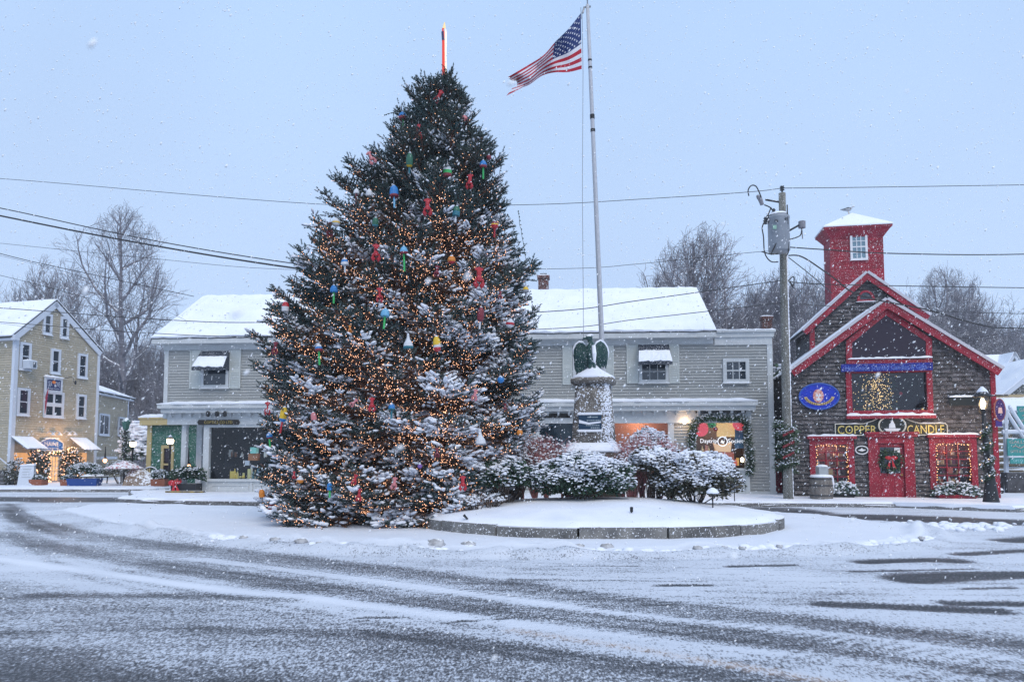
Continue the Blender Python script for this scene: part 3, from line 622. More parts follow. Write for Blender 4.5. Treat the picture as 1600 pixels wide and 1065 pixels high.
g0, g1, g2, g3, g4 = [Vector(p) for p in gabwin]
def thick(p, q, w, v0=-.12, v1=.05):
    d = (q-p).normalized(); n = Vector((-d.y, d.x)); b.prism([tuple(p), tuple(q), tuple(q+n*w), tuple(p+n*w)], v0, v1)
w = .2
thick(g1, g0, -w) ; thick(g4, g3, -w)
b.prism([tuple(g1), tuple(g2), (g2.x, g2.y+.27), (g1.x-w, g1.y+.08), (g1.x-w, g1.y)], -.124, .05); b.prism([tuple(g2), tuple(g3), (g3.x+w, g3.y), (g3.x+w, g3.y+.08), (g2.x, g2.y+.27)], -.124, .05)
b.prism([(g0.x-w, g0.y-.16), (g4.x+w, g4.y-.16), (g4.x+w, g4.y), (g0.x-w, g0.y)], -.14, .05)
gw = b.build('peaked_window', M_redt, barn); MB().prism([tuple(p) for p in gabwin], -.092, -.078).build('pane', mat('plum_glass', (.022, .012, .024), .16, spec=.45), gw); ledge_snow(gw, g0.x-.15, g4.x+.2, -.2, -.1, g0.y+.0, .06)
# room behind the big window; added tree of gold lights imitates the spruce's reflection
b = MB(); b.box(big[0]-.3, big[1]+.3, 1.6, 1.7, big[2]-.5, big[3]+.5); b.box(big[0]-.4, big[0]-.3, .15, 1.6, big[2]-.5, big[3]+.5); b.box(big[1]+.3, big[1]+.4, .15, 1.6, big[2]-.5, big[3]+.5); b.box(big[0]-.3, big[1]+.3, .15, 1.6, big[2]-.6, big[2]-.5); b.build('interior', mat('plum_room', (.07, .025, .04), .9), barn)
tx = bh(1382, 610)[0]; b = MB()
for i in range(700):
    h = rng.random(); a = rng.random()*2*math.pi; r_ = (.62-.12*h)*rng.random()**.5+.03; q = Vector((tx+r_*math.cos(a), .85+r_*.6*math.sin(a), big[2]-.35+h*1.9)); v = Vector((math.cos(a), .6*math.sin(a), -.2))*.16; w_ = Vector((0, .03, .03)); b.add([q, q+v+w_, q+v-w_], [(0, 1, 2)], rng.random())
lit = b.build('reflection_tree', M_ever, None); b = MB()
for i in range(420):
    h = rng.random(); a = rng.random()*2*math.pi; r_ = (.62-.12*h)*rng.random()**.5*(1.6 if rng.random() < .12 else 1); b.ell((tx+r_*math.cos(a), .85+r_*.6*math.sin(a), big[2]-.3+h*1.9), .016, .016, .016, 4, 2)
bo = b.build('bulb', mat('reflected_gold', (1, .8, .4), emit=(1, .66, .26), es=2.2), lit); bo['kind'] = 'stuff'; loosen(lit, B, 'made-up tree of dim gold lights behind the big barn window, imitating a reflection of the spruce', 'indoor tree')
c = bh(1409, 614, -.0); disc_ = MB().ell((c[0], .1, c[1]), .06, .02, .06, 8, 5).build('ornament', M_red, barn)
# blue banner
r = B.rect(1314, 567.5, 1457, 579.5, -.16); bn = MB().box(r[0], r[1], -.2, -.16, r[2], r[3]).build('banner', mat('banner_blue', (.008, .02, .26), .6, (.006, .014, .18), 8, speck=.2), barn)
lettering('Handmade Scented Candles & Gifts', mat('banner_ink', (.12, .2, .55), .6), bn, r[0]+.15, r[1]-.2, r[2]+.05, r[3]-.06, -.202, .008)
# door
b = MB(); b.box(dr[0]-.33, dr[0], -.1, .1, z0w, dr[3]+.22); b.box(dr[1], dr[1]+.33, -.1, .1, z0w, dr[3]+.22); b.box(dr[0], dr[1], -.1, .1, dr[3], dr[3]+.22); b.box(dr[0]-.42, dr[1]+.42, -.2, .02, dr[3]+.222, dr[3]+.32); b.box(dr[0]-.46, dr[1]+.46, -.25, .02, dr[3]+.321, dr[3]+.40)
ds = b.build('door_surround', M_redt, barn)
b = MB(); a0, a1, b0, b1 = dgl; b.box(dr[0], a0, .0, .05, z0w, dr[3]); b.box(a1, dr[1], .0, .05, z0w, dr[3]); b.box(a0, a1, .0, .05, b1, dr[3]); b.box(a0, a1, .0, .05, z0w, b0)
for q in (0, 1): b.box(dr[0]+.12+q*.42, dr[0]+.42+q*.42, -.012, -.0005, .25, b0-.15)
do = b.build('door', M_redt, barn); MB().box(a0, a1, .02, .035, b0, b1).build('pane', M_glass, do)
wreath(do, ((a0+a1)/2, (b0+b1)/2), .33, -.06); b = MB(); b.box(a1-.2, a1-.01, -.02, .019, b1-.2, b1-.03); b.box((a0+a1)/2-.08, (a0+a1)/2+.1, -.02, .019, b0+.01, b0+.14); b.build('notice', M_whitef, do)
MB().lathe([(.03, 0), (.045, .02), (.03, .05)], (dr[1]-.1, -.04, .95), 8).build('handle', mat('brass', (.5, .35, .1), .3, metal=.8), do)
MB().box(dr[0]-.4, dr[1]+.4, -.55, -.11, -.04, .12).build('door_step', mat('stone_step', (.3, .3, .31), .8, snow=.3), barn)
# shop windows
def barnwin(r, box, seed):
    rng.seed(seed); u0, u1, z0, z1 = r; fr_ = solid_frame(r, .2, 'shop_window', barn); b = MB(); b.box(u0-.28, u1+.28, -.2, -.0, z1+.2, z1+.3); b.build('head', M_redt, fr_); ledge_snow(fr_, u0-.28, u1+.28, -.2, .0, z1+.3, .06)
    b = MB(); n = 3
    for i in range(1, n): b.box(u0+(u1-u0)*i/n-.015, u0+(u1-u0)*i/n+.015, -.03, .02, z0, z1)
    for i in range(1, 5): b.box(u0, u1, -.032, .018, z0+(z1-z0)*i/5-.015, z0+(z1-z0)*i/5+.015)
    b.build('muntins', M_redt, fr_); MB().box(u0, u1, .03, .04, z0, z1).build('pane', M_clear, fr_)
    b = MB(); b.box(u0-.2, u1+.2, .9, 1, z0-.2, z1+.2); b.box(u0-.3, u0-.2, .15, .9, z0-.2, z1+.2); b.box(u1+.2, u1+.3, .15, .9, z0-.2, z1+.2); b.box(u0-.2, u1+.2, .15, .9, z0-.3, z0-.2); b.box(u0-.2, u1+.2, .15, .9, z1+.2, z1+.3); b.build('interior', mat('plum_room', (0,0,0)), barn)
    for i in range(4):
        z = z0+(z1-z0)*i/4.3+.02; s = MB().box(u0-.15, u1+.15, .25, .6, z-.03, z).build('shelf', mat('shelf_wood', (.3, .14, .08), .7), barn)
        goods(B, u0+.04, u1-.04, .3, .5, z, 8, 'the red window '+('behind the barrel' if seed == 3 else 'beside the lantern post'), .24, [('ivory', (.7, .65, .6)), ('red', (.5, .15, .1)), ('amber', (.75, .5, .25)), ('plum', (.2, .05, .1))], name='candle')
    lamp('window_lamp', ((u0+u1)/2, .5, z1-.1), 22, .1, (1, .6, .35), parent=barn)
    # string of fairy lights round the opening
    wire = MB(); pts = [(u0+.04, -.06, z0+.1), (u0+.04, -.06, z1-.05), (u1-.04, -.06, z1-.05), (u1-.04, -.06, z0+.1)]; wire.tube(pts, .008, 4)
    st = wire.build('light_string', M_black, None); st.location = B.o; st.rotation_euler = (0, 0, B.a)
    k = 0
    for j in range(3):
        p, q = Vector(pts[j]), Vector(pts[j+1]); n = int((q-p).length/.09)
        for i in range(n):
            c = p.lerp(q, (i+.5)/n)+Vector((rng.uniform(-.03, .03), -.02, rng.uniform(-.03, .03))); MB().ell(c, .013, .013, .017, 5, 3).build('bulb', mat('dim_bulb', (1, .7, .4), emit=(1, .5, .2), es=2.2), st)
    return st
s1 = barnwin(wl_, 0, 3); tag(s1, 'string of warm fairy lights round the red window behind the barrel', 'light string', 'fairy lights in the barn shop windows')
s2 = barnwin(wr_, 0, 4); tag(s2, 'string of warm fairy lights round the red window beside the lantern post', 'light string', 'fairy lights in the barn shop windows')
rng.seed(21)
def plantbox(pxr, lab, red=True):
    u0, u1, z0, z1 = B.rect(*pxr, v=-.35); c = ((u0+u1)/2, -.35, z0); t = thing('window_box', lab, 'planter', B.w((u0+u1)/2, -.35, 0), B.a, 'window boxes of snowy greens on the barn'); w = (u1-u0)/2
    b = MB(); zb = z0-.02; b.add([(-w*.8, -.18, zb-.2), (w*.8, -.18, zb-.2), (w*.8, .2, zb-.2), (-w*.8, .2, zb-.2), (-w, -.25, zb+.02), (w, -.25, zb+.02), (w, .2, zb+.02), (-w, .2, zb+.02)], [(0, 3, 2, 1), (4, 5, 6, 7), (0, 1, 5, 4), (1, 2, 6, 5), (2, 3, 7, 6), (3, 0, 4, 7)]); b.build('box', M_redt if red else mat('dark_box', (.03, .03, .03), .8), t)
    g = MB(); s = MB()
    for i in range(650):
        a = rng.random()*math.pi; e = rng.random()**.5; q = Vector((w*1.1*e*math.cos(a), rng.uniform(-.3, .1), zb+(z1-z0)*e*math.sin(a)*.9)); d = Vector((math.cos(a)+rng.gauss(0, .4), rng.gauss(-.3, .4), math.sin(a)*.6+rng.gauss(0, .4))).normalized()*.14; x = d.orthogonal().normalized()*.03
        g.add([q-x, q+x, q+d+x*.5, q+d-x*.5], [(0, 1, 2, 3)], rng.random())
        if rng.random() < .45: s.ell(q+d*.6+Vector((0, 0, .02)), .05, .05, .025, 5, 3)
    g.build('greens', mat('gray_greens', (.10, .15, .13), .8, (.06, .10, .07), 9, tint=.5), t); s.build('snow', M_snow, t); return t
plantbox((1461, 752, 1524, 772), 'red window box heaped with snowy greens below the window beside the lantern post'); plantbox((1300, 752, 1334, 770), 'window box of snowy greens below the window behind the barrel', False)
# signs
def oval(cu, cz, ru, rz, v0, v1, n=36): return MB().prism([(cu+ru*math.cos(2*math.pi*i/n), cz+rz*math.sin(2*math.pi*i/n)) for i in range(n)], v0, v1)
r = B.rect(1305, 661.5, 1480, 679.5, -.1); ov = B.rect(1372, 650, 1414, 679.5, -.1); om = (ov[0]+ov[1])/2; oz = (ov[2]+ov[3])/2; ru, rz = (ov[1]-ov[0])/2, (ov[3]-ov[2])/2
t = thing('shop_sign', 'long black sign with gold letters COPPER CANDLE over the red barn door', 'sign', B.w(om, -.1, 0), B.a)
sh = lambda x: x-om
zsw = r[3]
prof = [(sh(r[0]), r[2]), (sh(r[1])-.06, r[2]), (sh(r[1]), r[2]+.06), (sh(r[1]), zsw-.07), (sh(r[1])-.07, zsw), (ru+.5, zsw), (ru+.18, zsw+.1), (ru*.6, oz+rz+.02), (-ru*.6, oz+rz+.02), (-ru-.18, zsw+.1), (-ru-.5, zsw), (sh(r[0]), zsw)]
bd = MB().prism(prof, .0, .06).build('board', mat('sign_black', (.015, .02, .02), .4, speck=.05), t)
b = MB()
for i in range(len(prof)):
    p, q = Vector(prof[i]), Vector(prof[(i+1) % len(prof)]); b.tube([(p.x, -.01, p.y), (q.x, -.01, q.y)], .018, 5)
b.build('border', mat('sign_cream', (.6, .58, .5), .5), t)
oval(0, oz, ru, rz, -.06, -.001).build('oval_panel', mat('sign_black', (0,0,0)), t); b = MB(); n = 36
b.tube([(ru*math.cos(2*math.pi*i/n), -.065, oz+rz*math.sin(2*math.pi*i/n)) for i in range(n+1)], .03, 5); b.build('oval_rim', mat('sign_cream', (0,0,0)), t)
b = MB(); b.prism([(-.28, oz-.1), (.28, oz-.1), (.2, oz-.2), (-.2, oz-.2)], -.08, -.06); b.prism([(-.11, oz-.09), (.11, oz-.09), (.09, oz+.07), (-.09, oz+.07)], -.08, -.06); b.prism([(-.06, oz+.07), (.07, oz+.07), (.01, oz+.24)], -.08, -.06); b.build('candle_emblem', M_whitef, t)
lettering('COPPER', M_gold2 if 'M_gold2' in globals() else mat('sign_gold', (.62, .5, .16), .4, metal=.1), t, sh(r[0])+.08, -ru-.06, r[2]+.05, zsw-.06, -.01, .02); lettering('CANDLE', mat('sign_gold', (0,0,0)), t, ru+.06, sh(r[1])-.1, r[2]+.05, zsw-.06, -.01, .02)
snow_top = ledge_snow(t, sh(r[0]), -ru-.5, -.03, .06, zsw, .03); ledge_snow(t, ru+.5, sh(r[1])-.07, -.03, .06, zsw, .03)
r = B.rect(1249, 599, 1311, 639, -.12); om = (r[0]+r[1])/2; oz = (r[2]+r[3])/2; ru, rz = (r[1]-r[0])/2, (r[3]-r[2])/2
t = thing('oval_sign', 'blue oval sign with round red emblem and tan scroll on the barn wall', 'sign', B.w(om, -.12, 0), B.a)
oval(0, oz, ru, rz, 0, .06).build('board', mat('sign_blue', (.01, .04, .5), .5, (.01, .03, .38), 6, speck=.12), t); b = MB(); b.tube([(ru*math.cos(2*math.pi*i/n), -.0, oz+rz*math.sin(2*math.pi*i/n)) for i in range(n+1)], .03, 5); b.build('rim', mat('rim_blue', (.03, .10, .45), .5), t)
oval(-.03, oz+.02, ru*.27, rz*.52, -.02, -.001, 20).build('emblem', mat('emblem_red', (.5, .12, .08), .6, (.75, .5, .45), 16), t)
b = MB(); b.prism([(-.13, oz-.0), (-.08, oz+.13), (-.03, oz+.02), (.02, oz+.13), (.07, oz)], -.03, -.021); b.prism([(-.12, oz-.1), (-.03, oz-.17), (.06, oz-.1), (-.03, oz-.04)], -.03, -.021); b.build('emblem_mark', M_whitef, t)
b = MB()
for i in range(10):
    a, a2 = -math.pi*(.93-.086*i), -math.pi*(.93-.086*(i+1)); f = lambda q, k: (ru*.8*k*math.cos(q), oz+.06+rz*.83*k*math.sin(q))
    b.prism([f(a, 1), f(a2, 1), f(a2, .80), f(a, .80)], -.02, -.001)
b.build('scroll', mat('scroll_tan', (.5, .38, .2), .6), t); b = MB()
for i in range(15):
    a = -math.pi*(.86-.05*i); x, z = ru*.8*.9*math.cos(a), oz+.06+rz*.83*.9*math.sin(a); b.box(x-.022, x+.014, -.026, -.021, z-.035, z+.035) if i != 7 else None
b.build('scroll_lettering', mat('scroll_ink', (.25, .17, .06), .6), t)
r = B.rect(1336, 696, 1357, 709.5, -.08); om = (r[0]+r[1])/2; oz = (r[2]+r[3])/2; ru, rz = (r[1]-r[0])/2, (r[3]-r[2])/2
t = thing('small_oval_sign', 'small black oval sign with white rim between barn door and left window', 'sign', B.w(om, -.08, 0), B.a)
oval(0, oz, ru, rz, 0, .04, 24).build('board', mat('sign_black', (0,0,0)), t); b = MB(); b.tube([(ru*.93*math.cos(2*math.pi*i/24), -.0, oz+rz*.93*math.sin(2*math.pi*i/24)) for i in range(25)], .022, 5); b.build('rim', M_whitef, t)
b = MB(); b.prism([(-.14, oz-.01), (-.03, oz+.04), (0, oz+.08), (.04, oz+.03), (.15, oz+.01), (.02, oz-.05)], -.01, -.001); b.build('emblem', M_whitef, t)
r = B.rect(1483, 621, 1530, 631, -.25)
t = thing('hanging_board', 'black board hung on the barn wall with snow on its top, left of the lantern', 'sign', B.w(r[0], -.3, 0), B.a); MB().box(0, r[1]-r[0], 0, .06, r[2]-.05, r[3]).build('board', mat('sign_black', (0,0,0)), t); b = MB(); b.tube([(0, .02, r[3]+.01), (r[1]-r[0]+.1, .02, r[3]+.01)], .02, 5); b.tube([(.3, .02, r[3]), (.3, .3, r[3]+.02)], .015, 5); b.tube([(.8, .02, r[3]), (.8, .3, r[3]+.02)], .015, 5); b.build('bracket', M_black, t); ledge_snow(t, 0, r[1]-r[0], -.02, .08, r[3]+.02, .06)
c = bh(1562, 640, -.3); t = thing('round_hanging_sign', 'dark oval sign with red centre hung off the barn corner beside the stairs', 'sign', B.w(c[0], -.3, 0), B.a); z = c[1]
oval(0, z, .17, .38, -.03, .03, 24).build('board', mat('navy_board', (.05, .02, .12), .5, speck=.1), t); b = MB(); b.tube([(.16*math.cos(2*math.pi*i/24), 0, z+.37*math.sin(2*math.pi*i/24)) for i in range(25)], .035, 5); b.build('rim', mat('copper_rim', (.35, .12, .08), .5), t); b = MB(); b.prism([(-.07, z-.12), (.07, z-.12), (.05, z+.08), (-.05, z+.08)], -.045, -.031); b.build('emblem', mat('emblem_pale', (.7, .45, .4), .6), t)
b = MB(); b.tube([(-.25, 0, z+.5), (.3, 0, z+.5)], .025, 6); b.tube([(0, 0, z+.5), (0, 0, z+.38)], .01, 4); b.build('bracket', M_black, t)
c = B.rect(1556, 656, 1566, 666, -.3); t = MB().box(c[0], c[1], -.3, -.27, c[2], c[3]).build('small_plate', mat('plate_blue', (.05, .03, .2), .5), None); t.location = B.o; t.rotation_euler = (0, 0, B.a); tag(t, 'small dark blue square plate hung under the round sign at the barn corner', 'sign')
# gull on the tower roof
gb = B.w(cx_-.15, cy_, za-.02) ; gl = thing('seagull', 'grey and white gull standing on the snowy tower roof', 'bird', gb, 0)
b = MB(); pr = [(-.30, .02, .17), (-.2, .04, .175), (-.1, .08, .17), (0, .095, .165), (.1, .085, .19), (.16, .05, .25), (.19, .042, .30), (.225, .035, .31), (.25, .015, .305), (.30, .006, .295)]
vs = []; fs = []; n = 10
for i, (x, r_, z) in enumerate(pr):
    for k in range(n): a = 2*math.pi*k/n; vs.append((x, r_*math.cos(a), z+r_*math.sin(a)*.9))
for i in range(len(pr)-1):
    for k in range(n): fs.append((i*n+k, (i+1)*n+k, (i+1)*n+(k+1) % n, i*n+(k+1) % n))
fs += [tuple(range(n)), tuple(range(len(pr)*n-1, len(pr)*n-n-1, -1))]
for k in (-1, 1): pass
b.add(vs, fs); bd = b.build('body', mat('gull_white', (.45, .47, .5), .8), gl, smooth=True)
for s in (-1, 1):
    b = MB(); b.add([(.1, s*.085, .22), (-.05, s*.1, .25), (-.2, s*.06, .2), (-.36, s*.02, .17), (-.15, s*.09, .14), (.06, s*.1, .16), (-.05, s*.07, .18)], [(0, 1, 6), (1, 2, 6), (2, 3, 6), (3, 4, 6), (4, 5, 6), (5, 0, 6)]); b.build('wing', mat('gull_gray', (.12, .14, .16), .8), gl)
    b = MB(); b.tube([(.0, s*.03, .1), (.02, s*.03, 0)], .008, 4); b.tube([(.0, s*.03, 0), (.06, s*.03, 0)], .01, 4); b.build('leg', mat('gull_leg', (.5, .35, .2), .7), gl)
# barrel
bp_ = gnd(1284, 787); t = thing('wooden_barrel', 'weathered wooden barrel capped with snow in front of the barn window', 'barrel', bp_, 0)
b = MB(); n = 20; prof = [(.33, 0), (.365, .15), (.385, .45), (.365, .75), (.33, .92)]; b.lathe(prof, (0, 0, 0), n); b.build('staves', mat('barrel_wood', (.13, .12, .11), .85, (.22, .20, .18), 3, stretch=(6, 6, .6), speck=.15), t)
b = MB()
for z, r_ in ((.08, .352), (.28, .380), (.62, .380), (.84, .355)): b.lathe([(r_+.004, z), (r_+.008, z+.01), (r_+.008, z+.04), (r_+.003, z+.05)], (0, 0, 0), n)
b.build('hoop', mat('hoop_iron', (.06, .06, .065), .6), t)
b = MB(); b.lathe([(.35, .915), (.37, .95), (.33, 1.0), (.15, 1.02)], (0, 0, 0), 18); b.ell((.33, -.1, .75), .07, .09, .25, 8, 6); b.ell((.36, 0, .55), .05, .08, .25, 8, 6); b.build('snow', M_snow, t)
b = MB(); b.box(-.12, .2, -.15, .15, 1.0, 1.28); st_ = b.build('sand_box', mat('gray_box', (.35, .38, .4), .7, snow=.3), t); MB().lathe([(.2, 1.28), (.17, 1.33), (.05, 1.36)], (.04, 0, 0), 10).build('snow_cap', M_snow, t)
# ================================================================ GROUND
def gp2(l, z=0.0): return [(gnd(x, y, z).x, gnd(x, y, z).y) for x, y in l]
def polydist(X, Y, pts, closed=False):
    d = np.full(X.shape, 1e9); n = len(pts)
    for i in range(n if closed else n-1):
        ax, ay = pts[i]; bx, by = pts[(i+1) % n]; vx, vy = bx-ax, by-ay; L2 = vx*vx+vy*vy+1e-12
        t = np.clip(((X-ax)*vx+(Y-ay)*vy)/L2, 0, 1); d = np.minimum(d, np.hypot(X-ax-t*vx, Y-ay-t*vy))
    return d
def inside(X, Y, pts):
    r = np.zeros(X.shape, bool); n = len(pts)
    for i in range(n):
        (ax, ay), (bx, by) = pts[i], pts[(i+1) % n]
        c = ((ay > Y) != (by > Y)) & (X < (bx-ax)*(Y-ay)/((by-ay)+1e-12)+ax); r ^= c
    return r
def smooth(x): x = np.clip(x, 0, 1); return x*x*(3-2*x)
def vnoise(X, Y, s, seed=0):
    r = np.random.default_rng(seed); T = r.random((257, 257)); x = (X/s) % 256; y = (Y/s) % 256
    i = np.floor(x).astype(int) % 256; j = np.floor(y).astype(int) % 256; fx = smooth(x-np.floor(x)); fy = smooth(y-np.floor(y))
    return (T[i, j]*(1-fx)+T[i+1, j]*fx)*(1-fy)+(T[i, j+1]*(1-fx)+T[i+1, j+1]*fx)*fy
def curve(pts, k=6):      # Catmull-Rom
    P = [pts[0]]+list(pts)+[pts[-1]]; out = []
    for i in range(1, len(P)-2):
        for j in range(k):
            t = j/k; a, b, c, d = [np.array(q, float) for q in P[i-1:i+3]]
            out.append(tuple(.5*((2*b)+(-a+c)*t+(2*a-5*b+4*c-d)*t*t+(-a+3*b-3*c+d)*t**3)))
    out.append(tuple(pts[-1])); return out
island = gp2([(95, 799), (200, 826), (300, 842), (400, 852), (520, 860), (650, 865), (800, 868), (950, 869), (1100, 867), (1250, 863), (1390, 856), (1452, 846), (1440, 829), (1360, 815), (1225, 803), (1000, 797), (600, 797), (300, 790), (160, 789)])
xs = np.concatenate([-np.geomspace(500, 26, 26), np.arange(-25, 25, .125), np.geomspace(26, 500, 26)])
ys = np.concatenate([np.linspace(-60, 3, 12), np.arange(3.5, 12, .08), np.arange(12, 32, .14), np.geomspace(32.3, 600, 50)])
X, Y = np.meshgrid(xs, ys); cov = np.full(X.shape, .68); wet = np.zeros(X.shape)
def band(pts, w, s, arr=None, soft=.5):
    global cov
    d = polydist(X, Y, curve(gp2(pts))); d = d*(1+.5*(vnoise(X, Y, .9, 5)-.5)); m = smooth((w*(1+soft)-d)/(w*soft*1.6)); return m*s
nearline = gp2([(-300, 840), (0, 893), (300, 930), (600, 962), (800, 985), (1100, 1022), (1400, 1062), (1900, 1130)])
near = nearline+[(30, 1), (-30, 1)]
ins = inside(X, Y, near); dn = polydist(X, Y, nearline); cov = np.where(ins, cov-.27*smooth(dn/.9), cov)
cov -= band([(10, 788), (25, 805), (80, 824), (130, 835), (200, 846), (400, 868), (600, 893), (800, 918), (1000, 945), (1200, 965), (1400, 990), (1700, 1022)], .34, .31, soft=.7)
cov -= band([(-100, 820), (0, 838), (130, 862), (300, 890), (500, 918), (700, 943), (900, 968), (1200, 1005), (1450, 1045), (1700, 1080)], .34, .31, soft=.7)
cov += band([(-100, 862), (0, 874), (300, 915), (600, 948), (800, 972), (1000, 995), (1300, 1030), (1600, 1072)], .12, .3)
cov += band([(300, 872), (600, 910), (800, 937), (1000, 962), (1300, 990), (1600, 1030)], .10, .22)
cov -= band([(-200, 778), (0, 779), (120, 780), (240, 781), (420, 792), (700, 795), (1200, 797)], 1.3, .62)
cov -= band([(60, 930), (300, 932), (460, 936)], .10, .3, soft=1.5)
cov -= band([(330, 985), (600, 992), (800, 1015), (1050, 1045), (1200, 1070)], .12, .22, soft=1.2)
cov -= band([(-100, 1050), (100, 1062), (300, 1085)], .35, .35, soft=1.5)
cov -= band([(-50, 990), (150, 985), (350, 980)], .06, .2, soft=1.5)
for p, w in (([(1500, 884), (1660, 884)], 0), ): pass
for pts, w, s in (([(1350, 878), (1430, 875), (1485, 876)], .17, 1.0), ([(1420, 905), (1520, 899), (1700, 898)], .22, 1.0), ([(1290, 944), (1400, 948), (1480, 952), (1560, 955)], .13, 1.0), ([(1480, 942), (1700, 945)], .10, 1.0), ([(1500, 866), (1600, 860)], .12, .9),
                  ([(1140, 885), (1235, 883)], .06, .8), ([(1030, 915), (1110, 914)], .05, .7), ([(1330, 893), (1520, 889)], .04, .6), ([(1580, 845), (1640, 842)], .3, .8), ([(1225, 808), (1400, 809), (1700, 820)], .75, .8), ([(1500, 920), (1580, 918)], .04, .6),
                  ([(1000, 944), (1060, 946)], .03, .5), ([(700, 972), (790, 967)], .02, .7), ([(560, 964), (640, 966)], .02, .7), ([(800, 905), (1100, 909)], .03, .3), ([(850, 885), (1000, 884)], .03, .35)):
    m = band(pts, w, s, soft=.9); cov -= m; wet = np.maximum(wet, m)
for i in range(7):   # faint parallel wheel lines in the curve
    y0 = 880+i*9; cov -= band([(700, y0-6), (1000, y0+5), (1300, y0+12), (1600, y0+14)], .02, .13+.1*rng.random(), soft=2)
for i in range(6):
    cov -= band([(120+i*22, 800+i*2), (180+i*25, 822+i*1), (330+i*30, 838+i*1.5)], .03, .18, soft=2)
trk = [(10, 790), (80, 826), (200, 850), (400, 873), (600, 898), (800, 924), (1000, 950), (1200, 972), (1400, 997), (1700, 1032)]
for k in range(11):    # thin tyre lines sweeping with the curve
    off = (-14, -9, 8, 14, 20, 33, 42, 50, 64, 84, 100)[k]; cov -= band([(x, y+off*(.35+.65*min(1, max(0, (y-790)/120)))) for x, y in trk], .035, rng.uniform(.10, .24), soft=1.2)
far = (Y > 33) | (Y < -30); cov = np.where(far, .95, cov); cov += (vnoise(X, Y, 1.7, 2)-.5)*.14+(vnoise(X*.35, Y, .35, 3)-.5)*.14
ii = inside(X, Y, island); di = polydist(X, Y, curve(island+[island[0]], 4)[:-1]); isl = np.where(ii, smooth(di/.35+.3), smooth((.12-di)/.12)*.6); cov = np.maximum(cov, isl*1.25); wet *= (1-isl)
Z = np.where(ii, .07*smooth(di/.5), 0.0)+isl*.03*(vnoise(X, Y, .5, 8)-.5)
berm = smooth(1-np.abs(di-.18)/.30)*np.where(Y < 17.5, 1, .25); Z += berm*(.07+.14*vnoise(X, Y, .3, 9)*vnoise(X, Y, .8, 4)*1.6)
Z += np.clip(cov, 0, 1)*.012*np.where(Y < 30, 1, 0)*(.6+.8*vnoise(X, Y, .16, 12))
Z = np.where(far, 0.0, Z)
H, Wd = X.shape; V = np.stack([X.ravel(), Y.ravel(), Z.ravel()], 1); idx = np.arange(H*Wd).reshape(H, Wd)
F_ = np.stack([idx[:-1, :-1].ravel(), idx[:-1, 1:].ravel(), idx[1:, 1:].ravel(), idx[1:, :-1].ravel()], 1)
mg = bpy.data.materials.new('snowy_road'); mg.use_nodes = True; t_ = mg.node_tree; N = t_.nodes; L = t_.links; bs_ = N['Principled BSDF']
def nn(tp, **k):
    n = N.new(tp)
    for a, v in k.items(): setattr(n, a, v)
    return n
tcn = nn('ShaderNodeTexCoord')
def gnoise(scale, sc=(1, 1, 1), det=4, rot=0.0):
    mp = nn('ShaderNodeMapping'); mp.inputs['Scale'].default_value = sc; mp.inputs['Rotation'].default_value = (0, 0, rot); L.new(tcn.outputs['Object'], mp.inputs[0]); n = nn('ShaderNodeTexNoise'); n.inputs['Scale'].default_value = scale; n.inputs['Detail'].default_value = det; n.inputs['Roughness'].default_value = .65; L.new(mp.outputs[0], n.inputs['Vector']); return n.outputs['Fac']
def ma(op, a, b_=None, c=None):
    n = nn('ShaderNodeMath', operation=op)
    for i, v in enumerate((a, b_, c)):
        if v is None: continue
        if isinstance(v, (int, float)): n.inputs[i].default_value = v
        else: L.new(v, n.inputs[i])
    return n.outputs[0]
def mrg(v, a, b_, c=0., d=1.):
    n = nn('ShaderNodeMapRange'); L.new(v, n.inputs[0])
    for i, q in enumerate((a, b_, c, d)): n.inputs[i+1].default_value = q
    return n.outputs[0]
def mxc(f, a, b_):
    n = nn('ShaderNodeMix', data_type='RGBA'); L.new(f, n.inputs[0])
    for i, v in ((6, a), (7, b_)):
        if isinstance(v, tuple): n.inputs[i].default_value = (*v, 1)
        else: L.new(v, n.inputs[i])
    return n.outputs[2]
ca = nn('ShaderNodeAttribute', attribute_name='cover'); wa = nn('ShaderNodeAttribute', attribute_name='wet')
f1 = gnoise(28, (1, .55, 1), 3); f2 = gnoise(9, (.45, 1, 1), 4, -.12); f3 = gnoise(55, (1, .42, 1), 3); f4 = gnoise(2.2, (.25, 1, 1), 4, -.12)
s_ = ma('ADD', ca.outputs['Fac'], ma('MULTIPLY', ma('SUBTRACT', f1, .5), 1.0)); s_ = ma('ADD', s_, ma('MULTIPLY', ma('SUBTRACT', f2, .5), .55)); s_ = ma('ADD', s_, ma('MULTIPLY', ma('SUBTRACT', f3, .5), mrg(ca.outputs['Fac'], .4, .7, 2.0, 1.1))); s_ = ma('ADD', s_, ma('MULTIPLY', ma('SUBTRACT', f4, .5), .45))
mask = mrg(s_, .42, .56); m2 = mrg(s_, .05, .36)
asph = mxc(gnoise(60), (.030, .034, .040), (.085, .09, .10)); slush = mxc(gnoise(5), (.17, .18, .205), (.26, .27, .30)); sn = mxc(gnoise(.8, det=5), (.68, .72, .80), (.80, .83, .89))
thin = mxc(gnoise(1.1, (.3, 1, 1), 5, -.1), (.50, .54, .61), (.66, .70, .77)); sn = mxc(mrg(ca.outputs['Fac'], .6, 1.0), thin, sn)
c1 = mxc(m2, asph, slush); c2 = mxc(mask, c1, sn)
y_ = nn('ShaderNodeAttribute', attribute_name='line'); c2 = mxc(ma('MULTIPLY', y_.outputs['Fac'], mrg(s_, .2, .9, .35, .06)), c2, (.75, .42, .16))
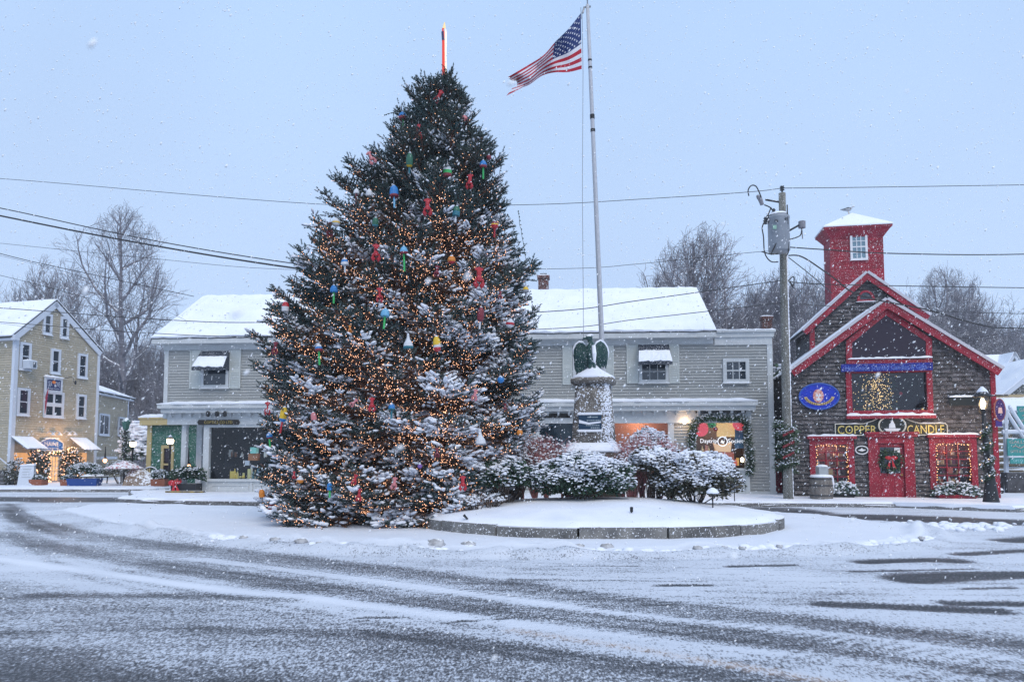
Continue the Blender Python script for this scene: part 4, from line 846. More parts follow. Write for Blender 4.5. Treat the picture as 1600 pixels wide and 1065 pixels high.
L.new(c2, bs_.inputs['Base Color']); rg = mrg(mask, 0, 1, .45, .75); L.new(ma('SUBTRACT', rg, ma('MULTIPLY', wa.outputs['Fac'], -.15)), bs_.inputs['Roughness']); bs_.inputs['Specular IOR Level'].default_value = .10
bp2 = nn('ShaderNodeBump'); bp2.inputs['Strength'].default_value = .5; bp2.inputs['Distance'].default_value = .02; L.new(ma('ADD', s_, ma('MULTIPLY', gnoise(14), .6)), bp2.inputs['Height']); L.new(bp2.outputs[0], bs_.inputs['Normal'])
go = npmesh('ground', V, F_, mg); go['kind'] = 'structure'
line = polydist(X, Y, curve(gp2([(800, 985), (900, 1000), (1000, 1015), (1150, 1040), (1350, 1075)]))); line = smooth((.09-line)/.06)
for nm_, arr in (('cover', cov), ('wet', wet), ('line', line)):
    a = go.data.attributes.new(nm_, 'FLOAT', 'POINT'); a.data.foreach_set('value', arr.ravel().astype(np.float32))
go.data.polygons.foreach_set('use_smooth', np.ones(len(go.data.polygons), dtype=bool))
# ---- pavements: raised slabs under snow
M_kerb = mat('granite_kerb', (.13, .13, .135), .8, (.19, .19, .19), 8, speck=.35)
def pavement(name, pts, h, kerb_n, label=None):
    c = curve(pts, 3); o = MB().slab(c, -.05, h).build(name, M_kerb); o['kind'] = 'structure'
    # snow blanket with a wavering edge
    b = MB(); cx = sum(p[0] for p in c)/len(c); cy = sum(p[1] for p in c)/len(c); n = len(c); vs = []; dense = []
    for i in range(n):
        (ax, ay), (bx, by) = c[i], c[(i+1) % n]; k = max(1, int(math.hypot(bx-ax, by-ay)/.4)); k = min(k, 60)
        for j in range(k): dense.append((ax+(bx-ax)*j/k, ay+(by-ay)*j/k))
    m = len(dense)
    for x, y in dense: d = Vector((cx-x, cy-y)).normalized()*rng.uniform(-.05, .06); vs.append((x+d.x, y+d.y, h-.02-rng.uniform(0, .05)))
    for x, y in dense: d = Vector((cx-x, cy-y)).normalized()*.12; vs.append((x+d.x, y+d.y, h+.05+rng.uniform(0, .03)))
    fs = [(i, (i+1) % m, (i+1) % m+m, i+m) for i in range(m)]+[tuple(range(m, 2*m))]
    area = sum(dense[i][0]*dense[(i+1) % m][1]-dense[(i+1) % m][0]*dense[i][1] for i in range(m))
    if area < 0: fs = [f[::-1] for f in fs]
    s = b.add(vs, fs).build(name+'_snow', M_snow); s['kind'] = 'structure'
pavement('pavement', gp2([(180, 784), (260, 787), (420, 789), (800, 790.5), (1200, 791.5), (1400, 793), (1700, 795)])+[(40, 44), (8, 40), (-14.5, 33)]+gp2([(215, 778)]), .12, 0)
pavement('pavement_far', [(-70, 33.9), (-40, 33.9), (-22, 33.9), (gnd(250, 768).x, 33.9), (gnd(280, 766).x, 34.6), (-15, 48), (-20, 60), (-70, 60)], .13, 0)
# ---- plowed bank of lumps along the island's edge
b = MB(); bd_ = MB(); edge = curve(gp2([(250, 836), (330, 846), (400, 852), (520, 860), (650, 865), (800, 868), (950, 869), (1100, 867), (1250, 863), (1390, 856), (1450, 846)]), 12)
for i in range(950):
    p = rng.choice(edge); q = (p[0]+rng.gauss(0, .18), p[1]+.16+rng.gauss(0, .09)); r_ = rng.uniform(.02, .065)*(1.5 if rng.random() < .1 else 1); b.ell((q[0], q[1], .05+r_*.3), r_*1.3, r_, r_*.75, 7, 5, .5, .18)
for i in range(90): q = gnd(rng.gauss(1500, 50), rng.gauss(824, 3)); r_ = rng.uniform(.03, .11); b.ell((q.x, q.y, .02), r_*1.4, r_, r_*.7, 7, 5, .5, .2)
o = b.build('snowbank', M_snow, smooth=True); tag(o, kind='stuff')
lumps = [(603, 856, 13), (643, 857, 12), (680, 859, 22), (732, 859, 16), (790, 861, 14), (820, 862, 9), (905, 861, 12), (948, 862, 15), (1090, 864, 12), (1132, 862, 8), (1160, 863, 9), (1218, 860, 8), (470, 853, 14), (430, 850, 12), (500, 856, 10), (380, 846, 10), (1440, 846, 8)]
M_slush = mat('gray_slush', (.30, .295, .30), .8, (.55, .56, .58), 7, snow=.05, bump=.4)
M_slushs = M_slush
for k, (px, py, w) in enumerate(lumps):
    p = gnd(px, py+4); r_ = w/1150*p.y*.62; o = MB().ell((0, 0, r_*.3), r_*1.1, r_*.8, r_*.6, 12, 8, .5, .22).build('slush_lump', M_slush, smooth=True); o.location = (p.x, p.y, .10)
    tag(o, 'lump of grey plowed slush on the edge of the snowy traffic island', 'snow lump', 'slush lumps along the island')
# ---- round planter: granite wall, snow mound
PC = (2.05, 17.25); PAx, PBx = 4.12, 3.2
wall = thing('planter_wall', 'low curved wall of grey granite blocks holding the snowy mound', 'stone wall', (PC[0], PC[1], 0))
angs = [math.pi+.12+i*(math.pi*2)/15 for i in range(15)]
M_gran = mat('granite_block', (.20, .195, .185), .8, (.11, .11, .11), 2.2, speck=.3, bump=.3, snow=.2, tint=.25)
for i, a in enumerate(angs):
    a0, a1 = a+.006, a+2*math.pi/15-.006; vs = []; n = 6
    for j in range(n+1):
        q = a0+(a1-a0)*j/n
        for k, z in ((1.0, -.03), (1.0, .29), (.935, .30), (.935, -.03)): vs.append((PAx*k*math.cos(q), PBx*k*math.sin(q), z+(.02*math.sin(i*2.3) if z > 0 else 0)))
    fs = []
    for j in range(n):
        for k in range(4): fs.append((j*4+k, j*4+(k+1) % 4, (j+1)*4+(k+1) % 4, (j+1)*4+k))
    fs += [(0, 3, 2, 1), tuple(n*4+k for k in range(4))]; MB().add(vs, [f[::-1] for f in fs], rng.random()).build('block', M_gran, wall)
def moundz(x, y):
    r_ = math.hypot((x-PC[0])/PAx, (y-PC[1])/PBx); return .30+.34*(1-min(1, r_)**2)
nr_, na_ = 26, 96; vs = []; 
for i in range(nr_+1):
    for j in range(na_):
        a = 2*math.pi*j/na_; r_ = .985*i/nr_; x, y = PC[0]+PAx*r_*math.cos(a), PC[1]+PBx*r_*math.sin(a); e = 1 if i < nr_ else 0
        vs.append((x, y, moundz(x, y)+.045*e+.03*e*(float(vnoise(np.array([x]), np.array([y]), .55, 3)[0])-.5)-(0 if e else .03)))
fs = [(i*na_+j, i*na_+(j+1) % na_, (i+1)*na_+(j+1) % na_, (i+1)*na_+j) for i in range(nr_) for j in range(na_)]
o = MB().add(vs, [f[::-1] for f in fs]).build('snow_mound', M_snow, smooth=True); o['kind'] = 'structure'
# ================================================================ MONUMENT, EAGLE, FLAG POLE
MY = 18.6; mc = at(928, 700, MY); ppm = 1150/MY
mon = thing('stone_monument', 'tall tapering granite pedestal with blue plaque rising from the planted mound', 'monument', (mc.x, MY, 0), R(-14))
M_mon = mat('monument_granite', (.20, .185, .165), .85, (.12, .11, .10), 5, speck=.3, bump=.5, bs=25, snow=.15)
def sq(w, z, p=5., n=40): return [(w*math.copysign(abs(math.cos(a))**(2/p), math.cos(a)), w*math.copysign(abs(math.sin(a))**(2/p), math.sin(a)), z) for a in [2*math.pi*i/n for i in range(n)]]
def stack(rings, m, nm, parent, smooth_=True):
    n = len(rings[0]); vs = [v for r_ in rings for v in r_]; fs = [(i*n+j, i*n+(j+1) % n, (i+1)*n+(j+1) % n, (i+1)*n+j) for i in range(len(rings)-1) for j in range(n)]
    fs += [tuple(range(n-1, -1, -1)), tuple(range((len(rings)-1)*n, len(rings)*n))]; return MB().add(vs, fs).build(nm, m, parent, smooth=smooth_)
stack([sq(.72, .3, 9), sq(.72, 1.70, 9), sq(.70, 1.74, 9), sq(.60, 1.86, 7)], mat('brown_base', (.13, .10, .085), .85, (.09, .07, .06), 6, snow=.2, speck=.2), 'base', mon, False)
stack([sq(.74, 1.745, 8), sq(.73, 1.80, 8), sq(.60, 1.95, 6), sq(.52, 1.98, 6)], M_snow, 'base_snow', mon)
stack([sq(.535, 1.87), sq(.50, 2.4), sq(.455, 3.0), sq(.425, 3.47)], M_mon, 'shaft', mon)
stack([sq(.44, 3.44, 4), sq(.545, 3.47, 4), sq(.555, 3.56, 4), sq(.53, 3.60, 4)], M_mon, 'cap', mon)
stack([sq(.54, 3.585, 3), sq(.53, 3.64, 3), sq(.36, 3.74, 2.5), sq(.17, 3.86, 2), sq(.04, 4.0, 2)], M_snow, 'cap_snow', mon)
b = MB(); b.box(-.3, .26, -.535, -.40, 2.27, 2.66); pq = b.build('plaque', mat('plaque_blue', (.015, .045, .09), .4), mon)
b = MB(); b.box(-.32, .28, -.55, -.41, 2.66, 2.72); b.box(-.32, .28, -.55, -.41, 2.24, 2.30); b.prism([(-.29, 2.54), (-.05, 2.47), (.25, 2.5), (.25, 2.46), (-.05, 2.42), (-.29, 2.46)], -.55, -.536); b.build('snow', M_snow, pq)
b = MB(); 
for zz_, x0_, x1_ in ((2.60, -.08, .16), (2.52, -.1, .22), (2.40, -.12, .2), (2.34, .0, .2)):
    x = x0_
    while x < x1_: w_ = rng.uniform(.015, .04); b.box(x, x+w_, -.541, -.5355, zz_-.012, zz_+.015); x += w_+.012
b.build('inscription', mat('bronze_pale', (.35, .42, .45), .5), pq)
b = MB()
for i in range(900):
    z = rng.uniform(1.9, 3.5); u = rng.gauss(.55, .5); a = -math.pi/2+u*1.1; w_ = .535-(z-1.87)*.068; p = 5.
    x, y = w_*math.copysign(abs(math.cos(a))**(2/p), math.cos(a)), w_*math.copysign(abs(math.sin(a))**(2/p), math.sin(a)); r_ = rng.uniform(.008, .026); b.ell((x, y, z), r_, r_, r_*.9, 5, 3)
b.build('blown_snow', M_snow, mon)['kind'] = 'stuff'
# eagle
eg = thing('eagle_statue', 'dark green bronze eagle with spread wings and snow on its back atop the pedestal', 'statue', (mc.x, MY, 3.6))
M_brz = mat('bronze_green', (.018, .055, .06), .55, (.03, .08, .07), 12, speck=.22, snow=.25, bump=.6, bs=60)
def ec(x, y): p = at(885+x/11.83, 520+y/11.83, MY); return (p.x, p.z)
for nm_, pts, s in (('wing', [(345, 225), (300, 180), (240, 168), (180, 215), (142, 300), (135, 400), (150, 480), (150, 560), (160, 650), (205, 755), (235, 700), (262, 745), (285, 690), (320, 715), (345, 640), (385, 600), (400, 470), (400, 300)], -1), ('wing', [(515, 262), (560, 190), (630, 150), (700, 190), (750, 260), (778, 360), (772, 460), (758, 560), (738, 660), (712, 600), (690, 640), (660, 600), (635, 650), (590, 620), (560, 560), (525, 480), (505, 380)], 1)):
    pp = [ec(*q) for q in pts]; cx2 = sum(p[0] for p in pp)/len(pp); b = MB(); n = len(pp)
    f = lambda x: MY-.05+.35*abs(x-mc.x)
    vs = [(x, f(x)-.03, z) for x, z in pp]+[(x, f(x)+.05, z) for x, z in pp]; cz2 = sum(p[1] for p in pp)/n; vs += [(cx2, f(cx2)-.10, cz2), (cx2, f(cx2)+.10, cz2)]
    fs = [(i, (i+1) % n, 2*n) for i in range(n)]+[((i+1) % n+n, i+n, 2*n+1) for i in range(n)]+[(i+n, (i+1) % n+n, (i+1) % n, i) for i in range(n)]; b.add(vs, fs)
    for q in range(9):   # feather ridges fanning down the wing
        t = q/8; top = Vector(ec(*( (370-170*t, 250-30*t) if s < 0 else (540+150*t, 260-40*t)))); bot = Vector(ec(*((360-190*t, 610+90*t*(1-t)) if s < 0 else (560+190*t, 600-20*t))))
        b.tube([(top.x, f(top.x)-.09, top.y), ((top.x+bot.x)/2, f((top.x+bot.x)/2)-.11, (top.y+bot.y)/2), (bot.x, f(bot.x)-.05, bot.y)], [.015, .022, .012], 5)
    w_ = b.build('wing', M_brz, eg, world=True)
    top = [pp[i] for i in ((0, 1, 2, 3, 4, 5) if s < 0 else (0, 1, 2, 3, 4, 5, 6))]; MB().tube([(x, f(x), z+.015) for x, z in top], [.02]+[.035]*(len(top)-2)+[.012], 6).build('snow', M_snow, w_, world=True)
pa_ = [ec(*q) for q in ((480, 690), (470, 600), (462, 480), (455, 360), (450, 260), (440, 180), (430, 130), (425, 100))]
b = MB(); b.tube([(x, MY-.06, z) for x, z in pa_], [.05, .10, .125, .13, .10, .07, .065, .05], 12); h0 = ec(410, 125); b.ell((h0[0], MY-.09, h0[1]+.04), .095, .08, .075, 10, 7); b.tube([(h0[0]-.06, MY-.1, h0[1]+.03), (h0[0]-.15, MY-.11, h0[1]+.01), (h0[0]-.17, MY-.11, h0[1]-.04)], [.04, .025, .005], 6)
b.build('body', M_brz, eg, world=True, smooth=True)
b = MB(); q0 = ec(440, 660); b.prism([ec(400, 540), ec(360, 720), ec(440, 745), ec(520, 740), ec(570, 700), ec(520, 540)], MY-.02, MY+.08); b.build('tail', M_brz, eg, world=True)
b = MB()
for xx in (425, 505): p = ec(xx, 600); q = ec(xx, 700); b.tube([(p[0], MY-.12, p[1]), (q[0], MY-.16, q[1]-.03)], [.05, .03], 7)
b.build('leg', M_brz, eg, world=True)
b = MB(); h1 = ec(425, 85); b.ell((h1[0]+.02, MY-.07, h1[1]+.05), .08, .07, .03, 9, 5); b.tube([(ec(490, 250)[0], MY-.17, ec(490, 250)[1]), (ec(500, 400)[0], MY-.2, ec(500, 400)[1]), (ec(505, 560)[0], MY-.17, ec(505, 560)[1])], [.05, .06, .03], 7); b.build('snow', M_snow, eg, world=True)
# pole
PY = 20.6; pb = at(941.5, 560, PY); pt = at(918, 8, PY); dirp = (pt-pb).normalized(); base = pb-dirp*(pb.z/dirp.z)
fp = thing('flag_pole', 'tall white flag pole rising behind the eagle monument', 'flag pole', base)
b = MB(); L_ = (pt-base).length; b.tube([base+dirp*(L_*i/8) for i in range(9)], [.085-.035*i/8 for i in range(9)], 14); b.build('pole', mat('pole_paint', (.50, .52, .57), .45, (.40, .42, .46), 7, stretch=(8, 8, 1), speck=.12), fp, world=True, smooth=True)
b = MB()
for t in (.885, .87, .655): q = at(930, 190, PY) if t < 0 else base+dirp*(L_*t); b.tube([q, q+dirp*.05], .06, 12)
q1 = at(926, 186, PY); q1 = base+dirp*((q1.z-base.z)/dirp.z); b.tube([q1, q1+dirp*.13], .068, 12); q1 = base+dirp*((at(926, 206, PY).z-base.z)/dirp.z); b.tube([q1, q1+dirp*.08], .07, 12); b.build('collar', M_black, fp, world=True)
b = MB(); b.tube([pt-dirp*.1, pt+dirp*.16], .02, 6); b.ell(tuple(pt+dirp*.2), .05, .05, .05, 10, 6); b.tube([pt-dirp*.05+Vector((.09, 0, 0)), pt-dirp*.07+Vector((-.10, 0, -.0)), pt-dirp*.2+Vector((-.15, 0, -.05))], .03, 6); b.build('finial', mat('dull_metal', (.25, .27, .3), .4, metal=.6), fp, world=True)
b = MB(); b.tube([at(909.5, 20, PY), at(911, 112, PY), at(910, 300, PY), at(912, 560, PY-.3)], .009, 4); b.tube([at(907.5, 12, PY), at(908.5, 30, PY)], .01, 4); b.build('halyard', mat('rope_gray', (.2, .21, .23), .8), fp, world=True)
# flag
top = curve([(907.5, 21), (888, 45), (868, 64), (850, 84), (826, 99), (794, 117)], 8); bot = curve([(909, 108), (888, 113), (866, 113.5), (846, 119), (824, 134), (800, 139)], 8)
NS, NT = 40, 39
def resamp(c, n):
    L = [0]
    for i in range(1, len(c)): L.append(L[-1]+math.hypot(c[i][0]-c[i-1][0], c[i][1]-c[i-1][1]))
    return [(np.interp(k/n*L[-1], L, [p[0] for p in c]), np.interp(k/n*L[-1], L, [p[1] for p in c])) for k in range(n+1)]
T_, B_ = resamp(top, NS), resamp(bot, NS)
def fpt(s, t, off=0.0):
    i = min(NS-1, int(s*NS)); f = s*NS-i; tx_, ty_ = [T_[i][k]*(1-f)+T_[i+1][k]*f for k in (0, 1)]; bx_, by_ = [B_[i][k]*(1-f)+B_[i+1][k]*f for k in (0, 1)]
    g = t + .10*s*math.sin(math.pi*t)*1.2 - .02*math.sin(2*math.pi*t)
    x, y = tx_+(bx_-tx_)*g, ty_+(by_-ty_)*g; bulge = math.sin(math.pi*t)
    x -= 4*s*bulge*math.sin(5*s); y += 4*s*math.sin(math.pi*t*2+1)*(1-t)
    if s > .85 and t > .8: y += (s-.85)/.15*(t-.8)/.2*11; x -= (s-.85)/.15*(t-.8)/.2*9
    if s > .85 and .35 < t < .8: x += (s-.85)/.15*6
    d = .32*math.sin(s*9-t*3.2)*s**.6+.14*math.sin(s*19+t*5)*s-.5*s+.35*t*s
    p = at(x, y, PY-.1+d+off); return p
flag = thing('american_flag', 'stars and stripes flag flying crumpled in the wind near the pole top', 'flag', at(908, 60, PY))
bm_ = {k: MB() for k in 'rwb'}
for i in range(NS):
    for j in range(NT):
        s, t = (i+.5)/NS, (j+.5)/NT; k = 'b' if (s < .4 and j < 21) else ('r' if (j//3) % 2 == 0 else 'w')
        q = [fpt(i/NS, j/NT), fpt((i+1)/NS, j/NT), fpt((i+1)/NS, (j+1)/NT), fpt(i/NS, (j+1)/NT)]; bm_[k].add(q, [(0, 1, 2, 3)])
for k, (nm_, c) in {'r': ('red_stripes', (.38, .012, .03)), 'w': ('white_stripes', (.60, .62, .68)), 'b': ('canton', (.012, .03, .13))}.items(): bm_[k].build(nm_, mat('flag_'+nm_, c, .8, speck=.08), flag, world=True, smooth=True)
b = MB()
for r_ in range(9):
    for c_ in range(6 if r_ % 2 == 0 else 5):
        s = .4*(c_+.5+(0 if r_ % 2 == 0 else .5))/6; t = (7/13)*(r_+.7)/9.4
        for sg_ in (-.012, .012):
            vs = []
            for k in range(10): a = math.pi/2+math.pi*k/5; rr_ = (.0225 if k % 2 == 0 else .0095); vs.append(fpt(min(1, max(0, s+rr_*math.cos(a)*.62)), min(1, max(0, t-rr_*math.sin(a))), sg_))
            b.add(vs+[fpt(s, t, sg_)], [(i, (i+1) % 10, 10) for i in range(10)])
b.build('stars', mat('star_white', (.7, .72, .78), .8), flag, world=True)
# ================================================================ SHRUBS
M_leafd = mat('boxwood_leaf', (.022, .055, .035), .6, (.035, .07, .04), 14, tint=.6)
M_leafo = mat('olive_leaf', (.055, .07, .045), .7, (.09, .075, .055), 9, tint=.6)
M_twig = mat('shrub_twig', (.10, .07, .055), .85, (.07, .055, .05), 9, speck=.25)
M_redtwig = mat('red_twig', (.55, .22, .24), .7, (.40, .20, .17), 6, tint=.5, speck=.2)
def shrub(name, label, c, rx, ry, rz, nleaf, ls, lm, snowf, stems=0, lift=0.0, cat='shrub', group=None, snr=.031, flat=.55):
    t = thing(name, label, cat, c, 0, group); g = MB(); s = MB(); st = MB(); r = rng
    # lumpy shell of leaf clumps: directions with noise-modulated radius
    ph = [(r.uniform(0, 6.28), r.uniform(0, 6.28), r.randint(2, 6)) for _ in range(4)]
    for i in range(nleaf):
        a = r.random()*2*math.pi; zc_ = r.uniform(-.75 if lift == 0 else -.35, 1); q = math.sqrt(max(0, 1-zc_*zc_)); lump = 1+.13*sum(math.sin(k*a+p1+3*zc_)*math.cos(k*zc_+p2) for p1, p2, k in ph)/1.4
        d = (r.random()**.28)*lump; cpt = Vector((rx*q*math.cos(a)*d, ry*q*math.sin(a)*d, lift+(rz-lift)*.5*(1+zc_*d)*1.0)); out = Vector((q*math.cos(a), q*math.sin(a), zc_*.8+.35)); v = (out+Vector((r.gauss(0, .55), r.gauss(0, .55), r.gauss(0, .4)))).normalized()*ls*r.uniform(.6, 1.3); x = v.orthogonal().normalized(); x = (x*math.cos(r.random()*6)+v.normalized().cross(x)*math.sin(r.random()*6))*ls*.28
        g.add([cpt-x*.3, cpt+v*.45-x, cpt+v, cpt+v*.45+x], [(0, 1, 2, 3)], r.random())
        if r.random() < snowf*max(0, .25+zc_*.75+.25)*(.75+.75*math.sin(4*a+ph[0][0])*math.cos(5*zc_+ph[1][0]+2*a)) and d > .62: q3 = 1.0+.55*max(0, zc_); s.ell(cpt+v*.5+Vector((0, 0, snr*.5)), q3*snr*r.uniform(.7, 1.5), q3*snr*r.uniform(.7, 1.5), snr*flat*r.uniform(.7, 1.3), 6, 4, .5, .2)
    for i in range(stems):
        a = r.random()*6.28; q = r.random(); st.tube([(.12*math.cos(a)*rx, .12*math.sin(a)*ry, -.05), (.4*q*rx*math.cos(a), .4*q*ry*math.sin(a), lift*.6+.1), (.85*q*rx*math.cos(a), .85*q*ry*math.sin(a), lift+(rz-lift)*.5)], [.02, .014, .006], 4)
    g.build('foliage', lm, t)
    if s.v: s.build('snow', M_snow, t)
    if stems: st.build('stem', M_twig, t)
    return t
def twigs(name, label, c, w, d, h, n, m, sn=.2, cat='shrub', group=None, fork=3, rad=.007):
    t = thing(name, label, cat, c, 0, group); b = MB(); s = MB()
    cl_ = [(rng.uniform(-.55, .55)*w, rng.uniform(-.5, .5)*d) for _ in range(7)]
    for i in range(n):
        a = rng.random()*6.28; q = rng.random()**.6; tip = Vector((w*q*math.cos(a), d*q*math.sin(a), h*rng.uniform(.75, 1.05)*(1-.35*q*q))); k_ = min(cl_, key=lambda c_: (c_[0]-tip.x*.6)**2+(c_[1]-tip.y*.6)**2+rng.uniform(0, .15)); st = Vector((k_[0]+rng.gauss(0, .025), k_[1]+rng.gauss(0, .025), -.05)); mid = st.lerp(tip, .5)+Vector((0, 0, h*.12))+Vector((rng.gauss(0, .05), rng.gauss(0, .05), 0)); tt = rng.random()
        b.tube([st, mid, tip], [rad*1.5, rad, rad*.5], 3, tt, False)
        for k in range(fork):
            p0 = mid.lerp(tip, rng.uniform(0, .8)); e = p0+Vector((rng.gauss(0, .16), rng.gauss(0, .12), rng.uniform(.08, .3)))*h*.55; b.tube([p0, e], [rad*.8, rad*.4], 3, tt, False)
            if rng.random() < sn: s.ell(p0.lerp(e, rng.random())+Vector((0, 0, .01)), .03, .025, .018, 5, 3)
            if rng.random() < sn: s.ell(tuple(e), .035, .03, .02, 5, 3)
    b.build('branches', m, t)
    if s.v: s.build('snow', M_snow, t)
    return t
def mz(px, Yd): x = (px-800)/1150*Yd; return (x, Yd, moundz(x, Yd)+.02)
shrub('boxwood', 'broad dense dark green boxwood capped with snow in front of the monument', mz(909, 16.9), 1.1, .75, 1.02, 13000, .075, M_leafd, .8, 14)
shrub('rounded_shrub', 'snow-covered evergreen shrub at the right end of the mound beside the bright garlanded window', mz(1085, 17.2), .98, .8, 1.15, 12000, .085, M_leafo, 1.0, 20, 0.0)
shrub('leggy_shrub', 'bare-legged shrub with snowy twigs just right of the boxwood', mz(1022, 17.6), .66, .6, 1.2, 4200, .07, M_leafo, .7, 26, .38)
shrub('rhododendron', 'dark leaning shrub with bare lower twigs between spruce and boxwood', mz(790, 17.0), .72, .6, .98, 3800, .085, M_leafd, .38, 40, .1)
shrub('snowy_bush', 'snow-dusted twiggy bush standing taller behind the red twigs, right of the monument', mz(1012, 19.2), .60, .5, 1.85, 2600, .055, M_leafo, .5, 20, .6)
twigs('redtwig_bush', 'thicket of reddish bare twigs right of the monument behind the snowy shrubs', mz(1008, 18.0), 1.15, .5, 1.62, 330, M_redtwig, .22, rad=.0065, fork=5)
twigs('redtwig_bush', 'spreading red-brown bare twigs left of the monument beside the spruce', mz(846, 18.2), 1.3, .5, 1.58, 330, M_redtwig, .25, rad=.0065, fork=5)
twigs('tangled_bush', 'snowy tangle of brown twigs against the right flank of the spruce', mz(790, 17.9), .8, .5, 1.55, 220, M_twig, .6)
twigs('low_twigs', 'few low bare twigs under the spruce at the left end of the mound', mz(755, 16.3), .7, .3, .35, 60, M_twig, .3)
# path lights on the mound
p = gnd(1114, 803, .40); t = thing('path_light', 'mushroom path light with a cap of snow at the right end of the mound', 'path light', (p.x, p.y, moundz(p.x, p.y)))
q = at(1114, 770, p.y).z-moundz(p.x, p.y); MB().tube([(0, 0, 0), (0, 0, q)], .015, 8).build('stake', M_black, t); MB().lathe([(.05, q-.04), (.12, q-.01), (.02, q+.05)], (0, 0, 0), 14).build('shade', M_black, t); MB().lathe([(.13, q), (.135, q+.03), (.08, q+.09), (.02, q+.12)], (0, 0, 0), 14).build('snow', M_snow, t); MB().lathe([(.07, .0), (.05, .04), (.01, .06)], (0, 0, 0), 10).build('snow_heap', M_snow, t)
p = gnd(1143, 783, .3); t = thing('torch_light', 'slim dark garden torch with copper head right of the mushroom light', 'path light', (p.x, p.y-.3, .33))
q = at(1143, 759, p.y-.3).z-.33; MB().tube([(0, 0, 0), (0, 0, q-.15)], .014, 8).build('stake', M_black, t); MB().lathe([(.03, q-.16), (.05, q-.02), (.03, q)], (0, 0, 0), 10).build('head', mat('copper_head', (.25, .12, .05), .4, metal=.5), t); MB().ell((0, 0, q+.01), .05, .05, .03, 8, 5).build('snow', M_snow, t)
p = gnd(987, 814, .34); t = thing('spot_light', 'small black stake spotlight poking out of the snow on the front of the mound', 'path light', (p.x, p.y, moundz(p.x, p.y)+.02))
MB().tube([(0, 0, 0), (0, 0, .06)], .014, 7).build('stake', M_black, t); MB().lathe([(.03, .05), (.035, .14), (.02, .15)], (0, 0, 0), 8).build('head', M_black, t)
p = gnd(729, 812, .34); t = thing('tilted_spot', 'small dark tilted spotlight in the snow near the left end of the granite wall', 'path light', (p.x, p.y, moundz(p.x, p.y)))
MB().tube([(.05, 0, 0), (-.06, 0, .12)], [.015, .03], 8).build('head', M_black, t); MB().tube([(.05, 0, -.05), (.05, 0, .02)], .012, 6).build('stake', M_black, t)
# ================================================================ TAN THREE-STOREY HOUSE (left)
hl = at(14, 758, 39.0); hr = at(147, 755, 44.2)
Hf = Frame(hl, math.atan2(hr.y-hl.y, hr.x-hl.x)); WH = (Vector((hr.x, hr.y, 0))-Vector((hl.x, hl.y, 0))).length
M_tan = mat('tan_clapboard', (0.42, 0.37, 0.275), 0.8, (0.37, 0.33, 0.25), 3, tint=.08, speck=.3)
M_wtrim = mat('white_house_trim', (0.55, 0.60, 0.68), 0.6, speck=.1)
house = thing('tan_house', 'tall tan clapboard gable house with white trim and a lit garlanded door', 'building', Hf.o, Hf.a)
hh = Hf.hit
ze = hh(14, 526)[1]; zer = hh(147, 549)[1]; ze = (ze+zer)/2; ap = hh(86, 472); mid = ap[0]
poly = [(0, 0), (WH, 0), (WH, ze), (mid, ap[1]-.2), (0, ze)]
siding(M_tan, house, poly, h=.13)
LEN = 16
# side wall toward the left, with siding in its own plane
sd = siding(M_tan, house, [(0.13, 0), (LEN, 0), (LEN, ze), (0.13, ze)], h=.13); sd.rotation_euler = (0, 0, R(90)); sd.scale = (1, 1, 1)
for v in sd.data.vertices: v.co.y = -v.co.y
sd.data.flip_normals()
MB().box(WH-.12, WH, .13, LEN, 0, ze).build('side_wall', M_tan, house)
for u0, u1, nm_ in ((-.06, .16, 0), (WH-.14, WH+.04, 1)): MB().box(u0, u1, -.06, .14, 0, ze).build('corner_board', M_wtrim, house)
b = MB(); b.box(-.32, -.03, -.3, LEN, ze-.12, ze+.14); b.build('eave', M_wtrim, house)
for s in (0, 1):
    p0 = (0-.35, ze-.05) if s == 0 else (WH+.1, ze-.05); q = rake(p0, (mid, ap[1]), 0, 0, .3); MB().prism(q, -.12, -.06).build('rake_board', M_wtrim, house)
    a, c = q[0], q[1]; ro = MB().prism([a, c, (c[0], c[1]+.1), (a[0], a[1]+.1)], -.12, LEN).build('roof', mat('roof_dark', (0,0,0)), house)
    snow_sheet((a[0], -.15, a[1]+.1), (a[0], LEN, a[1]+.1), (c[0], LEN, c[1]+.1), (c[0], -.15, c[1]+.1), .13, None, ro, nx=40, ny=16)
hw = lambda x0, y0, x1, y1, **k: window(house, Hf.rect(x0, y0, x1, y1), k.pop('fw', .13), k.pop('cols', 1), k.pop('rows', 2), M_wtrim, snow=.03, **k)
hw(66, 490, 80, 523); hw(93, 495, 106, 529); hw(29.5, 535, 47, 578); hw(77.7, 545, 93, 584); hw(120, 552.5, 135, 591); hw(25.5, 606, 45, 649); hw(67, 612, 98, 652, cols=2, mt=.12); hw(118, 616, 133, 654)
r = Hf.rect(33, 564, 46, 576); b = MB(); b.box(r[0], r[1], -.55, -.1, r[2], r[3]); ac = b.build('air_conditioner', mat('ac_case', (.5, .55, .62), .5), house); MB().box((r[0]+r[1])/2, r[1]-.08, -.57, -.551, r[2]+.06, r[3]-.06).build('grille', mat('grille', (.08, .1, .12), .6), ac); ledge_snow(ac, r[0], r[1], -.55, -.1, r[3], .06)
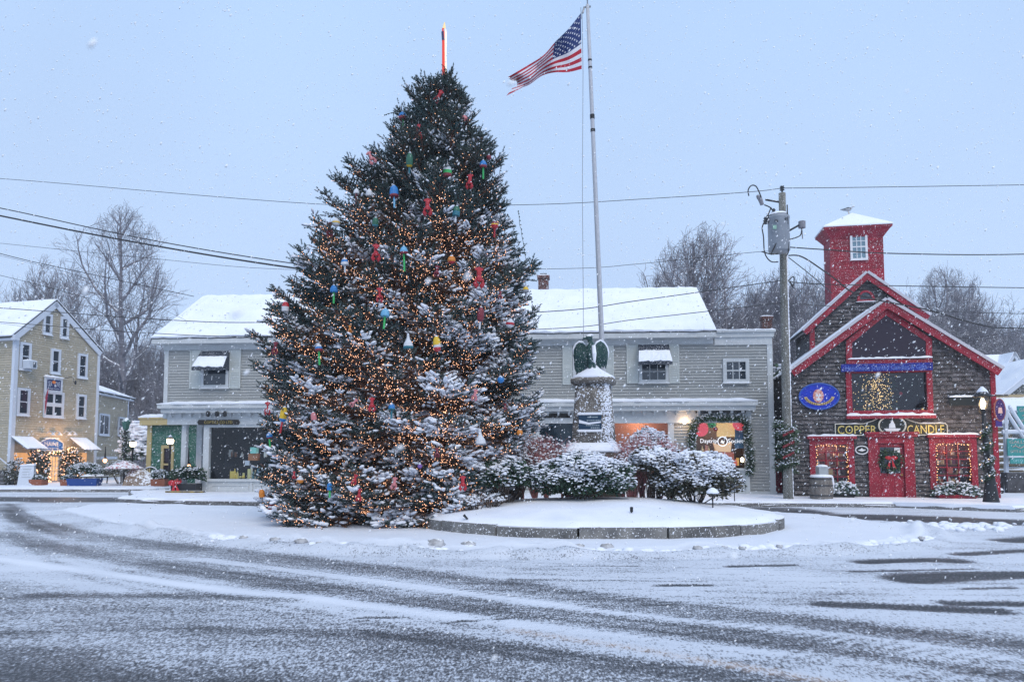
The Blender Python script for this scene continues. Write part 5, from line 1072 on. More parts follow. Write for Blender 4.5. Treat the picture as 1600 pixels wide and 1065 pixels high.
# navy sign over the double window
r = Hf.rect(70, 587, 98, 613, -.15); t = thing('navy_sign', 'navy sign in a white frame reading SEA LOVE on the tan house', 'sign', Hf.w(r[0], -.15, 0), Hf.a); w = r[1]-r[0]
MB().box(0, w, 0, .06, r[2], r[3]-.1).build('frame', M_wtrim, t); MB().box(.14, w-.14, -.02, -.001, r[2]+.13, r[3]-.22).build('panel', mat('navy', (.01, .02, .10), .5), t)
lettering('SEA   LOVE', mat('sign_pale', (.5, .55, .65), .6), t, .2, w-.2, r[2]+.32, r[2]+.62, -.02, .01); lettering('candle bar & boutique', mat('sign_pale', (0,0,0)), t, .22, w-.22, r[2]+.17, r[2]+.27, -.02, .01)
MB().ell((w*.48, -.03, r[3]-.36), .12, .01, .09, 8, 5).build('emblem', mat('orange_flame', (.7, .2, .05), .6), t); ledge_snow(t, -.02, w+.02, -.1, .1, r[3]-.1, .1)
b = MB(); b.tube([(w, .1, r[3]-.1), (w+.35, -.3, r[3]+.05)], .02, 5); b.tube([(w+.55, -.2, r[3]-.25), (w+.75, .1, r[3]+.1)], .015, 5); b.ell((w+.75, -.1, r[3]-.25), .06, .06, .14, 7, 5); b.build('lamp_arm', M_black, t)
# blue arched sign, gooseneck lamps
r = Hf.rect(62, 684, 98.5, 703.5, -.2); t = thing('blue_sign', 'bright blue arched shop sign with white lettering over the lit door', 'sign', Hf.w(r[0], -.2, 0), Hf.a); w = r[1]-r[0]; h_ = r[3]-r[2]
pr = [(0, 0), (w, 0), (w, h_*.62)]+[(w-w*i/10, h_*.62+h_*.38*math.sin(math.pi*i/10)) for i in range(1, 10)]+[(0, h_*.62)]
MB().prism([(x, z+r[2]) for x, z in pr], 0, .08).build('board', mat('sea_blue', (.02, .10, .38), .5, speck=.15), t); b = MB(); b.tube([(x, -.01, z+r[2]) for x, z in pr+pr[:1]], .03, 5); b.build('border', M_wtrim, t)
lettering('MAINE', mat('sign_pale', (0,0,0)), t, w*.2, w*.8, r[2]+h_*.36, r[2]+h_*.68, -.001, .02); lettering('gifts and cards', mat('sign_pale', (0,0,0)), t, w*.2, w*.8, r[2]+h_*.12, r[2]+h_*.26, -.001, .02); ledge_snow(t, w*.2, w*.8, -.05, .08, r[3]-.04, .06)
for px in (72, 83, 98, 107):
    c = hh(px, 677); b = MB(); b.tube([(c[0], -.02, c[1]), (c[0], -.25, c[1]+.14), (c[0], -.5, c[1]+.05)], .022, 6); b.lathe([(.03, 0), (.13, -.12), (.12, -.13)], (c[0], -.5, c[1]+.04), 10); lo = b.build('gooseneck_lamp', M_wtrim, house)
# snowy awnings
for k, (x0, x1, yt, yb) in enumerate(((16.5, 50, 682, 705), (108, 134.5, 684, 706))):
    u0, u1 = hh(x0, yt)[0], hh(x1, yt)[0]; zt = hh((x0+x1)/2, yt)[1]; d = 1.15; zb = hh((x0+x1)/2, yb+3)[1]+.25
    t = MB().sheet((u0, -d, zb), (u1, -d, zb), (u1, -.05, zt), (u0, -.05, zt), -.05); ao = t.build('awning', mat('awning_frame', (.2, .22, .26), .7), house); snow_sheet((u0, -d-.02, zb), (u1, -d-.02, zb), (u1, -.05, zt), (u0, -.05, zt), .07, None, ao, nx=14, ny=8, lump=.3)
# french door, lit
r = Hf.rect(71.5, 709, 92.5, 759); window(house, (r[0], r[1], .12, r[3]), .16, 3, 5, M_wtrim, mat('lit_pane', (.3, .15, .07), .4, (.12, .05, .03), 9, emit=(1, .55, .25), es=.8), name='door', snow=0, sill=False)
for x0, x1 in ((20, 50), (110, 134)): rr = Hf.rect(x0, 707, x1, 742); MB().box(rr[0], rr[1], -.05, -.024, rr[2], rr[3]).build('shop_window', mat('amber_pane', (.3, .14, .05), .4, (.05, .03, .03), 5, emit=(1, .5, .2), es=.5), house)
lamp('door_light', ((r[0]+r[1])/2, -1.2, 2.5), 60, .15, (1, .55, .25), parent=house)
# lit shrubs flanking the door
rng.seed(99)
def litshrub(name, lab, c, rx, ry, rz, n, nb, pot=True):
    t = shrub(name, lab, c, rx, ry, rz, n, .16, M_leafo, .25, 6, 0.0, 'shrub', 'lit shrubs by the tan house door'); b = MB()
    for i in range(nb):
        a = rng.random()*6.28; z = rng.uniform(-.8, 1); q = math.sqrt(1-z*z); b.ell((rx*q*math.cos(a)*1.03, ry*q*math.sin(a)*1.03, rz*.5*(1+z)), .022, .022, .022, 4, 2)
    o = b.build('bulb', M_bulb, t); o['kind'] = 'stuff'; return t
litshrub('lit_shrub', 'tall shrub strung with warm lights left of the french door', Hf.w(hh(59, 740, -1.0)[0], -1.0, .13), .46, .5, 1.9, 1300, 170)
litshrub('lit_shrub', 'tall shrub strung with warm lights right of the french door', Hf.w(hh(110, 740, -1.0)[0], -1.0, .13), .5, .5, 2.0, 1300, 190)
dg_ = garland_mesh([(hh(x, y)[0], -.25, hh(x, y)[1]) for x, y in ((68, 757), (68, 712), (72, 706), (93, 706), (97, 712), (97, 757))], .13, 900, M_ever, None, 'door_garland', True, leaf=.14); dg_.location = Hf.o; dg_.rotation_euler = (0, 0, Hf.a); tag(dg_, 'evergreen garland with warm lights framing the french door of the tan house', 'garland')
b = MB()
for i in range(90):
    k = rng.random(); pth = ((68, 757), (68, 708), (96, 706), (97, 757)); j = min(2, int(k*3)); f = k*3-j; x = pth[j][0]*(1-f)+pth[j+1][0]*f; y = pth[j][1]*(1-f)+pth[j+1][1]*f; c = hh(x, y); b.ell((c[0]+rng.uniform(-.1, .1), -.42, c[1]+rng.uniform(-.1, .1)), .03, .03, .03, 4, 2)
o = b.build('bulb', M_bulb, dg_); o['kind'] = 'stuff'
# house flag on a slanted staff
c = hh(57, 630); t = thing('house_flag', 'small red and white flag with navy corner drooping from a staff on the tan house', 'flag', Hf.w(hh(66, 615)[0], -.1, 0), Hf.a); z = c[1]
b = MB(); b.tube([(0, 0, z+.15), (-.5, -.9, z+.85)], .02, 6); b.build('staff', M_wtrim, t)
b = MB(); b.sheet((-.15, -.3, z+.35), (-.48, -.85, z+.75), (-.52, -.8, z-.2), (-.28, -.45, z-.55), .02); b.build('cloth', mat('house_flag_red', (.40, .02, .06), .8, speck=.1), t)
b = MB(); b.sheet((-.28, -.5, z-.2), (-.35, -.6, z-.1), (-.22, -.4, z-.75), (-.1, -.25, z-.6), .02); b.build('cloth_edge', mat('star_white2', (.6, .6, .68), .8), t)
b = MB(); b.sheet((-.45, -.88, z+.6), (-.62, -1.0, z+.3), (-.60, -.95, z+.05), (-.40, -.75, z+.2), .02); b.build('canton', mat('navy', (0,0,0)), t)
# sandwich board, planters, bench, statue-like figure
g = Hf.w(hh(35, 745)[0], -2.2, .13); t = thing('sandwich_board', 'white sandwich board on the snowy pavement left of the lit door', 'sign', gnd(36, 760, .13)+Vector((0, .3, 0)), R(10)); b = MB(); b.prism([(-.36, 0), (.36, 0), (.32, 1.05), (-.32, 1.05)], -.25, -.21); b.prism([(-.36, 0), (.36, 0), (.32, 1.05), (-.32, 1.05)], .21, .25)
vs = list(b.v); b.v = [(x, (y*(1-z*.7)), z) for x, y, z in vs]; b.build('board', M_wtrim, t); ledge_snow(t, -.33, .33, -.1, .1, 1.05, .08); b = MB()
for i in range(4): b.box(-.2+.03*(i % 2), .2-.04*(i % 3), -.262+.15*.0, -.23, .45+i*.13, .48+i*.13)
b.v = [(x, y*(1-z*.7), z) for x, y, z in b.v]; b.build('lettering', mat('board_ink', (.35, .38, .42), .7), t)
def planter(name, lab, px, py, w, h_, potm, gw, gh, snow=.5, leaf=M_leafd):
    p = gnd(px, py, .13); t = shrub(name, lab, (p.x, p.y, .13), gw, gw*.6, gh, 1100, .13, leaf, snow, 0, h_*.8, 'planter'); MB().add([(-w, -.25, 0), (w, -.25, 0), (w, .25, 0), (-w, .25, 0), (-w*1.1, -.28, h_), (w*1.1, -.28, h_), (w*1.1, .28, h_), (-w*1.1, .28, h_)], [(0, 3, 2, 1), (4, 5, 6, 7), (0, 1, 5, 4), (1, 2, 6, 5), (2, 3, 7, 6), (3, 0, 4, 7)]).build('pot', potm, t); return t
planter('blue_planter', 'long deep blue planter with snowy greens right of the lit door', 132, 760.5, .68, .42, mat('blue_pot', (.015, .06, .25), .5), .8, 1.15, .9)
planter('clay_pot', 'clay pot at the foot of the lit shrub left of the french door', 60, 759.5, .3, .35, mat('clay', (.28, .10, .06), .8), .3, .5)
planter('clay_pot', 'clay pot at the foot of the lit shrub right of the french door', 108, 760, .28, .35, mat('clay', (0,0,0)), .3, .5)
planter('clay_pot', 'clay pot beside the snowy bench in front of the green building', 250, 761, .32, .4, mat('clay', (0,0,0)), .35, .8)
def bench(px, py, lab, rot=0, w=1.5):
    p = gnd(px, py, .13); t = thing('park_bench', lab, 'bench', (p.x, p.y, .13), rot); m = M_black
    b = MB()
    for i in range(4): b.box(-w/2, w/2, -.3+i*.13, -.19+i*.13, .42, .46)
    b.build('seat', m, t); b = MB()
    n = 12; b.tube([(-w/2+w*i/n, .28, .5+.42*math.sin(math.pi*i/n)) for i in range(n+1)], .03, 6)
    for i in range(1, n): b.tube([(-w/2+w*i/n, .26, .46), (-w/2+w*i/n, .28, .5+.42*math.sin(math.pi*i/n))], .014, 5)
    b.build('backrest', m, t)
    for sx in (-1, 1):
        for sy in (-.26, .24): MB().tube([(sx*(w/2-.08), sy, 0), (sx*(w/2-.05), sy, .45)], .03, 6).build('leg', m, t)
    ledge_snow(t, -w/2, w/2, -.3, .22, .46, .08); MB().tube([(-w/2+w*i/n, .28, .54+.42*math.sin(math.pi*i/n)) for i in range(n+1)], .03, 5).build('snow', M_snow, t); return t
bench(229, 758.5, 'dark metal bench with arched back under snow in front of the green building', R(-8), 1.3); bench(147, 757.5, 'dark bench with curled arms beside the blue planter', R(60), 1.2)
b = MB(); p = gnd(8, 759, .13)
for i in range(4): b.box(p.x-2.2, p.x+.15, p.y-.3+i*.35, p.y+.2+i*.35+.0, .1+.001*i, .3+i*.2)
st_ = b.build('steps', mat('dark_steps', (.07, .07, .075), .8, snow=.45), house, world=True)
rr = MB(); p = gnd(14, 758, .13); rr.tube([(p.x, p.y, .1), (p.x, p.y, 1.1)], .04, 6); rr.tube([(p.x, p.y, 1.1), (p.x-1.6, p.y+.9, 1.9)], .035, 6); rr.tube([(p.x-1.6, p.y+.9, .9), (p.x-1.6, p.y+.9, 1.9)], .04, 6); rr.build('railing', M_wtrim, house, world=True)
p = gnd(22, 760, .13); shrub('entry_shrub', 'dark snowy shrub beside the steps at the left corner of the tan house', (p.x-.3, p.y+.5, .13), .5, .4, 1.35, 700, .14, M_leafo, .6, 4)
# annex behind
X0 = at(147, 600, 47.5); X1 = at(200, 632, 53.5); A2 = Frame(X0, math.atan2(X1.y-X0.y, X1.x-X0.x)); wA = (Vector((X1.x, X1.y))-Vector((X0.x, X0.y))).length
annex = thing('annex_building', 'lower tan wing with a snowy roof behind the right corner of the tan house', 'building', A2.o, A2.a)
zA = A2.hit(150, 616)[1]; siding(M_tan, annex, [(-1.5, 0), (wA, 0), (wA, zA), (-1.5, zA)], h=.14); MB().box(wA-.1, wA, .13, 5, 0, zA).build('side_wall', M_tan, annex); MB().box(wA-.12, wA+.05, -.05, .13, 0, zA).build('corner_board', M_wtrim, annex); MB().box(-1.5, wA+.3, -.3, .1, zA, zA+.18).build('eave', M_wtrim, annex)
zr_ = A2.hit(150, 594, 2.6)[1]; ro = MB().sheet((-1.5, -.35, zA+.19), (wA+.4, -.35, zA+.19), (-.3, 3, zr_), (-1.5, 3, zr_), -.1).build('roof', mat('roof_dark', (0,0,0)), annex); snow_sheet((-1.5, -.38, zA+.19), (wA+.45, -.38, zA+.19), (-.2, 3, zr_), (-1.5, 3, zr_), .12, None, ro, nx=16, ny=8)
window(annex, A2.rect(153, 646, 169, 680), .12, 2, 1, M_wtrim, mt=.07); window(annex, A2.rect(183, 651, 192, 681), .12, 1, 2, M_wtrim)
b = MB(); r = A2.rect(150, 714, 176, 717, -.6); b.box(r[0], r[1], -.9, 0, r[2], r[3]+.05); b.build('door_canopy', M_wtrim, annex)
# green building with yellow trim
GX = at(232, 757, 39.5); GY = at(290, 757, 38.8); E = Frame(GX, math.atan2(GY.y-GX.y, GY.x-GX.x)); wE = (GY-GX).length+1.2
green = thing('green_building', 'dark green flat-roofed shop with cream yellow trim between the two tall houses', 'building', E.o, E.a)
zE = E.hit(250, 664)[1]; M_grn = mat('green_boards', (.012, .10, .065), .65, (.015, .13, .08), 4, tint=.15, speck=.35); M_yel = mat('cream_yellow', (.50, .40, .20), .7, speck=.1)
wd_ = E.rect(256, 700, 268, 752); siding(M_grn, green, [(0, 0), (wE, 0), (wE, zE), (0, zE)], [wd_], h=.16); MB().box(0, .1, .13, 4, 0, zE).build('side_wall', M_grn, green)
MB().box(-.15, .14, -.06, .1, 0, zE).build('corner_board', M_yel, green); MB().box(-.4, wE, -.35, 4, zE, zE+.32).build('cornice', M_yel, green); fr = MB().box(-.45, wE, -.4, 4, zE+.321, zE+.40).build('flat_roof', M_yel, green); ledge_snow(fr, -.45, wE, -.42, 3, zE+.4, .16)
b = MB(); w0, w1, z0, z1 = wd_; b.box(w0-.16, w0, -.06, .05, 0, z1+.16); b.box(w1, w1+.16, -.06, .05, 0, z1+.16); b.box(w0, w1, -.06, .05, z1, z1+.16); b.box(w0, w1, -.04, .05, z1-.9, z1-.8); dd = b.build('door', M_yel, green); MB().box(w0, w1, .02, .04, z0, z1).build('pane', mat('plum_glass', (0,0,0)), dd)
# street lamps at the left
def globe_lamp(px, pyg, pyb, Yd, lab, rad=.14):
    g = at(px, pyg, Yd); t = thing('street_lamp', lab, 'street lamp', (g.x, Yd, .1), 0, 'globe lamps near the green building'); H_ = g.z-.1
    b = MB(); b.lathe([(.13, 0), (.13, .1), (.07, .2), (.06, .9), (.05, H_-.28), (.09, H_-.2), (.1, H_-.16)], (0, 0, 0), 10); b.build('post', M_black, t, smooth=True); MB().ell((0, 0, H_), rad, rad, rad*1.15, 12, 8).build('globe', M_lampglow, t, smooth=True); MB().lathe([(rad*.9, H_+.1), (rad*.5, H_+.2), (.02, H_+.27)], (0, 0, 0), 10).build('cap', M_black, t); MB().lathe([(rad*.6, H_+.2), (rad*.4, H_+.26), (.02, H_+.31)], (0, 0, 0), 10).build('snow', M_snow, t); return t
globe_lamp(207.5, 693, 757, 41, 'lit globe street lamp behind the red umbrella, left of the green building', .17); globe_lamp(266, 688.5, 757, 37.2, 'lit globe street lamp standing in front of the green door', .17)
for px, py, Yd, lab in ((164, 719, 42, 'warm glowing lantern hung low beside the tan wing'), (294, 729, 31.2, 'warm glowing lantern seen in the corner entry of the grey shop')):
    p = at(px, py, Yd); t = thing('hanging_lantern', lab, 'lantern', p); MB().ell((0, 0, 0), .11, .11, .13, 10, 6).build('glow', mat('orange_glow', (1, .6, .3), emit=(1, .5, .22), es=3.0), t); MB().lathe([(.13, .1), (.05, .2), (.02, .8)], (0, 0, 0), 8).build('hanger', M_black, t)
# garlanded post with lantern, left
p = at(193.5, 757, 40); t = thing('garlanded_post', 'dark lamp post wrapped in greenery with an unlit lantern beside the tan wing', 'street lamp', (p.x, 40, .1)); zt = at(193.5, 655, 40).z-.1; z1_ = at(193.5, 672, 40).z-.1
MB().tube([(0, 0, 0), (0, 0, z1_)], .09, 8).build('post', M_black, t); garland_mesh([(0, 0, .9), (0, 0, z1_)], .2, 500, M_ever, t, leaf=.16); b = MB(); b.lathe([(.1, z1_), (.17, z1_+.1), (.24, zt-.12), (.26, zt-.1), (.05, zt+.1)], (0, 0, 0), 6); b.build('lantern', mat('verdigris', (.05, .14, .12), .5, snow=.3), t)
# umbrella and tarp
p = at(193, 757, 36.5); t = thing('red_umbrella', 'faded red patio umbrella dusted with snow left of the tan tarp', 'umbrella', (p.x, 36.5, .1)); z_ = at(193, 719, 36.5).z-.1; b = MB(); n = 8
vs = [(0, 0, z_)]; 
for i in range(16): a = 2*math.pi*i/16; r_ = .95 if i % 2 == 0 else .85; vs.append((r_*math.cos(a), r_*math.sin(a), z_-.38+(0 if i % 2 else .0)))
b.add(vs, [(0, i+1, (i+1) % 16+1) for i in range(16)]); vs2 = [(x, y, z-.03) for x, y, z in vs]; b.add(vs2, [(0, (i+1) % 16+1, i+1) for i in range(16)]); b.build('canopy', mat('faded_red', (.42, .10, .11), .8, snow=.08, speck=.35), t); MB().tube([(0, 0, 0), (0, 0, z_+.1)], .025, 6).build('pole', M_black, t)
pts = [(195, 752), (199, 733), (206, 727), (214, 731), (224, 738), (236, 743), (244, 747)]; b = MB(); top = [at(x, y, 36.2) for x, y in pts]; vs = []
for q in top:
    for yy, k in ((-.9, 0), (-.6, .55), (-.2, 1), (.2, 1), (.6, .6), (.9, 0)): vs.append((q.x, 36.6+yy, .1+(q.z-.1)*(k if k else 0)*(1+rng.uniform(-.05, .05))))
fs = [(i*6+j, i*6+j+1, (i+1)*6+j+1, (i+1)*6+j) for i in range(len(top)-1) for j in range(5)]; b.add(vs, [f[::-1] for f in fs]); b.add([vs[k] for k in range(6)], [(0, 1, 2, 3, 4, 5)]); tp = b.build('tarp_heap', mat('tan_tarp', (.27, .20, .14), .8, (.2, .14, .1), 2, snow=.25, speck=.3), origin=(top[2].x, 36.6, .1)); tag(tp, 'tan tarpaulin stretched over a heap beside the red umbrella', 'tarp')
p = gnd(176, 759, .13); shrub('street_shrub', 'snowy bare bush behind the bench, left of the red umbrella', (p.x, p.y+.8, .13), .9, .5, 1.2, 1200, .12, M_leafo, .8, 18, .2)
# greens and bow at the grey shop's corner
c = G.w(hu(292, 760, -.4), -.4, .12); t = shrub('corner_greens', 'dark greens heaped in a planter at the left corner of the grey shop', c, .62, .45, 1.05, 2000, .13, M_leafd, .25, 0, .35, 'planter'); MB().box(-.5, .5, -.35, .35, 0, .42).build('pot', M_black, t)
b = MB(); b.ell((-.42, -.42, .45), .16, .06, .12, 8, 5); b.ell((-.18, -.42, .52), .16, .06, .12, 8, 5); b.prism([(-.32, .48), (-.42, .1), (-.28, .12)], -.46, -.42); b.prism([(-.3, .48), (-.2, .08), (-.1, .14)], -.46, -.42); b.build('bow', M_red, t)
p0, p1 = G.w(hu(258, 772, -1.0), -1.0, 0), G.w(hu(315, 772, -1.0), -1.0, 0); d_ = (p1-p0); fy = Frame(p0, G.a); o = MB().box(0, d_.length, 0, .3, .14, .26).build('parking_curb', mat('yellow_curb', (.30, .22, .05), .8, (.08, .07, .05), 5, snow=.3)); o.location = (p0.x, p0.y, 0); o.rotation_euler = (0, 0, G.a); tag(o, 'worn yellow kerb block in front of the corner planter', 'kerb')
# ================================================================ RIGHT OF THE BARN
CH = Frame(at(1562, 780, 46), R(-6))
M_cream = mat('cream_wall', (.42, .40, .31), .8, (.37, .35, .28), 4, speck=.15)
church = thing('cream_church', 'pale cream gabled building with an arched window beyond the barn', 'building', CH.o, CH.a)
ap_ = CH.hit(1583, 551); el = CH.hit(1553, 606); er = CH.hit(1613, 603)
MB().prism([(el[0], 0), (er[0], 0), (er[0], er[1]), ap_, (el[0], el[1])], 0, .2).build('wall', M_cream, church)
for p, q in ((el, ap_), (er, ap_)):
    k = rake(p, q, 0, 0, .18, ext=.3); ro = MB().prism(k, -.15, 9).build('roof', M_wtrim, church); snow_sheet((k[0][0], -.2, k[0][1]), (k[0][0], 9, k[0][1]), (k[1][0], 9, k[1][1]), (k[1][0], -.2, k[1][1]), .12, None, ro, nx=10, ny=8)
c = CH.rect(1579, 571, 1591, 586); cx2, r_ = (c[0]+c[1])/2, (c[1]-c[0])/2; arch = [(cx2-r_, c[2]), (cx2+r_, c[2])]+[(cx2+r_*math.cos(math.pi*i/10), c[3]-r_*.7+r_*.9*math.sin(math.pi*i/10)) for i in range(11)]
aw = MB().prism([((x-cx2)*1.2+cx2, (z-c[2])*1.15+c[2]-.06) for x, z in arch], -.03, -.001).build('arched_window', M_cream, church); MB().prism(arch, -.06, -.031).build('pane', M_glass, aw)
k = MB(); la, lb = CH.hit(1525, 565, 6), CH.hit(1583, 551, 6); k.sheet((el[0]-6, 0, ap_[1]-1.9), (el[0]+.0, 0, ap_[1]-2.3), (ap_[0], 1.5, ap_[1]), (ap_[0]-7, 1.5, ap_[1]-.2), .15); k.build('side_roof', M_roofsnow, church)
# grey-shingled building in front of it, cut by the frame
GS = Frame(at(1550, 780, 36), R(-6)); gs = thing('gray_gable_building', 'grey shingled gable with snowy rake behind the wooden stairs at the right edge', 'building', GS.o, GS.a)
a, b1, c1 = GS.hit(1557, 622), GS.hit(1640, 555), GS.hit(1720, 622)
siding(mat('gray_shingle', (.17, .18, .165), .85, (.13, .135, .13), 4, tint=.3, speck=.4), gs, [(a[0], 0), (c1[0], 0), (c1[0], a[1]), (b1[0], b1[1]), (a[0], a[1])], h=.14, shingle=.2)
ro = MB().prism(rake(a, b1, 0, 0, .22, ext=.3), -.3, 6).build('roof', M_wtrim, gs); k = rake(a, b1, 0, 0, .22, ext=.3); snow_sheet((k[0][0], -.33, k[0][1]), (k[0][0], 6, k[0][1]), (k[1][0], 6, k[1][1]), (k[1][0], -.33, k[1][1]), .12, None, ro, nx=10, ny=8)
r = GS.rect(1556, 616, 1612, 621, -.4); MB().box(r[0], r[1], -.45, -.36, r[2], r[3]).build('beam', mat('tan_beam', (.40, .32, .2), .8, snow=.2), gs)
r = GS.rect(1555, 628, 1640, 640, -1.2); ro = MB().sheet((r[0], -2.2, r[2]-.1), (r[1], -2.2, r[2]-.1), (r[1], -.35, r[3]+.25), (r[0], -.35, r[3]+.25), -.1).build('lean_roof', M_wtrim, gs); snow_sheet((r[0], -2.2, r[2]-.1), (r[1], -2.2, r[2]-.1), (r[1], -.35, r[3]+.25), (r[0], -.35, r[3]+.25), .1, None, ro, nx=10, ny=5)
# stairs and railings
SY = 30.0; stc = at(1575, 780, SY); stt = thing('wooden_stairs', 'snow-edged wooden stairs with white railings at the right edge', 'stairs', (stc.x, SY, 0)); M_wood = mat('stair_wood', (.24, .19, .12), .8, (.18, .15, .11), 5, snow=.35)
x0 = at(1551, 700, SY).x-.3; x1 = at(1640, 700, SY).x
for i in range(11):
    y = 755-i*10.2; z = at(1575, y, SY).z; MB().box(x0, x1, SY+i*.27, SY+i*.27+.3, z-.08, z).build('step', M_wood, stt, world=True)
    ledge_snow(stt, x0-stc.x, x1-stc.x, i*.27-.03, i*.27+.3, z, .06)
b = MB(); z = at(1575, 757, SY).z
for i in range(11): zz_ = at(1575, 755-i*10.2, SY).z; b.box(x0, x1, SY+i*.27+.05, SY+i*.27+.08, zz_-.36, zz_-.081)
b.build('riser', mat('riser_brown', (.16, .13, .08), .85, speck=.3), stt, world=True)
P = lambda x, y, d=0: at(x, y, SY-.5+d)
for pts, w in (([(1571, 650), (1573, 781)], .09), ([(1573, 640), (1571, 662)], .06)): MB().tube([P(*q) for q in pts], w, 6).build('newel_post', M_wtrim, stt, world=True)
for pts in ([(1566, 676), (1640, 674)], [(1570, 640), (1602, 690)], [(1577, 636), (1612, 690)], [(1560, 660), (1575, 660)]):
    b = MB(); b.tube([P(*q) for q in pts], .06, 6); ra = b.build('rail', M_wtrim, stt, world=True); MB().tube([P(*q)+Vector((0, 0, .07)) for q in pts], .055, 6).build('snow', M_snow, ra, world=True)
for i in range(5): MB().tube([P(1571, 700+i*15), P(1640, 699+i*15)], .022, 5).build('rail_bar', M_wtrim, stt, world=True)
b = MB(); c = at(1590, 765, SY-.6); b.box(c.x-.45, c.x+3, SY-.7, SY-.3, -.05, 1.0); b.build('planter_wall', mat('dark_stone', (.05, .05, .055), .9, (.09, .09, .1), 5, snow=.3), stt, world=True); 
M_teal = mat('teal_board', (.05, .28, .27), .6, speck=.15)
for x0_, y0_, x1_, y1_, lab in ((1575, 685, 1640, 712, 'large teal shop board hung on the stair railing'), (1579, 715, 1640, 724, 'narrow teal board just below the large teal board'), (1591, 634, 1640, 666, 'teal board high on the wall behind the stair rail')):
    d = -.8 if y0_ > 640 else 2.5; Yq = SY+d; p0, p1 = at(x0_, y1_, Yq), at(x1_, y0_, Yq); t = thing('teal_sign', lab, 'sign', (p0.x, Yq, p0.z)); w, h_ = p1.x-p0.x, p1.z-p0.z
    MB().box(0, w, 0, .05, 0, h_).build('board', M_teal, t)
    if h_ > .5:
        lettering('GALLERY', mat('teal_ink', (.45, .35, .32), .6), t, .08, w*.62, h_*.72, h_*.9, -.001, .01); lettering('GIFTS & CRAFTS', mat('teal_ink', (0,0,0)), t, .1, w*.6, h_*.2, h_*.34, -.001, .01)
        b = MB(); b.tube([(.2+.1*i, -.01, h_*.52+.05*math.sin(i*1.6)) for i in range(8)], .02, 5); b.build('wave_mark', mat('teal_ink', (0,0,0)), t)
    else: lettering('OPEN DAILY', mat('teal_ink2', (.25, .55, .58), .6), t, .1, w*.6, h_*.3, h_*.75, -.001, .01)
p = gnd(1560, 778); t = thing('round_lamp_box', 'small dark round object half buried at the foot of the stairs', 'bucket', (p.x, p.y, 0)); MB().lathe([(.14, 0), (.19, .3), (.2, .32)], (0, 0, 0), 12).build('body', M_black, t); MB().lathe([(.19, .32), (.14, .39), (.03, .42)], (0, 0, 0), 10).build('snow', M_snow, t)
# red picket fence and dark evergreen between the shop and the barn
fx0, fx1 = at(1200, 740, 29.5), at(1240, 740, 29.5); t = thing('red_fence', 'tall snow-speckled red board fence between the grey shop and the barn', 'fence', (fx0.x, 29.5, 0)); zt = at(1215, 706, 29.5).z; k = fx0.x
while k < fx1.x+.6: MB().prism([(k, 0), (k+.13, 0), (k+.13, zt-.1), (k+.065, zt), (k, zt-.1)], 29.5, 29.53).build('board', M_redwall, t, world=True); k += .145
MB().box(fx0.x, fx1.x+.6, 29.531, 29.6, zt-.5, zt-.4).build('rail', M_redwall, t, world=True); MB().box(fx0.x, fx1.x+.6, 29.531, 29.6, .4, .5).build('rail', M_redwall, t, world=True)
p = at(1219, 740, 31.5); shrub('dark_evergreen', 'dark evergreen filling the gap above the red fence', (p.x, 31.5, 0), .95, .8, 5.3, 3600, .26, M_leafd, .22, 3, .5, 'tree', snr=.1)
# ================================================================ LANTERN POST, UTILITY POLE
p = gnd(1549, 793); LY = p.y; zt = at(1535, 646, LY).z; t = thing('lantern_post', 'black garlanded lamp post with a glowing lantern at the barn right side', 'street lamp', (at(1545, 700, LY).x, LY, 0)); lx = at(1535, 620, LY).x-t.location.x
lean = lambda z: lx*z/zt
b = MB(); b.lathe([(.34, 0), (.34, .08), (.25, .14), (.22, .3), (.17, .7), (.13, 1.0), (.10, 1.1)], (0, 0, 0), 14); b.tube([(lean(1.0), 0, 1.0), (lean(zt), 0, zt)], [.10, .065], 12); b.build('post', M_black, t, smooth=True); MB().lathe([(.35, .07), (.33, .12), (.26, .15)], (0, -.02, 0), 12).build('snow', M_snow, t)
zb_, z2_ = at(1535, 641, LY).z, at(1535, 620, LY).z
b = MB(); b.lathe([(.06, zb_-.1), (.11, zb_), (.12, zb_+.02)], (lx, 0, 0), 6)
for i in range(6): a = math.pi/3*i; b.tube([(lx+.11*math.cos(a), .11*math.sin(a), zb_+.01), (lx+.22*math.cos(a), .22*math.sin(a), z2_)], .013, 4)
b.lathe([(.27, z2_), (.28, z2_+.03), (.16, z2_+.16), (.05, z2_+.24), (.03, z2_+.32)], (lx, 0, 0), 12); ln = b.build('lantern', M_black, t); MB().lathe([(.04, zb_+.05), (.07, zb_+.15), (.07, z2_-.15), (.03, z2_-.04)], (lx, 0, 0), 10).build('flame', mat('lantern_flame', (1, .8, .5), emit=(1, .66, .32), es=11), ln); MB().lathe([(.115, zb_+.02), (.2, z2_-.01)], (lx, 0, 0), 6).build('glass', M_clear, ln); MB().lathe([(.17, z2_+.16), (.12, z2_+.24), (.03, z2_+.34)], (lx, 0, 0), 10).build('snow', M_snow, ln)
lamp('lantern_light', (lx, .0, (zb_+z2_)/2+.05), 80, .07, (1, .62, .3), parent=t); lamp('lantern_spill', (lx, .9, zb_-.3), 45, .08, (1, .62, .3), parent=t)
gz = [(.12*math.cos(i*1.15)+lean(z), .12*math.sin(i*1.15), z) for i, z in [(k, .7+k*.085) for k in range(int((zt-.9)/.085))]]; ga = garland_mesh(gz, .10, 1500, M_ever, t, 'garland', True, leaf=.1); b = MB()
for q in gz[::2]: b.ell((q[0]*1.35-.1+rng.uniform(-.05, .05), q[1]-.1, q[2]), .014, .014, .016, 5, 3)
b.build('bulb', M_bulb, ga)
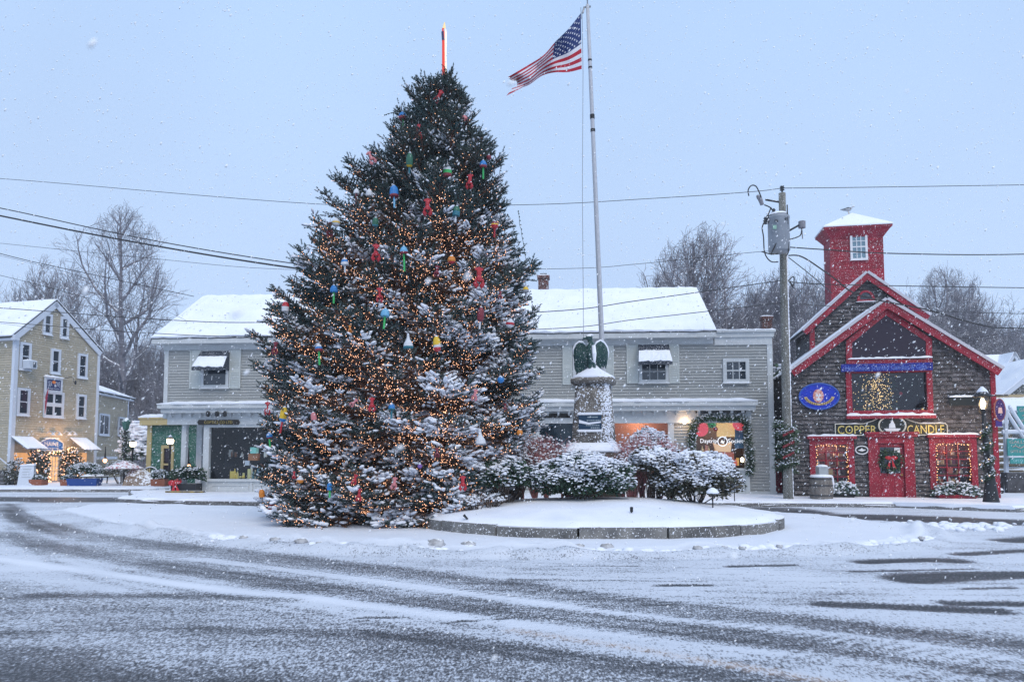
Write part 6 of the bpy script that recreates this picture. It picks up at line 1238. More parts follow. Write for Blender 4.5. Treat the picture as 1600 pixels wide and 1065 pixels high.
UY = 25.6; pu = at(1232, 785, UY); pt_ = at(1222, 302, UY); up = thing('utility_pole', 'tall weathered utility pole with a grey transformer in front of the barn', 'utility pole', (pu.x, UY, 0))
M_pole = mat('pole_wood', (.125, .125, .11), .9, (.18, .18, .16), 3, stretch=(5, 5, .5), speck=.3)
b = MB(); n = 8; b.tube([Vector((pu.x, UY, -.1)).lerp(Vector((pt_.x, UY, pt_.z)), i/n) for i in range(n+1)], [.17-.05*i/n for i in range(n+1)], 14); b.build('pole', M_pole, up, world=True, smooth=True)
b = MB(); n = 60
for i in range(n):
    z = .3+(pt_.z*.78)*i/n; x = pu.x+(pt_.x-pu.x)*z/pt_.z; b.ell((x+.125-.03*z/pt_.z*1.2, UY-.06, z), .05*rng.uniform(.6, 1.1), .06, pt_.z*.78/n*.75, 6, 4)
b.build('blown_snow', M_snow, up, world=True)
U = lambda x, y, d=0: at(x, y, UY+d)
b = MB(); a, c = U(1201, 394, -.45), U(1232, 338, -.45); cxx = (a.x+c.x)/2; rr = (c.x-a.x)/2; b.lathe([(rr*.9, 0), (rr, .05), (rr, c.z-a.z-.12), (rr*1.04, c.z-a.z-.1), (rr*1.04, c.z-a.z-.04), (rr*.8, c.z-a.z+.03)], (cxx, UY-.47, a.z), 24); tr = b.build('transformer', mat('transformer_gray', (.30, .33, .37), .5, (.26, .29, .33), 3, speck=.08), up, world=True, smooth=True)
MB().lathe([(rr*.95, 0), (rr*.8, .07), (rr*.2, .1)], (cxx, UY-.47, c.z+.02), 14).build('snow', M_snow, tr, world=True); b = MB()
for x, y in ((1209, 331), (1200, 341), (1196, 344)): b = MB(); q = U(x, y, -.5); b.lathe([(.05, -.14), (.09, -.1), (.05, -.06), (.09, -.02), (.04, .02), (.07, .06), (.03, .12)], tuple(q), 8); b.build('bushing', mat('bushing_dark', (.06, .07, .08), .4), tr, world=True)
for x, y in ((1213, 345), (1228, 342)): q = U(x, y, -.8); MB().ell(tuple(q), .07, .05, .05, 7, 5).build('terminal', mat('bushing_dark', (.06, .07, .08), .4), tr, world=True)
b = MB(); q = U(1211, 355, -.88); b.box(q.x-.06, q.x+.06, UY-.86, UY-.83, q.z-.05, q.z+.08); b.build('plate', mat('plate_green', (.25, .45, .35), .6), tr, world=True)
b = MB(); q = U(1222, 298); b.lathe([(.03, -.2), (.035, .0), (.09, .02), (.05, .06), (.09, .1), (.05, .14), (.08, .16)], tuple(q), 8); b.build('insulator', mat('bushing_dark', (0,0,0)), up, world=True)
b = MB(); b.tube([U(1220, 316), U(1196, 312)], .035, 6); b.build('bracket', M_black, up, world=True)
b = MB(); b.tube([U(1186, 307), U(1191, 320)], [.09, .07], 8); b.tube([U(1186, 308, -.02), U(1184, 309, -.02)], .1, 8); b.build('cutout_fuse', mat('fuse_gray', (.22, .22, .25), .5), up, world=True)
b = MB(); b.tube([U(1232, 361), U(1248, 352)], .035, 6); b.build('bracket', M_black, up, world=True); b = MB(); b.tube([U(1253, 346), U(1253, 356)], .13, 8); b.tube([U(1253, 356), U(1254, 373)], .02, 5); b.build('photo_cell', mat('fuse_gray', (0,0,0)), up, world=True)
for pts in ([(1170, 306), (1169, 297), (1174, 290), (1181, 291), (1186, 300), (1189, 308)], [(1194, 320), (1203, 324), (1208, 330)], [(1196, 344), (1191, 355), (1193, 370), (1195, 395), (1204, 408), (1216, 409)], [(1216, 338), (1219, 350), (1217, 370), (1207, 392), (1205, 398)], [(1229, 345), (1230, 370), (1232, 392), (1228, 400)], [(1253, 357), (1250, 368), (1234, 374)], [(1205, 324), (1200, 336)], [(1230, 320), (1231, 350)], [(1190, 393), (1205, 397), (1216, 396)], [(1232, 438), (1240, 432), (1240, 446), (1234, 440), (1240, 450)]):
    MB().tube([U(x, y, -.75) for x, y in curve(pts, 5)], .022, 5).build('jumper_cable', M_black, up, world=True)
gz = [(pu.x-.10*0+.26*math.cos(i*.9)-.02, UY+.26*math.sin(i*.9), at(1232, 735-i*2.3, UY).z) for i in range(33)]; ga = garland_mesh(gz, .17, 2200, M_ever, up, 'garland', True, world=True, leaf=.13)
b = MB()
for y0 in (678, 696, 713): p0, p1 = U(1223, y0+4, -.38), U(1241, y0-4, -.38); b.sheet(p0, p1, p1+Vector((0, 0, .10)), p0+Vector((0, 0, .08)), .02)
b.build('ribbon', mat('dark_ribbon', (.16, .012, .02), .7, speck=.2), up, world=True)
# ================================================================ WIRES
M_wire = mat('wire', (.03, .032, .036), .6)
def wire(label, pts, rad=.014, k=8, name='power_line'):
    c = [at(x, y, d) for x, y, d in pts]; P3 = [c[0]]+c+[c[-1]]; out = []
    for i in range(1, len(P3)-2):
        for j in range(k):
            t = j/k; a, b_, c_, d = P3[i-1:i+3]; out.append(.5*((2*b_)+(c_-a)*t+(2*a-5*b_+4*c_-d)*t*t+(3*b_-a-3*c_+d)*t**3))
    out.append(c[-1]); o = out[0]; b = MB(); b.tube(out, rad, 4); w = b.build(name, M_wire, origin=tuple(o)); return tag(w, label, 'power line', 'overhead wires')
UP = 25.55
wire('topmost wire running from the tall pole across the whole sky to the left', [(-300, 262, 34), (0, 279, 32), (500, 319, 28.5), (815, 320, 27), (1020, 310, 26), (1170, 300, UP), (1222, 294, UP)], .012)
wire('topmost wire running right from the top of the utility pole', [(1222, 294, UP), (1400, 292, 27), (1900, 284, 30)], .013)
wire('upper of the two dark cables sloping down to the spruce at the left', [(-300, 265, 26), (0, 325, 24.5), (220, 372, 24), (455, 411, 23.5), (700, 438, 23.5)], .02)
wire('thick lower cable of the sloping pair at the left', [(-300, 274, 26.5), (0, 337, 25), (220, 380, 24.5), (455, 418, 24), (700, 445, 24)], .034)
wire('thin wire crossing the sky behind the left tree at middle height', [(-300, 350, 34), (0, 380, 33), (230, 403, 31), (455, 421, 29.5), (860, 420, 27), (1000, 412, 26.3), (1190, 393, UP), (1215, 396, UP)], .010)
wire('service wire dropping to the left end of the grey shop roof', [(-200, 335, 28), (0, 396, 29), (150, 430, 31), (303, 463, 34)], .018)
wire('thin companion wire sagging below the service drop at the left', [(-200, 350, 30), (0, 399, 31), (100, 424, 31), (200, 458, 31), (290, 500, 31), (262, 520, 30.4)][:5], .009)
wire('slack wire crossing in front of the bare left trees to the shop', [(-200, 385, 34), (0, 430, 34), (120, 461, 34), (200, 486, 33), (262, 514, 31)], .014)
wire('higher of the long wires crossing the shop roof to the pole', [(-300, 463, 30), (0, 481, 29), (250, 499, 27.5), (440, 503, 26.8), (850, 487, 26), (1000, 469, 25.8), (1222, 438, UP)], .018)
wire('lower of the long wires crossing the shop roof to the pole', [(-300, 483, 30), (0, 503, 29), (230, 520, 27.5), (430, 525, 26.8), (850, 514, 26), (1000, 498, 25.8), (1222, 473, UP)], .016)
wire('faint wire hanging lowest in front of the tan house', [(-200, 492, 30), (0, 505, 30), (120, 527, 30), (262, 548, 30.4)], .008)
wire('heavy cable leaving the transformer level to the right over the tower', [(1232, 386, UP), (1290, 390, 26), (1400, 396, 26.5), (1600, 397, 28), (1900, 385, 31)], .022)
wire('wavy cable leaving the pole right at mid height past the barn gable', [(1225, 438, UP), (1265, 443, 25.8), (1380, 446, 26), (1600, 449.5, 27.5), (1900, 452, 30)], .018)
wire('thick drooping cable curving down across the barn roof to the right', [(1232, 399, UP), (1255, 402, UP), (1300, 432, 25.3), (1345, 462, 25), (1450, 484, 25), (1530, 507, 25.2), (1600, 513, 26), (1900, 515, 29)], .026)
wire('thin service wire from the pole down to the rear gable of the barn', [(1232, 402, UP), (1265, 428, 27), (1300, 458, 29.5)], .016)
wire('wire leaving the pole right just above the rear barn eave', [(1225, 473, UP), (1290, 478, 26.2), (1400, 484, 27), (1600, 490, 28), (1900, 495, 30)], .012)
wire('thin lowest wire right of the pole crossing the church roof', [(1400, 512, 30), (1500, 528, 30), (1600, 516, 30), (1750, 500, 30)], .010)
# ================================================================ BARE TREES
M_bark = mat('bare_bark', (.15, .145, .165), .9, (.24, .23, .26), 2.5, snow=.28)  # paler and bluer than plain bark: distance haze put into the colour
def bare_mesh(seed, H, up, spread, fork, dens=1.0, lv=5, TL=.55):
    r = random.Random(seed); T = MB(); Cb = MB()
    def br(p, d, L, rad, k):
        n = 5 if k < 2 else (3 if k < 4 else 2); pts = [p]; q = p.copy(); dd = d.copy()
        for i in range(n):
            dd = (dd+Vector((r.gauss(0, .13+.03*k), r.gauss(0, .13+.03*k), up*.10+r.gauss(0, .06)))).normalized(); q = q+dd*(L/n); pts.append(q.copy())
        taper = .5 if k else .45
        (T if k < 2 else Cb).tube(pts, [rad*(1-(1-taper)*i/n) for i in range(n+1)], 7 if k < 1 else (5 if k < 2 else 3), .5, False)
        if k >= lv: return
        cnt = int({0: 9, 1: 7, 2: 6, 3: 5, 4: 4}.get(k, 3)*dens+.5)
        for c in range(cnt):
            t = r.uniform(.32 if k == 0 else .2, 1) if c else 1.0; f = t*n; i = min(n-1, int(f)); pp = pts[i].lerp(pts[i+1], f-i); base = (pts[i+1]-pts[i]).normalized()
            side = Vector((r.gauss(0, 1), r.gauss(0, 1), r.gauss(0, .5))); side = (side-base*side.dot(base)).normalized(); a = r.uniform(.35, .95)*spread*(.5 if t == 1.0 else 1)
            nd = (base*math.cos(a)+side*math.sin(a)+Vector((0, 0, up*.25))).normalized(); l2 = L*r.uniform(.42, .72)*((1.15-.4*t)*(.55/TL)**1.6 if k == 0 else 1)
            br(pp, nd, l2, max(.011, rad*(1-(1-taper)*t)*r.uniform(.42, .68)), k+1)
    br(Vector((0, 0, -.2)), Vector((r.gauss(0, .04), r.gauss(0, .04), 1)), H*TL, H*.021, 0)
    return T, Cb
def crown_mesh(seed, H, W, zb, tilt, nl, shape, dens=1.0):     # limbs grown inside an envelope of height H and width W
    r = random.Random(seed); T = MB(); Cb = MB(); ph = [r.uniform(0, 6.28) for _ in range(6)]
    def env(p):
        t = (p.z-zb)/(H-zb)
        if t < 0: return False
        if t > 1: return False
        a = math.atan2(p.y, p.x); R_ = W/2*(math.sin(math.pi*t**shape)**.62)*(1+.2*math.sin(3*a+ph[0]+5*t)+.2*math.sin(11*t+ph[1]+a)); return math.hypot(p.x, p.y) < R_*r.uniform(.9, 1.08)
    tp = [Vector((0, 0, -.2))]; d = Vector((0, 0, 1))
    for i in range(14): d = (d+Vector((r.gauss(0, .05), r.gauss(0, .05), .3))).normalized(); tp.append(tp[-1]+d*(H*.96/14))
    rt = H*.017; T.tube(tp, [rt*(1-.93*i/14)+.01 for i in range(15)], 7, .5, False)
    def grow(p, d, rad, k, maxl):
        pts = [p]; q = p.copy(); dd = d.copy(); st = (.55, .42, .3, .24)[k]; n = int(maxl/st)
        for i in range(max(2, n)):
            dd = (dd+Vector((r.gauss(0, .12+.04*k), r.gauss(0, .12+.04*k), (.11 if k < 2 else .04)+r.gauss(0, .06)))).normalized(); q = q+dd*st
            if i > 0 and q.z > zb*.6 and not env(q): break
            pts.append(q.copy())
        m = len(pts)
        if m < 2: return
        (T if k < 1 else Cb).tube(pts, [max(.010, rad*(1-.8*i/(m-1))) for i in range(m)], 5 if k < 1 else 3, .5, False)
        if k >= 3: return
        for i in range(1, m):
            if k == 0 and i < m*.18: continue
            for c in range(int((1.7, 1.5, 1.3)[k]*dens+r.random())):
                b = (pts[i]-pts[i-1]).normalized(); s = Vector((r.gauss(0, 1), r.gauss(0, 1), r.gauss(0, .6))); s = (s-b*s.dot(b)).normalized(); a = r.uniform(.4, .95)
                grow(pts[i], (b*math.cos(a)+s*math.sin(a)).normalized(), max(.010, rad*(1-.8*i/(m-1))*.5), k+1, (H*.20, H*.105, H*.055)[k]*r.uniform(.5, 1.1))
    for j in range(nl):
        t = (j+.5)/nl; z = zb*.75+(H*.93-zb*.75)*t; i = min(13, int((z+.2)/(H*.96)*14)); p = tp[i].lerp(tp[i+1], ((z+.2)/(H*.96)*14)-i); a = j*2.4+r.uniform(-.4, .4); tl = tilt*(1.15-.45*t)*r.uniform(.85, 1.15)
        grow(p, Vector((math.cos(a)*math.sin(tl), math.sin(a)*math.sin(tl), math.cos(tl))), rt*(.55-.35*t), 0, H*(.75-.5*t))
    return T, Cb
protos = []
for T, Cb in (crown_mesh(3, 21, 9.8, 6.0, 1.0, 18, .9, .66), crown_mesh(12, 15.5, 8.2, 3.2, .62, 24, .72, .70), bare_mesh(25, 13, 1.0, 1.0, 2, .95, TL=.6), bare_mesh(41, 12, 1.2, .9, 2, .95, TL=.5)):
    protos.append((T, Cb, float(np.percentile([v[2] for v in Cb.v], 99.7))))
print('tree polys', [len(q[1].f) for q in protos])
def mk(i):
    T, Cb, zs = protos[i]; t = thing('bare_tree', '', 'tree'); T.build('trunk', M_bark, t); Cb.build('crown', M_bark, t); t['h'] = zs; return t
base_ = [mk(i) for i in range(4)]; used_ = [0]*4
def tree(i, px, ytop, Yd, label, group='bare winter trees', sx=1.0, rz=None):
    top = at(px, ytop, Yd); s = top.z/protos[i][2]
    o = base_[i] if not used_[i] else dup_tree(base_[i]); used_[i] = 1
    o.location = (top.x, Yd, 0); o.scale = (s*sx, s*sx, s); o.rotation_euler = (0, 0, rng.uniform(0, 6.28) if rz is None else rz); tag(o, label, 'tree', group); return o
tree(0, 190, 325, 58, 'tallest bare tree with spreading crown behind the tan house gable', 'bare winter trees', 1.0, .4)
tree(1, 1098, 354, 46, 'large fan-shaped bare tree rising behind the right end of the grey shop roof', 'bare winter trees', 1.0, 1.0)
tree(2, 97, 424, 64, 'small bare tree poking up just right of the tan house ridge', 'bare winter trees', .9)
tree(2, -12, 430, 60, 'bare tree at the left frame edge behind the tan house roof')
tree(3, 40, 452, 78, 'faint low bare tree far behind the snowy ridge of the tan house')
tree(1, 1044, 425, 52, 'shorter fan-shaped bare tree left of the large one behind the shop roof', 'bare winter trees', .8)
tree(3, 1172, 448, 50, 'bare tree just left of the utility pole behind the flat shop roof')
tree(0, 1472, 418, 62, 'pale wide bare tree behind the right slope of the barn roof', 'bare winter trees', .9)
tree(2, 1535, 470, 66, 'faint bare tree above the cream church roof', 'bare winter trees', 1.1)
tree(3, 1596, 508, 52, 'bare tree at the right frame edge behind the church gable')
tree(2, 1262, 436, 56, 'bare tree between the utility pole and the red tower')
n_l = ['snowy bare tree in the hazy wood left of the grey shop', 'snowy bare tree in the hazy wood between grey shop and barn', 'faint bare tree in the hazy wood right of the barn']
for k, (px, yt, Yd, g) in enumerate([(160, 545, 66, 0), (212, 555, 68, 0), (238, 535, 72, 0), (150, 520, 80, 0), (250, 570, 60, 0), (275, 500, 70, 0), (225, 600, 58, 0), (120, 510, 85, 0),
        (1135, 480, 55, 1), (1152, 462, 62, 1), (1190, 470, 58, 1), (1208, 440, 64, 1), (1215, 500, 48, 1), (1238, 470, 52, 1), (1250, 500, 46, 1), (1283, 450, 60, 1), (1275, 480, 50, 1), (1170, 510, 52, 1), (1225, 440, 70, 1), (1115, 510, 50, 1), (1295, 440, 66, 1),
        (1430, 440, 70, 2), (1505, 450, 74, 2), (1450, 490, 60, 2), (1515, 505, 60, 2), (1560, 520, 78, 2), (1575, 500, 70, 2), (1545, 540, 58, 2)]):
    tree((2, 3, 1)[k % 3] if k % 5 else 3, px, yt, Yd, n_l[g], ('bare trees of the wood left of the shop', 'bare trees between shop and barn', 'bare trees right of the barn')[g], rng.uniform(.9, 1.25))
b = MB()
for i in range(2600):   # undergrowth of the far wood
    side = rng.random(); x, y = (rng.uniform(-44, -17), rng.uniform(50, 82)) if side < .45 else ((rng.uniform(12, 24), rng.uniform(42, 75)) if side < .75 else (rng.uniform(26, 60), rng.uniform(58, 85)))
    h = rng.uniform(2, 6.5); p = Vector((x, y, 0)); t = p+Vector((rng.gauss(0, .9), rng.gauss(0, .9), h)); m = p.lerp(t, .5)+Vector((rng.gauss(0, .3), 0, 0)); b.tube([p, m, t], [.04, .025, .01], 3, .5, False)
    for k in range(3): q = m.lerp(t, rng.random()*.8); b.tube([q, q+Vector((rng.gauss(0, .8), rng.gauss(0, .5), rng.uniform(.3, 1.6)))], [.016, .008], 3, .5, False)
tag(b.build('undergrowth', M_bark), kind='stuff')
p = at(232, 650, 44); shrub('snowy_evergreen', 'small snow-loaded evergreen in front of the hazy wood beside the green building', (p.x-.3, 44, 0), 1.1, .9, 3.4, 1500, .3, M_leafd, 1.0, 3, .3, 'tree', snr=.16)
# ================================================================ THE DECORATED SPRUCE
rng.seed(5); r5 = random.Random(77)
TY = 18.8
prof_px = [(130, 695, 699), (140, 684, 711), (158, 660, 732), (188, 626, 750), (220, 596, 776), (245, 566, 796), (290, 532, 797), (320, 500, 806), (380, 470, 820), (415, 446, 848), (470, 424, 838), (530, 410, 846), (590, 412, 852), (640, 406, 850), (700, 412, 842), (760, 402, 815), (800, 398, 775), (832, 404, 735)]
zt_ = [at(700, y, TY).z for y, a, b_ in prof_px]; xl_ = [at(a, y, TY).x for y, a, b_ in prof_px]; xr_ = [at(b_, y, TY).x for y, a, b_ in prof_px]
zt_, xl_, xr_ = zt_[::-1], xl_[::-1], xr_[::-1]
ZTOP = zt_[-1]
def axx(z): return -2.45+(.75)*(z/ZTOP)
def rad_at(z, th):     # silhouette radius at height z, azimuth th
    z = max(zt_[0], min(ZTOP, z)); l = axx(z)-np.interp(z, zt_, xl_); r_ = np.interp(z, zt_, xr_)-axx(z); c = math.cos(th); f = (l+r_)/2*.97
    side = r_ if c > 0 else l; return math.sqrt((side*c)**2+(f*math.sin(th))**2)
spr = thing('christmas_tree', 'huge spruce covered in warm lights, buoys and lobsters with snow on its boughs', 'tree', (axx(0), TY, 0))
fin_p, fin_d, fin_l, fin_t, fin_b = [], [], [], [], []; sn_p, sn_d, sn_s = [], [], []; bulb_p = []
wood = MB(); UPZ = Vector((0, 0, 1))
def slope(z):
    t = z/ZTOP; return np.interp(t, [0, .12, .35, .6, .85, 1], [-.16, -.16, -.02, .22, .55, 1.3])
def clump(c, zt, rt):      # snow lies in patches along the boughs: heavier low down and on the weather side
    v = math.sin(2.3*c.x+5.2*c.z+.5)+math.sin(6.7*c.z-2.1*c.y+1.7)+math.sin(4.3*c.x-3.1*c.y+1.0)+.8*math.sin(8.9*c.x+7.3*c.z)
    th_ = float(np.interp(zt, [0, .1, .3, .5, .75, 1], [.0, .5, .9, 1.3, 1.75, 2.1]))-.75*max(0, rt)*(zt < .65)+(.35 if rt < 0 else 0)
    return .92 if v > th_ else .0
nb = 0; zlist = []
while nb < 430:
    z = r5.random()**1.2*(ZTOP-.35)+.25; Rm = rad_at(z, 1.57)
    if r5.random() < .35+.65*Rm/3.6: zlist.append(z); nb += 1
for k_ in range(26): zlist.append(ZTOP-.15-k_*.07)
zlist = sorted((z, None) for z in zlist)
for zz in np.arange(.5, ZTOP-.5, .21):       # boughs that carry the outline on either side
    for th_ in (math.pi, 0.0): zlist.append((float(zz), th_+r5.uniform(-.22, .22)))
for bi, (z0, th_) in enumerate(zlist):
    r5 = random.Random(4000+bi); th = bi*2.39996+r5.uniform(-.35, .35) if th_ is None else th_
    if th_ is None and math.sin(th) > .35 and r5.random() < .45: th = -th      # fewer boughs on the far side
    sl = slope(z0)+r5.gauss(0, .07); Rg = rad_at(z0, th)
    for _q in range(4): Rg = max(.12, rad_at(min(ZTOP-.1, z0+(sl+.1)*Rg), th)-(.10 if z0 < ZTOP*.75 else .18))
    if th_ is not None: z0 = max(.25, z0-(sl+.1)*Rg*.95)
    L = Rg*(r5.uniform(.86, 1.03) if r5.random() < .6 or th_ is not None else r5.uniform(.58, .86))
    L = max(.14, L); L = min(L, max(.12, (ZTOP+.05-z0)/max(.2, sl+.15))); d0 = Vector((math.cos(th), math.sin(th), 0)); sag = .10*L*(1 if z0 < ZTOP*.6 else .4); n = max(3, int(L/.3)); pts = []
    for i in range(n+1):
        s = i/n; q = Vector((axx(z0), TY, z0))+d0*(L*s)+UPZ*(sl*L*s-sag*math.sin(math.pi*s)*1.0+.10*L*s*s*s); side = Vector((-d0.y, d0.x, 0)); q += side*(math.sin(s*3+bi)*.05*L)
        if q.z < .12: q.z = .12+.08*r5.random()
        pts.append(q)
    wood.tube(pts, [max(.008, .032*L/3*(1-.8*i/n)+.004) for i in range(n+1)], 4, .5, False)
    front = -math.sin(th); zt01 = z0/ZTOP; rightness = math.cos(th)
    low = max(0, 1-z0/1.3)
    base_s = .05+.12*r5.random()+.08*max(0, rightness); green = r5.random()
    brown = zt01 < .6 and front > .05 and r5.random() < .85*(1-abs(rightness-.05)*.6)
    s = max(.15, 1-(2.1 if zt01 > .5 else 1.45)/L) if L > 1 else .1; step = .115
    if zt01 < .6 and L > 1.2 and front > -.3:      # bare brown inner twigs, hung with lights
        for q in range(int(s*L/.07)):
            f = r5.uniform(.1, min(.98, s+.15))*n; i = min(n-1, int(f)); p = pts[i].lerp(pts[i+1], f-i); e = Vector((r5.gauss(0, 1), r5.gauss(0, 1), r5.gauss(-.2, .7))).normalized()*r5.uniform(.15, .5); wood.tube([p, p+e], [.007, .003], 3, .5, False)
            if r5.random() < .5: bulb_p.append(p+e*r5.random())
    k = 0; Ls = s*L
    while Ls < L:
        f = Ls/L*n; i = min(n-1, int(f)); p = pts[i].lerp(pts[i+1], f-i); d = (pts[i+1]-pts[i]).normalized()
        for sg in (-1, 1):
            lat = d.cross(UPZ).normalized()*sg; l2 = min(.95, (.20+(L-Ls)*.52))*r5.uniform(.75, 1.15)*(.75+.25*min(1, L/2)); a = r5.uniform(.7, 1.0); e = (d*math.cos(a)+lat*math.sin(a)+UPZ*r5.gauss(-.12 if zt01 < .6 else .18, .14)).normalized()
            m = max(2, int(l2/.085)); q0 = p; wood.tube([p, p+e*l2*.9+UPZ*.02], [.008, .004], 3, .5, False)
            for j in range(1, m+1):
                t = j/m; c = p+e*(l2*t)+UPZ*(.06*l2*t*t)
                for s2 in ((-1, 1) if j < m else (0,)):
                    lt = e.cross(UPZ).normalized()*s2; fd = (e+lt*.95+UPZ*r5.gauss(.30, .32)).normalized() if s2 else (e+UPZ*.2).normalized(); fl = r5.uniform(.13, .23)*(1 if t > .3 else .8)
                    fin_p.append(c); fin_d.append(fd); fin_l.append(fl); fin_t.append(min(1, max(0, green*.35+r5.random()*.45+(.2 if Ls > L*.7 else 0)))); fin_b.append(brown and (Ls < L*.8 or r5.random() < .4))
                    cl = clump(c, zt01, rightness)
                    if r5.random() < max(base_s, cl)*(.6+.4*t): sn_p.append(c+fd*fl*.5+UPZ*.022); sn_d.append(fd); sn_s.append(r5.uniform(.6, 1.35)*(.5+.8*(1-zt01)+(.3 if cl else 0)))
            if r5.random() < np.interp(zt01, [0, .5, .75, 1], [.95, .85, .25, .12]): bulb_p.append(p+e*(l2*r5.uniform(0, .8))+Vector((r5.gauss(0, .02), r5.gauss(0, .02), r5.uniform(-.09, .04))))
            for _q in range(3 if brown else (3 if zt01 < .45 else (2 if zt01 < .75 else 1))):
                if r5.random() < (.9 if brown else max(.04, .8*(.85-zt01))): bulb_p.append(p+e*(l2*r5.uniform(0, .95))+Vector((r5.gauss(0, .03), r5.gauss(0, .03), r5.uniform(-.10, .09))))
            if Ls < L*.7 and r5.random() < .55*(1-zt01): bulb_p.append(p+e*(l2*.5*r5.random())-UPZ*.06)
        for q in range(2):   # needles straight on the bough
            fin_p.append(p); fin_d.append((d+UPZ*r5.uniform(.1, .7)+Vector((r5.gauss(0, .3), r5.gauss(0, .3), 0))).normalized()); fin_l.append(r5.uniform(.09, .16)); fin_t.append(r5.random()*.6); fin_b.append(brown)
        Ls += step
    e = (pts[-1]-pts[-2]).normalized()
    for q in range(5):
        fin_p.append(pts[-1]-e*.05); fin_d.append((e+Vector((r5.gauss(0, .4), r5.gauss(0, .4), r5.gauss(.3, .3)))).normalized()); fin_l.append(r5.uniform(.12, .24)); fin_t.append(.5+.4*r5.random()); fin_b.append(False)
for q in range(60):
    zz = ZTOP-.6+.88*r5.random()**1.3; a_ = r5.random()*6.28; fin_p.append(Vector((axx(ZTOP)+.05*math.cos(a_), TY+.05*math.sin(a_), zz))); fin_d.append(Vector((math.cos(a_)*.45, math.sin(a_)*.45, 1)).normalized()); fin_l.append(r5.uniform(.16, .30)); fin_t.append(.5); fin_b.append(False)
print('fingers', len(fin_p), 'snow', len(sn_p), 'bulbs', len(bulb_p))
nr5 = np.random.default_rng(3)
def frames(D):
    D = D/np.linalg.norm(D, axis=1, keepdims=True); A = np.where(np.abs(D[:, 2:3]) < .9, [[0, 0, 1.]], [[1., 0, 0]]); S = np.cross(D, A); S /= np.linalg.norm(S, axis=1, keepdims=True); return S, D, np.cross(S, D)
FP, FD, FL, FT, FB = np.array(fin_p), np.array(fin_d), np.array(fin_l), np.array(fin_t), np.array(fin_b)
keep_ = ~(FB & (np.random.default_rng(1).random(len(FB)) < .5)); FP, FD, FL, FT, FB = FP[keep_], FD[keep_], FL[keep_], FT[keep_], FB[keep_]
NN = 13; tpl = []
for i in range(NN):
    t = .02+.86*i/(NN-1); ph = i*2.4; rr_ = .22*(1-.4*t); c, s = math.cos(ph), math.sin(ph); w_ = .07
    tpl += [(-s*w_, t-.03, c*w_), (s*w_, t+.03, -c*w_), (c*rr_, t+.20, s*rr_)]
TP = np.array(tpl); S, D, U_ = frames(FD); sc = FL[:, None, None]
V = FP[:, None, :]+(S[:, None, :]*TP[None, :, 0:1]+D[:, None, :]*TP[None, :, 1:2]+U_[:, None, :]*TP[None, :, 2:3])*sc
V = V.reshape(-1, 3); Fc = np.arange(len(V)).reshape(-1, 3); tint = np.repeat(FT, NN)
M_needle = mat('spruce_needles', (.022, .050, .054), .6, (.038, .052, .044), 1.6, tint=.7, snow=.10, snow_col=(.46, .53, .60), spec=.25)
org = np.array((axx(0), TY, 0)); br_ = np.repeat(FB, NN); V3_ = (V-org).reshape(-1, 3, 3)
def sub_(m_): q = V3_[m_].reshape(-1, 3); return q, np.arange(len(q)).reshape(-1, 3), tint[m_]
q_ = sub_(~br_); npmesh('crown', q_[0], q_[1], M_needle, spr, q_[2])
q_ = sub_(br_); npmesh('dry_foliage', q_[0], q_[1], mat('dry_needles', (.13, .058, .036), .8, (.08, .05, .03), 2.2, tint=.6), spr, q_[2])
M_spw = mat('spruce_wood', (.20, .085, .05), .85, (.13, .06, .04), 5); wood.build('branches', M_spw, spr, world=True)
MB().tube([(axx(0)+.1, TY, -.1), (axx(2), TY, 2), (axx(5), TY, 5), (axx(9), TY, 9), (axx(ZTOP), TY, ZTOP-.2)], [.24, .2, .14, .06, .02], 10).build('trunk', M_spw, spr, world=True)
# snow pads on the boughs
e = MB().ell((0, 0, 0), 1, 1, 1, 6, 4); ev = np.array(e.v); ef = []
for f in e.f: ef += [(f[0], f[i], f[i+1]) for i in range(1, len(f)-1)]
ef = np.array(ef); SP, SD, SS = np.array(sn_p), np.array(sn_d), np.array(sn_s); SD[:, 2] *= .8; S, D, U_ = frames(SD); U_ *= np.sign(U_[:, 2:3]+1e-9)
n = len(SP); jit = 1+nr5.uniform(-.22, .22, (n, len(ev), 1)); a = np.stack([.028*SS, .075*SS*nr5.uniform(.7, 1.3, n), .02*SS], 1)
V = SP[:, None, :]+(S[:, None, :]*(ev[None, :, 0:1]*a[:, None, 0:1])+D[:, None, :]*(ev[None, :, 1:2]*a[:, None, 1:2])+U_[:, None, :]*(ev[None, :, 2:3]*a[:, None, 2:3]))*jit
Fs = (np.arange(n)[:, None, None]*len(ev)+ef[None]).reshape(-1, 3); npmesh('snow', V.reshape(-1, 3)-org, Fs, M_snow, spr)
# the light strings: wire with the nearest hundred bulbs as parts and the rest as one
ls = thing('light_strings', 'strings of small warm white lights wound all over the spruce', 'string lights', (axx(0), TY, 0)); wire_ = MB()
for pts in ([(499, 347), (493, 362), (486, 380)], [(560, 320), (556, 300), (551, 300)], [(809, 330), (815, 365), (822, 410)], [(792, 335), (800, 350), (806, 372)], [(828, 455), (834, 490), (838, 510)], [(782, 260), (780, 285), (778, 300)], [(468, 410), (458, 440), (456, 452)], [(600, 180), (625, 174), (655, 178)]):
    c = curve([(x, y) for x, y in pts], 6); wire_.tube([at(x+rng.uniform(-1, 1), y, TY-.1) for x, y in c], .008, 4)
    for x, y in c: wire_.ell(tuple(at(x+1, y, TY-.1)), .02, .012, .02, 5, 3)
BP = sorted(bulb_p, key=lambda p: (p-CAMP).length); ov = MB().ell((0, 0, 0), 1, 1, 1, 4, 2)
